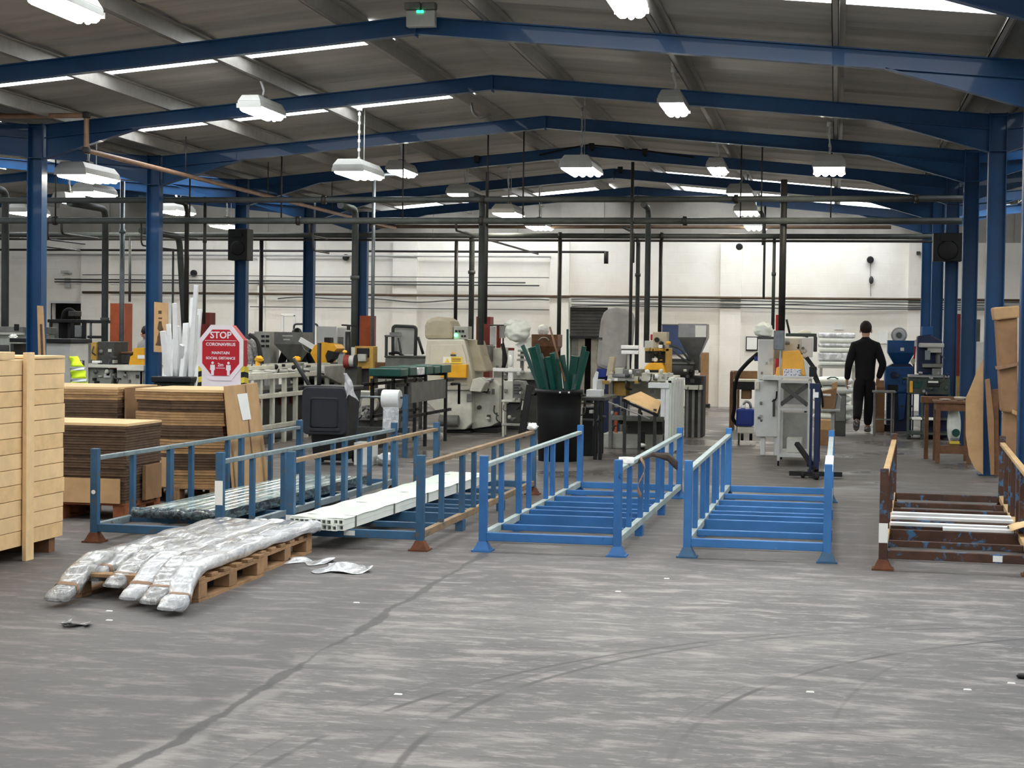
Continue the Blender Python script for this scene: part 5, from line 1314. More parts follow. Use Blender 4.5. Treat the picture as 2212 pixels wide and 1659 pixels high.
# --- units right of the cream machine
mach('take_off_stand', 'white cross-shaped stand with grey boxes between cream machine and round bin', 'machine', 1105, 24.6, [
    B_('upright','white_paint', 1097, 757, 1108, 826, 0, 0.05), B_('cross_bar','white_paint', 1064, 795, 1126, 803, -0.02, 0.04), ('ell','head_disc','white_paint', 1103, 780, 0.0, 0.045, 0.03, 0.09), B_('grey_box','machine_grey', 1088, 823, 1108, 866, -0.05, 0.35), ('poly','louvre_box','mid_grey', [(1108,822),(1128,824),(1136,838),(1133,862),(1108,864)], -0.02, 0.35),
    F_('leg','machine_pale', 1085, 1090, 866, -0.05, 0.05), F_('leg','machine_pale', 1126, 1131, 866, -0.05, 0.05), F_('leg','machine_pale', 1090, 1094, 866, 0.4, 0.05), F_('leg','machine_pale', 1124, 1128, 866, 0.4, 0.05), B_('shelf','machine_pale', 1083, 864, 1133, 869, -0.06, 0.52), B_('lower_shelf','machine_grey', 1083, 915, 1133, 920, -0.06, 0.52), B_('inner_unit','dark_grey', 1094, 872, 1124, 914, 0.05, 0.35)] + [B_('louvre','dark_grey', 1110, y, 1124, y+2, -0.035, 0.02, 0.0) for y in (830,836,842,848)])
mach('extruder_barrel', 'grey extruder bench with dark underside behind the white cross stand', 'machine', 1110, 26.5, [
    B_('bench','machine_grey', 1066, 803, 1160, 820, 0, 0.7), F_('cabinet','dark_grey', 1070, 1160, 820, 0.1, 0.6), B_('block','mid_grey', 1042, 746, 1060, 781, 0.2, 0.4), B_('block','machine_pale', 1062, 752, 1090, 794, 0.4, 0.3), B_('fin','machine_grey', 1118, 755, 1138, 760, 0.1, 0.2), B_('fin','machine_grey', 1118, 765, 1136, 770, 0.1, 0.2), B_('fin','machine_grey', 1116, 775, 1138, 780, 0.1, 0.2), F_('fin_post','mid_grey', 1124, 1130, 750, 0.15, 0.1)])
mach('red_gantry', 'dark red angle frame with white plates above the machine benches', 'frame', 1090, 29.0, [
    B_('post','maroon_paint', 1072, 703, 1077, 757, 0, 0.06), B_('arm','maroon_paint', 1072, 751, 1110, 757, -0.02, 0.06), B_('stem','maroon_paint', 1077, 730, 1081, 751, 0.0, 0.05), B_('top_bar','pipe_grey', 1055, 701, 1094, 704, 0, 0.04), B_('white_plate','white_paint', 1058, 705, 1071, 745, 0.05, 0.02), B_('white_plate','lamp_body', 1076, 703, 1092, 730, 0.05, 0.02), F_('stand','dark_grey', 1078, 1100, 757, 0.1, 0.2)])
mach('bag_stand', 'pale plastic bag on a thin stand above the machine benches', 'bag', 1115, 24.9, [
    ('ell','bag','bag_white', 1118, 715, 0, 0.19, 0.17, 0.165, 0.07), ('ell','bag_top','bag_white', 1108, 700, 0, 0.13, 0.12, 0.07, 0.1), ('poly','bag_corner','bag_white', [(1112,744),(1146,728),(1146,752),(1128,758)], 0.05, 0.1), F_('post','pipe_dark', 1085, 1088, 730, 0.05, 0.03), ('tube','hose','rubber', [(1085,742,0),(1093,775,0),(1086,798,0)], 0.03)])
mach('brown_hopper', 'brown feed hopper with a white bag on top left of the roller shutter', 'hopper', 1175, 29.0, [
    ('hop','hopper','brown_wood', 1148, 1205, 722, 748, 1165, 1190, 772, 0, 0.5), F_('stand','dark_grey', 1160, 1195, 772, 0.05, 0.4), ('ell','bag','white_plastic', 1174, 713, 0.2, 0.10, 0.1, 0.10, 0.08), ('tube','marking','lamp_body', [(1163,735,-0.005),(1170,729,-0.005),(1180,729,-0.005),(1186,735,-0.005)], 0.008)])
# --- round bin with green profiles
RY = 20.2
q = at(1207, 900, RY); rw = (at(1256,860,RY).x - at(1157,860,RY).x)/2; zt = at(1207, 842, RY-rw).z
gb = thing('round_bin', 'large round black bin full of long dark green profiles, centre', 'bin', (q.x, RY, 0))
MB().lathe([(rw*0.86,0.0),(rw*0.95,zt*0.7),(rw*0.97,zt-0.06),(rw*1.04,zt-0.055),(rw*1.05,zt),(rw*0.96,zt),(rw*0.9,zt-0.2),(rw*0.8,0.06)], 36, (q.x,RY,0)).build('bin_body', 'black_plastic', gb)
for s_ in (-1, 1): MB().cbox(q.x+s_*rw*1.08, RY-0.05, zt-0.07, 0.05, 0.16, 0.03).build('handle', 'black_plastic', gb, bevel=0.008)
for px in (1210, 1228): 
    w_ = at(px, 850, RY-rw); MB().cbox(w_.x, RY-math.sqrt(max(0.01,(rw*1.05)**2-(w_.x-q.x)**2))-0.002, zt-0.03, 0.02, 0.012, 0.02).build('sticker', 'paper', gb)
gt_ = [(1129,746,1166,0.05),(1145,751,1172,0.05),(1152,749,1178,0.06),(1160,744,1182,0.05),(1167,765,1187,0.06),(1183,771,1196,0.06),(1192,763,1202,0.06),(1197,760,1208,0.06),(1215,767,1222,0.06),(1226,711,1228,0.022),(1242,769,1235,0.10),(1250,772,1240,0.09),(1262,748,1244,0.055),(1269,759,1250,0.05),(1205,775,1210,0.05),(1175,775,1190,0.05)]
wd = ('leftmost leaning','second from left','third from left','fourth from left','short left','short middle','tall middle left','tall middle','right of the middle','thin tallest upright','broad right','second broad right','tall right','rightmost leaning','low middle','low left')
for i, (tx, ty, bx, w) in enumerate(gt_):
    yb = RY + 0.11*math.sin(i*2.1); yt_ = yb + 0.18*math.cos(i*1.7)
    a, b = at(bx, 842, yb), at(tx, ty, yt_)
    s1 = a.z; a = a + Vector((0,0,0)); a2 = a + (a-b).normalized()*(0.40 if (a.x-q.x)*(b.x-a.x) > 0 else 0.15)
    a2.y = RY + (yb-RY)*0.6; a2.x = q.x + max(-0.6*rw, min(0.6*rw, a2.x-q.x))
    MB().bar(tuple(a2), tuple(b), w, 0.03 if w < 0.08 else 0.05, up=(0.1,1,0)).build('green_profile', 'green_profile', bevel=0.004, label=wd[i]+' dark green profile standing in the round bin', cat='profile', group='green profiles in the round bin')
a, b = at(1204, 765, RY), at(1188, 707, RY+0.2); MB().tube([tuple(a-(b-a)*1.0), tuple(b)], 0.013, 8).build('brown_rod', 'brown_wood', label='thin brown rod rising from the round bin', cat='rod')
# black leaning channel beside the round bin
a, b = fl(1128, 945), at(1142, 832, RY+1.0)
a = fl(1126, 948); MB().bar((a.x,a.y,0.02), tuple(at(1145, 832, a.y+0.05)), 0.10, 0.05, up=(0,1,0)).build('leaning_channel', 'black_metal', bevel=0.006, label='black steel channel leaning left of the round bin', cat='channel')
# --- grey padded tall cover
mach('padded_cover', 'tall machine tower under a grey padded cover, centre', 'machine', 1325, 26.2, [
    ('poly','cover','grey_cover', [(1288,793),(1291,740),(1297,690),(1303,675),(1312,668),(1330,664),(1348,667),(1358,676),(1362,690),(1358,740),(1352,800),(1318,803)], 0, 0.7, 0.07), F_('base','navy_paint', 1290, 1352, 803, 0.05, 0.6), B_('blue_box','royal_blue', 1289, 797, 1309, 815, -0.15, 0.15), B_('strap_mark','dark_grey', 1290, 729, 1301, 733, -0.01, 0.012, 0.0), B_('red_edge','orange_paint', 1359, 705, 1362, 745, 0.3, 0.05)])
# --- machine group right of the round bin
mach('trimming_table', 'cluttered trimming table on dark trestle legs right of the round bin', 'table', 1285, 20.5, [
    B_('table_top','dark_grey', 1256, 858, 1306, 866, 0, 1.2), F_('leg','black_metal', 1283, 1290, 866, 0.02, 0.06), F_('leg','black_metal', 1294, 1301, 866, 0.02, 0.06), F_('leg','black_metal', 1260, 1265, 866, 1.1, 0.06), F_('leg','black_metal', 1299, 1304, 866, 1.1, 0.06), F_('skirt','black_plastic', 1258, 1282, 880, 0.6, 0.5), B_('cross_rail','dark_grey', 1258, 905, 1300, 910, 0.02, 0.04)])
mach('paper_stack', 'white boxes and papers on the trimming table', 'papers', 1280, 20.6, [
    B_('white_box','white_plastic', 1266, 842, 1298, 858, 0.1, 0.3), ('poly','white_sheet','white_plastic', [(1280,820),(1287,802),(1292,804),(1287,842),(1280,842)], 0.2, 0.06), B_('grey_box','lamp_body', 1286, 820, 1302, 842, 0.3, 0.2), B_('amber_tag','ochre_paint', 1299, 822, 1315, 830, 0.3, 0.05)])
mach('coating_line', 'long worn machine table with legs and a yellow hood, right of centre', 'machine', 1380, 22.6, [
    B_('table_top','machine_pale', 1312, 813, 1452, 824, 0, 1.2), F_('leg','mid_grey', 1316, 1324, 824, 0.05, 0.1), F_('leg','mid_grey', 1340, 1346, 824, 1.0, 0.1), F_('leg','mid_grey', 1440, 1448, 824, 0.05, 0.1), B_('side_plate','ochre_paint', 1315, 825, 1352, 855, 0.15, 0.5), B_('side_panel','machine_pale', 1352, 822, 1450, 862, 0.6, 0.05), B_('sheet_rack','machine_pale', 1386, 806, 1450, 824, -0.05, 0.3), ('poly','pillar','beige_cover', [(1309,812),(1316,772),(1328,770),(1322,812)], 0.3, 0.2), B_('vice','mid_grey', 1346, 798, 1386, 812, 0.1, 0.4), B_('clamp','machine_grey', 1328, 795, 1346, 812, 0.2, 0.2), B_('foil','stainless', 1322, 808, 1364, 815, -0.04, 0.2), B_('beam','mid_grey', 1322, 899, 1432, 909, 0.0, 0.15), F_('pedestal','dark_grey', 1345, 1430, 910, 0.2, 0.5), F_('concrete_block','machine_grey', 1302, 1432, 938, 0.1, 0.6), F_('orange_strut','orange_paint', 1327, 1334, 890, 0.4, 0.06), F_('jack','black_metal', 1382, 1392, 932, -0.05, 0.1), ('ell','jack_foot','white_plastic', 1386, 962, -0.06, 0.06,0.05,0.03)])
mach('yellow_hood_unit', 'yellow hood with a slot below an ochre framed housing, right of centre', 'machine', 1415, 23.4, [
    ('poly','hood','yellow_paint', [(1390,806),(1393,792),(1402,784),(1429,784),(1433,792),(1436,806)], -0.2, 0.4, 0.01), B_('slot','black_plastic', 1400, 799, 1422, 806, -0.215, 0.02, 0.0), B_('housing_post','ochre_paint', 1437, 752, 1446, 806, 0, 0.4), B_('housing_back','dark_grey', 1393, 758, 1438, 784, 0.2, 0.2), B_('housing_top','ochre_paint', 1393, 752, 1446, 759, 0, 0.4), B_('motor_box','beige_cover', 1410, 717, 1440, 752, 0.05, 0.35), ('cyl','motor_face','black_metal', 1419, 734, 0.03, 0.035, 0.05, 'y'), B_('white_unit','lamp_body', 1392, 736, 1412, 756, 0.05, 0.3), B_('red_tag','red_paint', 1405, 722, 1409, 735, 0.1, 0.05), B_('bottle','white_plastic', 1408, 768, 1416, 781, 0.12, 0.05), ('cyl','yellow_knob','yellow_paint', 1428, 753, -0.03, 0.03, 0.04, 'y'), B_('stand','machine_pale', 1392, 806, 1444, 814, 0.0, 0.4)])
mach('steel_hopper', 'stainless pyramid hopper above a dark motor drum, right of centre', 'hopper', 1496, 25.6, [
    ('hop','hopper','stainless', 1465, 1527, 699, 729, 1485, 1508, 772, 0, 0.5), ('poly','paper_sheet','paper', [(1502,703),(1526,703),(1525,728),(1502,728)], -0.008, 0.006, 0.0), ('tube','hose','pipe_grey', [(1448,746,0),(1470,752,0),(1490,780,0)], 0.02), ('tube','hose','pipe_grey', [(1448,750,-0.1),(1462,765,-0.1),(1490,785,-0.1)], 0.015), ('cyl','drum','dark_grey', 1474, 796, 0.1, 0.15, 0.36, 'x'), B_('drum_band','mid_grey', 1448, 783, 1500, 787, -0.06, 0.3), F_('frame','dark_grey', 1480, 1520, 812, 0.1, 0.5), B_('spout','dark_grey', 1484, 770, 1510, 800, 0.1, 0.3), B_('rail','machine_pale', 1478, 832, 1516, 842, -0.1, 0.6), F_('leg','mid_grey', 1482, 1488, 842, -0.05, 0.06), F_('leg','mid_grey', 1495, 1501, 842, -0.05, 0.06), F_('leg','mid_grey', 1508, 1514, 842, -0.05, 0.06), B_('dark_block','black_metal', 1480, 815, 1512, 832, -0.05, 0.4)])
mach('twin_bar_stand', 'white twin-bar head on a thin stand in front of the padded cover', 'stand', 1362, 23.2, [
    B_('bar','white_plastic', 1341, 746, 1379, 754, 0, 0.12), B_('bar','white_plastic', 1342, 757, 1379, 765, 0, 0.12), B_('back_plate','mid_grey', 1342, 753, 1379, 758, 0.05, 0.06), F_('stem','lamp_body', 1355, 1360, 765, 0.04, 0.04)])
# slanted chute with card sheet
YC = 21.9
ch = thing('sheet_chute', 'slanting dark chute frame with a tan card sheet, right of centre', 'chute', tuple(at(1385, 905, YC)))
p0, p1, p2, p3 = at(1346,860,YC), at(1384,846,YC+0.5), at(1428,868,YC+0.5), at(1420,893,YC)
MB().add([p0,p3,p2,p1], [(0,1,2,3)]).build('card_sheet', 'cardboard_pale', ch, solid=0.006)
for a, b in ((p0,p3),(p3,p2),(p2,p1),(p1,p0)): MB().bar(tuple(a-Vector((0,0,0.03))), tuple(b-Vector((0,0,0.03))), 0.03, 0.03).build('frame_bar', 'black_metal', ch)
for d in (0, 0.2):
    a, b = at(1314, 868, YC-0.1+d), at(1404-8*d, 905, YC-0.1+d); MB().tube([tuple(a), tuple(b)], 0.008, 6).build('guide_wire', 'lamp_body', ch)
for px, d in ((1350,0.05),(1415,0.05),(1382,0.5)): 
    q = at(px, 880, YC+d); MB().box(q.x-0.02, q.y-0.02, 0.0, q.x+0.02, q.y+0.02, q.z-0.02).build('leg', 'dark_grey', ch)
# stack of white profiles standing along the hall
YP = 21.55
ws = thing('profile_rack', 'white rack of upright profile lengths beside the chute', 'rack', tuple(at(1450, 985, YP)))
ws.location.z = 0; ORG[ws.name] = tuple(ws.location)
a = at(1428, 830, YP); b = at(1446, 830, YP)
MB().box(a.x, YP-0.02, at(1430,900,YP).z, a.x+0.06, YP+0.03, at(1430,835,YP).z).build('front_post', 'white_plastic', ws)
MB().box(b.x-0.05, YP-0.02, 0.0, b.x, YP+0.03, at(1440,838,YP).z).build('front_post', 'white_plastic', ws)
c0 = at(1401, 832, YP); c1 = at(1446, 832, YP); MB().box(c0.x, YP-0.05, c0.z-0.035, c1.x, YP+0.05, c0.z+0.035).build('top_beam', 'white_plastic', ws, bevel=0.006)
c2 = at(1404, 845, YP); MB().cbox(c2.x+0.03, YP, c2.z, 0.06, 0.08, 0.05).build('caster_bracket', 'dark_grey', ws)
zb = at(1460, 818, YP).z
for i in range(9):
    y = YP + 0.10 + i*0.2
    MB().box(b.x-0.03, y, 0.02, b.x+0.02+0.012*(i%2), y+0.185, zb - 0.01*i + 0.02*(i%2)).build('profile_length', 'white_plastic' if i % 2 else 'tube_tint', ws, bevel=0.004)
MB().box(b.x-0.06, YP+0.1, zb-0.06, b.x+0.03, YP+1.9, zb-0.03).build('top_rail', 'white_plastic', ws)
# --- things on the back wall
mach('notice_panel', 'dark blue notice panel on the back wall behind the steel hopper', 'notice board', 1455, YW-0.08, [B_('board','notice_blue', 1430, 702, 1482, 765, 0.0, 0.03), B_('frame_strip','mid_grey', 1429, 700, 1483, 703, -0.01, 0.04)])
mach('card_strip', 'tall brown packaging strip standing at the back wall, right of the hopper', 'packaging', 1522, YW-0.5, [F_('strip','cardboard_dark', 1513, 1530, 762, 0, 0.25), F_('dark_foot','black_metal', 1516, 1532, 873, -0.05, 0.3)])
mach('wall_papers', 'white papers pinned to the back wall right of the hopper', 'papers', 1518, YW-0.03, [B_('sheet','paper', 1508, 735, 1530, 761, 0, 0.01, 0.0)])
mach('clipboard', 'brown clipboard with a white sheet hanging on the back wall', 'clipboard', 1578, YW-0.06, [B_('board','brown_wood', 1567, 720, 1590, 751, 0, 0.02), B_('sheet','paper', 1571, 723, 1585, 742, -0.008, 0.006, 0.0), B_('clip','black_metal', 1574, 718, 1583, 723, -0.015, 0.02)])
mach('framed_notice', 'white framed notice on the wall left of the amber hood machine', 'notice', 1624, YW-0.06, [B_('frame','black_metal', 1611, 727, 1637, 758, 0.01, 0.02), B_('sheet','paper', 1613, 729, 1635, 755, 0.002, 0.01, 0.0)])
for i, (px, py, lab) in enumerate(((1597,533,'small black wall speaker high on the wall left of the thick dark pipe'),(1880,561,'round black wall sounder high on the right of the back wall'),(747,556,'round black wall sounder between the left pipes'),(418,590,'black wall camera unit left of the loudspeaker column'))):
    q = at(px, py, YW-0.1); MB().lathe([(0.05,0.1),(0.075,0.05),(0.075,-0.02),(0.05,-0.05)], 16, tuple(q), axis='y').build('wall_sounder', 'black_plastic', label=lab, cat='sounder')
q = at(1882, 605, YW-0.06); MB().ellipsoid(tuple(q), 0.05, 0.04, 0.085, 12, 8).build('wall_bell', 'dark_grey', label='dark oval fitting below the round sounder', cat='fitting')
MB().tube([tuple(at(1880,566,YW-0.03)), tuple(at(1881,640,YW-0.03))], 0.006, 6).build('wall_cable', 'pipe_grey', label='thin cable below the round sounder on the right wall', cat='cable')
MB().pbox(1980, 543, 1988, 550, YW-0.2, 0.07).build('wall_switch', 'dark_grey', label='small dark switch on the right pilaster', cat='switch')
mach('wall_bracket', 'small white security camera on a wall bracket, far left', 'camera', 142, YW-0.25, [B_('arm','lamp_body', 138, 588, 150, 592, 0.1, 0.15), B_('camera_body','lamp_body', 131, 584, 147, 590, 0, 0.1), B_('box','lamp_body', 139, 600, 150, 622, 0.15, 0.08)])

fittings(named('cluttered trimming table'), 1258, 862, 1300, 930, 20.55, 10, 5)
fittings(named('long worn machine table'), 1314, 800, 1448, 830, 22.55, 26, 6, ('machine_grey','dark_grey','machine_pale','ochre_paint','stainless','white_plastic'))
fittings(named('long worn machine table'), 1318, 860, 1430, 935, 22.7, 14, 7)
fittings(named('grey extruder bench'), 1066, 790, 1150, 830, 26.4, 16, 8)
fittings(named('white cross-shaped stand'), 1086, 830, 1130, 910, 24.5, 12, 9)
fittings(named('stainless pyramid hopper'), 1450, 790, 1512, 845, 25.4, 14, 10)
fittings(named('yellow hood with a slot'), 1394, 740, 1444, 784, 23.35, 14, 11, ('ochre_paint','dark_grey','white_plastic','black_metal','yellow_paint'))
fittings(named('grey gearbox with'), 762, 850, 810, 900, 21.35, 12, 12)
fittings(cm, 1022, 825, 1074, 905, CY+0.2, 8, 13)
# --- white machine with the amber hood
def _pat():
    t = NT('printed_pattern'); v = t.co.outputs['Object']
    c = t.n('ShaderNodeTexVoronoi'); t.l(t.mapping(v, (1,1,1)), c.inputs['Vector']); c.inputs['Scale'].default_value = 38
    t.color(t.mix(t.ramp(c.outputs['Distance'], 0.25, 0.45), S(120,124,150), S(228,226,232))); t.rough(0.6); return t.m
SPEC['printed_pattern'] = _pat
MY = 22.0
mach('amber_hood_machine', 'white machine with an amber hood and blue-grey electric box, right', 'machine', 1700, MY, [
    B_('left_panel','white_paint', 1637, 733, 1671, 820, 0.2, 0.5), B_('upper_cabinet','machine_pale', 1671, 730, 1745, 775, 0.45, 0.4), B_('upper_panel','white_paint', 1732, 729, 1755, 772, 0.4, 0.4), B_('electric_box','pipe_galv', 1671, 714, 1694, 756, -0.05, 0.2), F_('post','lamp_body', 1684, 1688, 756, -0.02, 0.04),
    ('poly','amber_hood','amber_paint', [(1690,759),(1725,757),(1736,777),(1740,812),(1675,812),(1677,794),(1688,790)], 0.0, 0.45, 0.012), ('poly','hood_side','white_paint', [(1736,776),(1745,784),(1750,812),(1740,812)], 0.0, 0.4), B_('printed_box','printed_pattern', 1692, 797, 1730, 820, -0.12, 0.12), B_('shelf','white_paint', 1647, 812, 1751, 822, -0.14, 0.8), ('poly','lower_body','white_paint', [(1630,822),(1680,822),(1680,944),(1634,944),(1629,930)], 0.05, 0.7, 0.012), F_('leg','white_paint', 1643, 1653, 944, 0.1, 0.08), F_('leg','white_paint', 1672, 1680, 944, 0.1, 0.08), B_('back_panel','machine_grey', 1682, 824, 1751, 884, 0.4, 0.03), B_('lower_back_panel','machine_grey', 1682, 891, 1751, 970, 0.4, 0.03), B_('handle','dark_grey', 1669, 862, 1674, 900, 0.02, 0.04), B_('bolt','mid_grey', 1642, 906, 1647, 911, 0.03, 0.03),
    B_('side_tab','cream_paint', 1631, 825, 1640, 842, -0.02, 0.05)])
pm = thing('hood_trolley', 'white open trolley frame in front of the amber hood machine', 'trolley', tuple(at(1715, 1010, 20.4)))
pm.location.z = 0; ORG[pm.name] = tuple(pm.location)
TY = 20.3
x0, x1 = at(1680, 900, TY).x, at(1750, 900, TY).x
zt = at(1715, 822, TY).z
for x in (x0, x1-0.03):
    for y in (TY, TY+1.1): MB().box(x, y, 0.06, x+0.03, y+0.03, zt).build('post', 'lamp_body', pm)
for y in (TY, TY+1.1):
    for x in (x0, x1-0.03): MB().lathe([(0.03,-0.012),(0.035,0),(0.03,0.012)], 12, (x+0.015,y+0.015,0.035), axis='x').build('caster', 'rubber', pm)
for zz in (zt-0.03, at(1715,887,TY).z, at(1715,988,TY).z): MB().box(x0+0.031, TY, zz, x1-0.031, TY+1.12, zz+0.03).build('shelf', 'lamp_body', pm)
MB().bar((x0+0.03,TY+0.02,zt-0.05), (x1-0.03,TY+0.02,at(1715,884,TY).z+0.05), 0.05, 0.03, up=(0,1,0)).build('brace', 'dark_grey', pm)
MB().bar((x1-0.03,TY+0.06,zt-0.05), (x0+0.03,TY+0.06,at(1715,884,TY).z+0.05), 0.05, 0.03, up=(0,1,0)).build('brace', 'dark_grey', pm)
MB().box(x0+0.1, TY+0.35, at(1715,988,TY).z+0.031, x1-0.1, TY+0.8, at(1715,988,TY).z+0.20).build('tool_box', 'machine_grey', pm, bevel=0.006)
mach('monitor_arm', 'dark monitor arm and clamps right of the amber hood', 'monitor arm', 1755, 21.2, [
    ('bar','arm','black_metal', (1742,772,0), (1762,800,0), 0.05, 0.05), ('bar','arm','black_metal', (1755,795,0), (1772,838,0), 0.06, 0.05), B_('clamp','black_plastic', 1748, 792, 1764, 814, -0.05, 0.12), F_('post','black_metal', 1768, 1774, 830, 0.0, 0.06), ('tube','cable','rubber', [(1758,815,0.05),(1776,850,0.05),(1777,880,0.05)], 0.015)])
mach('overhead_bar', 'dark green-grey gantry bar above the amber hood machine', 'gantry', 1730, 23.2, [B_('bar','green_grey_paint', 1697, 720, 1764, 727, 0, 0.12), B_('drop_end','dark_grey', 1757, 727, 1765, 760, 0, 0.12), F_('post','dark_grey', 1740, 1746, 727, 0.12, 0.08), ('tube','conduit','rubber', [(1699,690,0.05),(1704,712,0.05),(1706,722,0.05)], 0.015)])
mach('paper_pile', 'crumpled pale bag on top of the white machine, left of the electric box', 'bag', 1650, 22.6, [('ell','bag','bag_white', 1650, 714, 0, 0.12, 0.1, 0.10, 0.12), B_('support','dark_grey', 1636, 727, 1672, 733, -0.1, 0.3)])
mach('dome_cap', 'pale dome on the gantry bar of the amber hood machine', 'dome', 1738, 23.3, [('ell','dome','cream_paint', 1739, 720, 0, 0.09, 0.08, 0.05)])
# --- navy lifting mast
LY = 18.7
lm_ = thing('lifting_mast', 'navy twin-post lifting mast on black cross feet, in front of the white machine', 'lift', (at(1762,1000,LY).x, LY, 0))
for xa, xb in ((1749,1755),(1759,1771)):
    a, b = at(xa, 900, LY), at(xb, 900, LY); MB().box(a.x, LY, 0.05, b.x, LY+0.08, at(1760,832,LY).z).build('mast_post', 'navy_paint', lm_, bevel=0.006)
a, b = at(1749, 836, LY), at(1771, 836, LY); MB().box(a.x, LY-0.005, a.z-0.02, b.x, LY+0.085, a.z+0.04).build('mast_head', 'navy_paint', lm_)
q = at(1763, 853, LY); MB().box(q.x-0.025, LY-0.008, q.z-0.03, q.x+0.025, LY-0.001, q.z+0.03).build('paper_tag', 'paper', lm_)
c = (at(1751,900,LY).x + at(1771,900,LY).x)/2
MB().bar((c-0.27, LY-0.02, 0.045), (c+0.30, LY+0.02, 0.045), 0.06, 0.05).build('foot_bar', 'black_metal', lm_)
MB().bar((c+0.03, LY-0.28, 0.045), (c-0.05, LY+0.40, 0.045), 0.06, 0.05).build('foot_bar', 'black_metal', lm_)
MB().bar((c-0.20, LY+0.25, 0.36), (c+0.02, LY-0.02, 0.08), 0.05, 0.04).build('brace', 'black_metal', lm_)
for dx, dy in ((-0.12,-0.05),(0.03,-0.28)): MB().lathe([(0.03,-0.02),(0.035,0),(0.03,0.02)], 14, (c+dx, LY+dy, 0.036), axis='x').build('caster', 'rubber', lm_)
# --- desk and blue canister at the wall
mach('brown_desk', 'brown wooden desk with a black drawer behind the blue canister', 'desk', 1605, 27.6, [
    B_('back_board','cardboard_dark', 1578, 801, 1636, 822, 0.6, 0.03), F_('side','brown_wood', 1577, 1584, 803, 0.0, 0.6), B_('top','cream_paint', 1584, 820, 1640, 825, -0.02, 0.6), B_('drawer','black_plastic', 1586, 825, 1640, 842, 0.0, 0.5), F_('leg','brown_wood', 1592, 1597, 842, 0.0, 0.06), B_('box','cardboard_dark', 1601, 841, 1622, 862, 0.1, 0.3), F_('side','brown_wood', 1634, 1640, 825, 0.0, 0.6)])
mach('blue_canister', 'blue canister on a small wheeled trolley at the left of the white machine', 'canister', 1610, 24.3, [
    B_('canister','royal_blue', 1590, 883, 1628, 921, 0, 0.3, 0.03), B_('cap','white_plastic', 1600, 874, 1610, 882, 0.08, 0.08, 0.01), B_('trolley_deck','machine_pale', 1592, 923, 1630, 936, -0.02, 0.36), ('cyl','wheel','rubber', 1603, 944, 0.0, 0.05, 0.04, 'x'), ('cyl','wheel','rubber', 1622, 944, 0.25, 0.05, 0.04, 'x'), F_('jack','dark_grey', 1594, 1598, 936, 0.0, 0.04), ('tube','fittings','stainless', [(1604,880,0.1),(1610,866,0.1),(1620,870,0.1),(1622,882,0.1)], 0.02)])
MB().elbow([tuple(at(x, y, Yq)) for x, y, Yq in ((1636,765,22.45),(1618,780,22.8),(1594,806,23.4),(1587,840,23.9),(1587,880,24.2),(1582,905,24.4),(1593,918,24.42))], 0.028, 10, 0.25).build('black_hose', 'rubber', label='black hose arching down left of the white machine to the blue canister', cat='hose')
mach('blue_valve', 'small blue valve where the black hose meets the white machine', 'valve', 1632, 22.4, [B_('valve','royal_blue', 1629, 770, 1638, 780, 0.0, 0.08)])
# --- stacked wrapped packs and sacks at the wall
for i, (ya, yb) in enumerate(((719,730),(731,741),(742,750),(751,761),(762,780),(781,790))):
    a = at(1767, (ya+yb)/2, 34.0); b = at(1848, (ya+yb)/2, 34.0); z0, z1 = at(1800, yb, 34.0).z, at(1800, ya, 34.0).z
    z1 = z1 if i == 0 else zlast - 0.006
    zlast = z0
    MB().box(a.x+0.02*(i%2), 34.0, z0, b.x-0.02*(i%2), 35.0, z1).build('wrapped_pack', 'bag_white' if i % 2 else 'film_white', bevel=0.03, label=('topmost','second','third','fourth','fifth','lowest')[i]+' long film-wrapped pack in the pile behind the walking person', cat='wrapped pack', group='packs piled at the wall')
a = at(1767, 800, 34.0); b = at(1848, 800, 34.0)
st_ = thing('pack_rack', 'grey steel table under the pile of film-wrapped packs', 'table', ((a.x+b.x)/2, 34.5, 0))
MB().box(a.x, 34.0, zlast-0.05, b.x, 35.0, zlast-0.004).build('table_top', 'machine_grey', st_)
for x in (a.x+0.03, b.x-0.06):
    for y in (34.03, 34.92): MB().box(x, y, 0, x+0.05, y+0.05, zlast-0.0505).build('leg', 'machine_grey', st_)
zs = 0.0
SYk = 31.8
base = at(1800, 880, SYk)
for i in range(5):
    h = 0.17; cx = base.x + (-0.02, 0.03, -0.03, 0.02, 0.0)[i]
    MB().grid(lambda u, v: (cx+0.36*math.copysign(abs(math.cos(2*math.pi*u))**0.6, math.cos(2*math.pi*u))*math.sin(math.pi*v)**0.5, SYk+0.3*math.copysign(abs(math.sin(2*math.pi*u))**0.6, math.sin(2*math.pi*u))*math.sin(math.pi*v)**0.5, zs+h/2+h/2*math.cos(math.pi*v)*(1+0.06*math.sin(9*u*6.28))*0.96), 28, 12).build('white_sack', 'bag_white', label=('lowest','second','middle','fourth','top')[i]+' bulging white sack in the pile left of the walking person', cat='sack', group='sacks in the pile')
    zs += h*0.97
MB().tube([(base.x-0.12,SYk-0.27,0.79),(base.x-0.06,SYk-0.28,0.82),(base.x+0.02,SYk-0.28,0.82),(base.x+0.08,SYk-0.27,0.79)], 0.012, 6).build('sack_print', 'green_profile', label='green curved print on the front of the sack pile', cat='print')
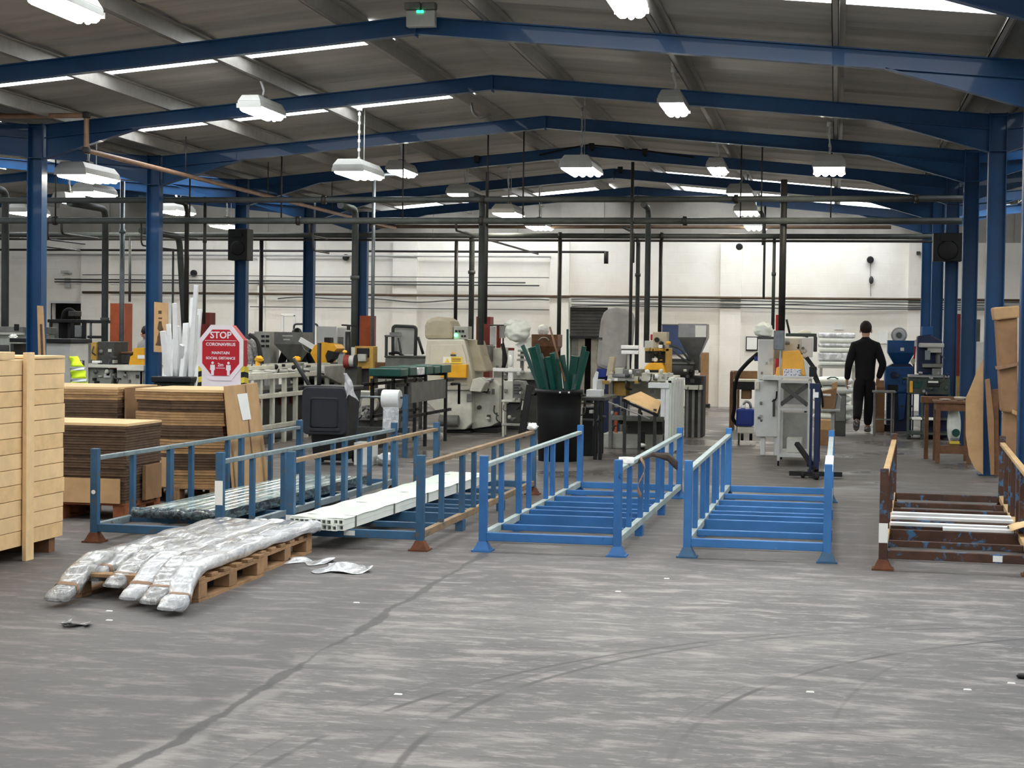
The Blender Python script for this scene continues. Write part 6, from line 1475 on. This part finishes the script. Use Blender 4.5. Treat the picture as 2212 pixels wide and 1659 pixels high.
mach('carton_box', 'open brown carton with white pieces on a white post stand, right of the mast', 'carton', 1795, 23.0, [
    ('poly','carton','cardboard_dark', [(1776,845),(1808,838),(1803,884),(1774,884)], 0, 0.35), ('poly','carton_flap','cardboard', [(1797,828),(1809,824),(1808,840),(1796,846)], 0.02, 0.02), B_('contents','paper', 1776, 851, 1795, 856, -0.02, 0.1), B_('stand_top','lamp_body', 1772, 884, 1815, 889, -0.05, 0.5), F_('stand_post','lamp_body', 1795, 1803, 889, 0.1, 0.06), ('poly','foil_side','stainless', [(1803,884),(1810,850),(1818,860),(1815,888)], 0.1, 0.3)])
for i, (ya, yb, lab) in enumerate(((908,928,'upper'),(928,962,'lower'))):
    pass
q = fl(1783, 962); MB().box(q.x-0.11, q.y, 0, q.x+0.13, q.y+0.35, 0.22).build('floor_carton', 'cardboard_dark', bevel=0.004, label='lower brown carton on the floor behind the mast', cat='carton')
MB().box(q.x-0.11, q.y+0.02, 0.221, q.x+0.12, q.y+0.35, 0.36).build('floor_carton', 'cardboard', bevel=0.004, label='upper brown carton on the floor behind the mast', cat='carton')
mach('grey_cabinet_low', 'low grey cabinet on the floor left of the walking person', 'cabinet', 1820, 27.0, [F_('cabinet','dark_grey', 1803, 1828, 850, 0, 0.4), B_('door','mid_grey', 1805, 855, 1826, 910, -0.012, 0.012)])
# --- right hand side: blue granulator, drill, trolley
mach('granulator', 'blue granulator with a square hopper right of the walking person', 'machine', 1950, 28.8, [
    ('hop','hopper','blue_paint', 1918, 1976, 735, 762, 1932, 1962, 787, 0, 0.5), B_('body','blue_paint', 1911, 792, 1975, 850, 0.0, 0.6, 0.03), ('poly','neck','navy_paint', [(1928,786),(1966,786),(1975,794),(1912,794)], 0.05, 0.45), F_('pedestal','navy_paint', 1916, 1970, 848, 0.1, 0.5), ('cyl','round_port','navy_paint', 1931, 810, -0.01, 0.06, 0.05, 'y'), B_('outlet','black_plastic', 1918, 831, 1940, 845, -0.012, 0.03), F_('foot','black_metal', 1903, 1932, 917, 0.0, 0.5), B_('badge','paper', 1945, 751, 1953, 758, -0.008, 0.01, 0.0), ('poly','chute_side','blue_paint', [(1940,850),(1958,850),(1952,905),(1942,908)], -0.05, 0.15)])
mach('wall_fan', 'grey round wall fan above the blue granulator hopper', 'fan', 1942, 29.1, [('cyl','fan_ring','lamp_body', 1942, 724, 0.1, 0.135, 0.06, 'y'), ('cyl','fan_grille','white_paint', 1942, 724, 0.05, 0.10, 0.04, 'y'), ('cyl','hub','mid_grey', 1942, 724, 0.02, 0.05, 0.03, 'y')])
mach('wall_sheets', 'faint white sheets pinned on the wall beside the person', 'papers', 1910, YW-0.03, [B_('sheet','paper', 1897, 715, 1918, 742, 0, 0.01, 0.0), B_('sheet','paper', 1802, 700, 1822, 712, 0, 0.01, 0.0)])
mach('steel_stand', 'thin grey steel stand left of the green bench', 'stand', 1912, 27.0, [B_('top','mid_grey', 1885, 845, 1936, 849, 0, 0.5), F_('leg','mid_grey', 1887, 1891, 849, 0, 0.04), F_('leg','mid_grey', 1925, 1929, 849, 0, 0.04), F_('leg','mid_grey', 1890, 1893, 849, 0.45, 0.04), F_('leg','mid_grey', 1930, 1933, 849, 0.45, 0.04), B_('low_rail','mid_grey', 1890, 905, 1930, 908, 0.0, 0.03)])
mach('bench_box', 'brown carton below the steel stand right of the person', 'carton', 1902, 28.4, [F_('carton','cardboard_dark', 1893, 1912, 836, 0, 0.4), B_('carton_top','cardboard', 1893, 822, 1910, 836, 0.05, 0.3)])
mach('green_bench', 'dark green wheeled work bench with drawers at the right columns', 'bench', 2005, 26.5, [
    B_('bench_top','stainless', 1964, 811, 2051, 816, 0, 0.7), B_('cabinet','green_grey_paint', 1962, 816, 2052, 852, 0.02, 0.6), B_('>green_panel','green_profile', 1973, 823, 1993, 838, 0.005, 0.012, 0.0), B_('yellow_side','yellow_paint', 1965, 823, 1972, 848, -0.01, 0.02), B_('dark_slot','black_plastic', 2003, 822, 2030, 836, 0.005, 0.02), B_('paper','paper', 2005, 823, 2027, 827, 0.0, 0.02, 0.0), F_('leg','green_grey_paint', 1960, 1966, 852, 0.03, 0.06), F_('leg','green_grey_paint', 1990, 1995, 852, 0.03, 0.06), F_('leg','green_grey_paint', 2048, 2054, 852, 0.03, 0.06), B_('lower_shelf','green_grey_paint', 1962, 935, 2056, 940, 0.0, 0.6), B_('mid_shelf','dark_grey', 1964, 905, 2054, 908, 0.03, 0.55), ('cyl','caster','rubber', 1964, 948, 0.05, 0.05, 0.05, 'x'), F_('back_panel','navy_paint', 1996, 2050, 852, 0.6, 0.03), B_('white_pack','paper', 1970, 902, 1992, 907, -0.02, 0.2), B_('white_pack','paper', 1997, 903, 2020, 908, -0.02, 0.2)])
mach('drill_press', 'blue drilling machine with a white guard on the green bench', 'drill', 2010, 26.8, [
    ('poly','body','navy_paint', [(1982,726),(2010,722),(2036,736),(2036,790),(2012,808),(1982,808)], 0.1, 0.4, 0.02), B_('motor','blue_paint', 1992, 705, 2016, 728, 0.15, 0.3), B_('belt_cover','lamp_body', 1986, 741, 2040, 751, -0.15, 0.3, 0.02), B_('head','machine_grey', 2004, 751, 2034, 762, -0.12, 0.25), B_('guard','pipe_galv', 1998, 757, 2010, 778, -0.14, 0.04), B_('arm','mid_grey', 1993, 786, 2036, 794, -0.1, 0.2), ('tube','spindle','mid_grey', [(2026,760,0),(2026,800,0)], 0.035), B_('base','mid_grey', 2014, 796, 2034, 811, -0.1, 0.3), ('tube','lever','pipe_galv', [(2030,762,0),(2040,775,0)], 0.012)])
mach('red_tool', 'thin red and white rod beside the blue granulator', 'rod', 1977, 27.4, [('bar','red_section','red_paint', (1977,748,0), (1975,775,0), 0.03, 0.03), ('bar','white_section','white_plastic', (1978,734,0), (1977,748,0), 0.03, 0.03), ('poly','rag','cream_paint', [(1966,780),(1974,768),(1978,780),(1972,790)], 0.02, 0.05), F_('post','navy_paint', 1973, 1976, 775, 0.05, 0.03)])
mach('grey_bin', 'small pale grey bin beside the green bench', 'bin', 2060, 27.5, [F_('bin','machine_grey', 2053, 2066, 832, 0, 0.25)])
mach('yellow_post', 'short yellow post between the right blue columns', 'post', 2070, 27.9, [F_('post','ochre_paint', 2066, 2076, 813, -0.12, 0.1)])
mach('pale_panel', 'pale grey panel standing behind the second right column', 'panel', 2118, 25.2, [F_('panel','lamp_body', 2109, 2128, 738, 0, 0.05), F_('strut','dark_grey', 2109, 2118, 690, 0.1, 0.05)])
# --- wooden stool with sack and things on top
TYs = 21.5
x0, x1 = at(2022, 900, TYs).x, at(2090, 900, TYs).x; zt = at(2050, 872, TYs).z
tb = thing('wooden_table', 'small brown wooden table by the right columns', 'table', ((x0+x1)/2, TYs+0.3, 0))
MB().box(x0-0.02, TYs-0.02, zt, x1+0.06, TYs+0.62, zt+0.03).build('table_top', 'brown_wood', tb, bevel=0.006)
for x in (x0, x1):
    for y in (TYs, TYs+0.52): MB().box(x, y, 0, x+0.055, y+0.055, zt-0.001).build('leg', 'brown_wood', tb, bevel=0.004)
MB().box(x0+0.055, TYs+0.005, zt-0.09, x1, TYs+0.03, zt-0.001).build('apron', 'brown_wood', tb)
MB().box(x0+0.055, TYs+0.005, 0.12, x1, TYs+0.035, 0.22).build('stretcher', 'brown_wood', tb)
MB().box(x0+0.005, TYs+0.055, zt-0.09, x0+0.03, TYs+0.52, zt-0.001).build('apron', 'brown_wood', tb)
q = at(2058, 960, TYs+0.25)
sk = thing('printed_sack', 'white sack with a green oval print under the wooden table', 'sack', (q.x, TYs+0.3, 0))
a, b = at(2046, 950, TYs+0.2), at(2076, 950, TYs+0.2)
MB().grid(lambda u, v: (a.x+(b.x-a.x)*(0.5+0.5*math.copysign(abs(math.cos(6.283*u))**0.5,math.cos(6.283*u))*(math.sin(math.pi*min(max(v,0.03),0.97))**0.25)), TYs+0.3+0.11*math.copysign(abs(math.sin(6.283*u))**0.6,math.sin(6.283*u))*math.sin(math.pi*v)**0.3, 0.24+(zt-0.30-0.01)*(1-v)+0.0), 20, 10).build('sack_body', 'bag_white', sk)
MB().box(a.x, TYs+0.15, 0.2205, b.x, TYs+0.45, 0.235).build('shelf_board', 'brown_wood', tb)
q = at(2065, 935, TYs+0.18); MB().lathe([(0.05,-0.004),(0.05,0.004)], 18, (q.x, TYs+0.18, q.z), axis='y').build('green_oval', 'green_profile', sk)
q = at(2062, 945, TYs+0.18); MB().cbox(q.x, TYs+0.18, q.z-0.02, 0.10, 0.008, 0.02).build('print_line', 'pipe_galv', sk)
q = at(2062, 958, TYs+0.18); MB().cbox(q.x, TYs+0.18, q.z, 0.12, 0.008, 0.06).build('yellow_print', 'hazard_yellow', sk)
for i, (px, lab) in enumerate(((2042,'flat pale dish on the left of the wooden table'),(2074,'pale bowl on the right of the wooden table'))):
    q = at(px, 868, TYs+0.2); MB().lathe([(0.03,0.0),(0.07,0.012+0.02*i),(0.075,0.018+0.03*i),(0.06,0.02+0.03*i),(0.02,0.01+0.02*i)], 20, (q.x,TYs+0.25,zt+0.0305)).build('dish', 'cream_paint', label=lab, cat='dish')
MB().box(x0-0.15, TYs+0.66, zt-0.02, x1, TYs+0.9, zt+0.06).build('rear_plank', 'brown_wood', label='brown plank behind the wooden table', cat='plank')
MB().box(x0-0.1, TYs+0.7, 0, x0-0.05, TYs+0.85, zt-0.021).build('plank_post', 'brown_wood', label='post carrying the brown plank behind the wooden table', cat='post')
# --- cardboard, planks and wrapped roll leaning at the second right column
YQ = 19.55
m = MB().ppoly([(2086,860),(2096,838),(2111,800),(2124,775),(2124,1026),(2105,1012),(2093,985),(2086,940)], YQ, 0.02); m.build('leaning_card', 'cardboard', bevel=0.004, label='tall curved tan cardboard sheet leaning on the right blue column', cat='cardboard')
for i, (pts, d, mt, lab) in enumerate((([(2128,820),(2138,818),(2147,905),(2148,1026),(2140,1026)],0.0,'cardboard_dark','nearer rough plank leaning at the right blue column'),([(2142,842),(2157,840),(2158,1028),(2148,1028)],0.06,'brown_wood','dark plank leaning behind the rough plank at the right column'))):
    MB().ppoly(pts, YQ-0.12+d, 0.04).build('leaning_plank', mt, bevel=0.003, label=lab, cat='plank', group='planks at the right column')
YR = 16.7
cw = thing('wrapped_card_roll', 'tall bundle of tan cardboard taped up at the right edge', 'cardboard', (at(2175,900,YR).x, YR, 0))
MB().ppoly([(2152,690),(2198,684),(2199,890),(2187,893),(2164,890)], YR, 0.25).build('upper_bundle', 'cardboard_dark', cw, bevel=0.02)
MB().ppoly([(2146,664),(2202,660),(2202,686),(2150,692)], YR-0.04, 0.33).build('folded_top', 'cardboard', cw, bevel=0.015)
q0, q1 = at(2170,890,YR), at(2199,890,YR); MB().box(q0.x, YR+0.03, 0, q1.x, YR+0.22, q0.z+0.02).build('lower_bundle', 'cardboard_dark', cw, bevel=0.01)
MB().ppoly([(2156,792),(2208,782),(2208,788),(2157,799)], YR-0.05, 0.31).build('tape', 'pipe_copper', cw)
MB().ppoly([(2187,884),(2210,895),(2210,903),(2186,893)], YR-0.03, 0.02).build('tape_tail', 'cardboard', cw)
# --- cardboard on the left columns
def colcard(pts, Y, label, marks):
    q = at(pts[0][0], pts[0][1], Y)
    t = thing('column_card', label, 'cardboard sign', (q.x, Y, at(pts[0][0], pts[2][1], Y).z))
    MB().ppoly(pts, Y, 0.02).build('card', 'cardboard', t)
    for mk in marks: MB().ppoly(mk, Y-0.003, 0.003).build('stencil_mark', 'card_edge', t)
    return t
colcard([(333,652),(362,655),(363,762),(332,760)], Y0+BAY-0.14, 'brown card with a dark stencilled figure taped to the second left column', [[(342,671),(349,671),(349,678),(342,678)],[(342,686),(350,686),(350,689),(342,689)],[(343,694),(349,694),(350,703),(353,712),(348,720),(351,732),(360,742),(362,749),(335,746),(339,738),(340,728),(344,716),(340,710)]])
colcard([(80,660),(92,661),(99,805),(86,815),(83,790)], Y0-0.14, 'narrow brown card wrapped on the nearest left column', [[(86,700),(91,700),(94,780),(89,782)]])
# spray bottle on the timber
q = Vector((-5.29, 9.95, 0))
bt = thing('spray_bottle', 'small white-topped bottle of blue liquid on the timber stack', 'bottle', (q.x, 9.95, 1.368))
MB().lathe([(0.020,0),(0.022,0.004),(0.022,0.055),(0.018,0.062)], 18, (q.x,9.95,1.368)).build('liquid_body', 'blue_liquid', bt)
MB().lathe([(0.0185,0.0622),(0.016,0.075),(0.009,0.082),(0.009,0.094),(0.004,0.097)], 14, (q.x,9.95,1.368)).build('neck_cap', 'white_plastic', bt)

# ------------------------------------------------------------------ people
plain('shoe_grey', S(110,108,106), 0.7, 0, 0.2, 30, c2=S(210,208,204), cov=0.42)
def skin_mesh(name, verts, edges, radii, mat, parent, levels=2, root=0):
    me = bpy.data.meshes.new(name); me.from_pydata(verts, edges, []); me.materials.append(M(mat))
    o = bpy.data.objects.new(name, me); COL.objects.link(o); o.parent = parent
    md = o.modifiers.new('skin', 'SKIN')
    md.use_smooth_shade = True
    if not me.skin_vertices: pass
    for i, r_ in enumerate(radii):
        me.skin_vertices[0].data[i].radius = r_ if isinstance(r_, tuple) else (r_, r_)
    me.skin_vertices[0].data[root].use_root = True
    sd = o.modifiers.new('sub', 'SUBSURF'); sd.levels = levels; sd.render_levels = levels
    return o
def person(label, loc, rz, J, top='cloth_black', legs='cloth_black', shoes='shoe_grey', hair='hair_dark', cap=None):
    t = thing('person', label, 'person', loc, rz, local=True)
    V = []; E = []; R = []
    def v(p, r_): V.append(tuple(p)); R.append(r_); return len(V)-1
    def chain(pts, start):
        prev = start
        for p, r_ in pts:
            i = v(p, r_); E.append((prev, i)); prev = i
        return prev
    pel = v(J['pelvis'], (0.125,0.095))
    ch = chain([(J['waist'],(0.12,0.09)), (J['chest'],(0.145,0.10)), (J['upper'],(0.12,0.085))], pel)
    nk = chain([(J['neck'],(0.052,0.055)), (J['jaw'],(0.066,0.08)), (J['head'],(0.078,0.094)), (J['crown'],(0.055,0.068))], ch)
    hands = []
    for s_ in ('l','r'):
        sg = -1 if s_ == 'l' else 1
        wr = chain([(J['sh'+s_],(0.065,0.06)), (J['el'+s_],(0.042,0.042)), (J['wr'+s_],(0.030,0.026))], ch)
        w = Vector(J['wr'+s_]); d = (w - Vector(J['el'+s_])).normalized()
        pm_ = chain([(tuple(w+d*0.05),(0.020,0.034)), (tuple(w+d*0.085),(0.016,0.036))], wr)
        for k, (off, ln) in enumerate(((-0.028,0.062),(-0.010,0.074),(0.010,0.070),(0.027,0.054))):
            b0 = w+d*0.095+Vector((0, off, 0)); b1 = b0+d*ln*0.55+Vector((-sg*0.012,0.004,0)); b2 = b0+d*ln+Vector((-sg*0.032,0.008,0))
            chain([(tuple(b0),0.0095), (tuple(b1),0.009), (tuple(b2),0.0075)], pm_)
        t0 = w+d*0.045+Vector((-sg*0.006,0.038,0)); chain([(tuple(t0),0.012), (tuple(t0+d*0.03+Vector((-sg*0.008,0.016,0))),0.010), (tuple(t0+d*0.055+Vector((-sg*0.014,0.018,0))),0.008)], wr)
    for s_ in ('l','r'):
        chain([(J['hip'+s_],(0.09,0.09)), (J['kn'+s_],(0.055,0.058)), (J['ca'+s_],(0.054,0.056)), (J['an'+s_],(0.032,0.036)), (J['to'+s_],(0.026,0.018))], pel)
    skin_mesh('body', V, E, R, 'skin', t)
    def limb(names, radii, mat, nm, extra=None):
        vs = [J[n] for n in names]; return vs
    # sweater
    V2, E2, R2 = [], [], []
    def v2(p, r_): V2.append(tuple(p)); R2.append(r_); return len(V2)-1
    z_ = v2(Vector(J['pelvis'])+Vector((0,0,-0.12)), (0.170,0.135)); a = v2(Vector(J['pelvis'])+Vector((0,0,0.0)), (0.172,0.132)); b = v2(J['waist'], (0.172,0.128)); c = v2(J['chest'], (0.200,0.135)); d = v2(J['upper'], (0.165,0.11)); e = v2(Vector(J['neck'])-Vector((0,0,0.01)), (0.076,0.076)); e2 = v2(Vector(J['neck'])+Vector((0,0,0.045)), (0.066,0.070))
    E2 += [(z_,a),(a,b),(b,c),(c,d),(d,e),(e,e2)]
    for s_ in ('l','r'):
        i = v2(J['sh'+s_], (0.095,0.09)); j = v2((Vector(J['sh'+s_])+Vector(J['el'+s_]))/2, 0.076); k = v2(J['el'+s_], 0.066); l = v2((Vector(J['el'+s_])+Vector(J['wr'+s_]))/2, 0.058); m_ = v2(Vector(J['wr'+s_]), 0.048)
        E2.extend([(d,i),(i,j),(j,k),(k,l),(l,m_)])
    skin_mesh('sweater', V2, E2, R2, top, t)
    V3, E3, R3 = [], [], []
    def v3(p, r_): V3.append(tuple(p)); R3.append(r_); return len(V3)-1
    y_ = v3(Vector(J['pelvis'])+Vector((0,0,0.10)), (0.15,0.115)); a = v3(Vector(J['pelvis'])+Vector((0,0,-0.02)), (0.155,0.12)); E3.append((y_,a))
    for s_ in ('l','r'):
        i = v3(J['hip'+s_], (0.115,0.118)); j = v3((Vector(J['hip'+s_])+Vector(J['kn'+s_]))/2, 0.105); k = v3(J['kn'+s_], 0.088); l = v3(J['ca'+s_], 0.084); m_ = v3(Vector(J['an'+s_])+(Vector(J['ca'+s_])-Vector(J['an'+s_]))*0.08, 0.066)
        E3.extend([(a,i),(i,j),(j,k),(k,l),(l,m_)])
    skin_mesh('trousers', V3, E3, R3, legs, t)
    for s_ in ('l','r'):
        an, to = Vector(J['an'+s_]), Vector(J['to'+s_]); f = (to-an).normalized()
        hl = an - f*0.03 + Vector((0,0,-0.035 if s_ == 'r' else -0.02))
        skin_mesh('shoe', [tuple(hl), tuple((an+to)/2), tuple(to), tuple(an+Vector((0,0,0.035)))], [(0,1),(1,2),(1,3)], [(0.060,0.058),(0.064,0.056),(0.060,0.040),(0.054,0.058)], shoes, t, root=1)
    h = Vector(J['head'])
    m = MB().ellipsoid((h.x, h.y-0.016, h.z+0.042), 0.094, 0.108, 0.112, 22, 14, 0.02)
    m.v = [p for p in m.v]; hr = m.build('hair' if not cap else 'cap', cap or hair, t)
    for sg in (-1, 1): MB().ellipsoid((h.x+sg*0.088, h.y+0.005, h.z-0.012), 0.014, 0.026, 0.036, 10, 8).build('ear', 'skin', t)
    # face on the far side (+y in local space)
    MB().ellipsoid((h.x, h.y+0.105, h.z-0.02), 0.016, 0.022, 0.028, 10, 8).build('nose', 'skin', t)
    for sg in (-1, 1): MB().ellipsoid((h.x+sg*0.034, h.y+0.090, h.z+0.005), 0.013, 0.008, 0.008, 10, 6).build('eye', 'hair_dark', t)
    MB().ellipsoid((h.x, h.y+0.092, h.z-0.060), 0.026, 0.008, 0.007, 10, 6).build('mouth', 'maroon_paint', t)
    return t
WALK = dict(pelvis=(0,0,0.93), waist=(0,0,1.08), chest=(0,0.01,1.28), upper=(0,0.0,1.425), neck=(0,0.01,1.535), jaw=(0,0.03,1.595), head=(0,0.035,1.675), crown=(0,0.025,1.745),
    shl=(-0.175,0,1.41), ell=(-0.262,-0.03,1.11), wrl=(-0.285,0.06,0.865), shr=(0.175,0,1.41), elr=(0.285,-0.04,1.12), wrr=(0.215,0.06,0.895),
    hipl=(-0.09,0,0.88), knl=(-0.10,-0.02,0.51), cal=(-0.105,-0.16,0.38), anl=(-0.115,-0.34,0.20), tol=(-0.125,-0.27,0.04),
    hipr=(0.09,0,0.88), knr=(0.075,0.10,0.49), car=(0.065,0.13,0.35), anr=(0.055,0.16,0.095), tor=(0.06,0.31,0.035))
pf = fl(1866, 936)
person('person walking away in black sweater and black trousers, right of centre', (pf.x, pf.y, 0), math.radians(-1), WALK)
STAND = dict(WALK, wrl=(-0.20,0.25,1.0), wrr=(0.20,0.25,1.0), ell=(-0.27,0.02,1.13), elr=(0.27,0.02,1.13), knl=(-0.09,0.01,0.50), cal=(-0.09,0.0,0.36), anl=(-0.09,-0.02,0.095), tol=(-0.09,0.12,0.035), knr=(0.09,0.01,0.50), car=(0.09,0,0.36), anr=(0.09,-0.02,0.095), tor=(0.09,0.12,0.035))
q = at(641, 760, 27.6)
person('person in a black cap and black top working behind the yellow machine', (q.x, 27.6, -0.0), math.radians(200), {k: (x, y, z*0.86) for k, (x, y, z) in STAND.items()}, cap='black_plastic')
plain('cloth_grey', S(150,150,150), 0.9, 0, 0.1)
q = at(318, 760, 31.0)
person('person in a grey top mostly hidden behind the second left column', (q.x, 31.0, 0), math.radians(150), {k: (x, y, z*0.87) for k, (x, y, z) in STAND.items()}, top='cloth_grey')

fittings(named('white machine with an amber hood'), 1634, 740, 1680, 940, MY+0.04, 10, 20, ('lamp_body','mid_grey','dark_grey'))
fittings(named('white machine with an amber hood'), 1700, 735, 1750, 775, MY+0.4, 8, 21, ('lamp_body','mid_grey','white_paint'))
fittings(named('dark green wheeled work bench'), 1968, 800, 2048, 850, 26.4, 14, 22, ('green_grey_paint','dark_grey','stainless','navy_paint'))
fittings(named('blue granulator with'), 1914, 795, 1970, 880, 28.75, 8, 23, ('navy_paint','blue_paint','dark_grey'))
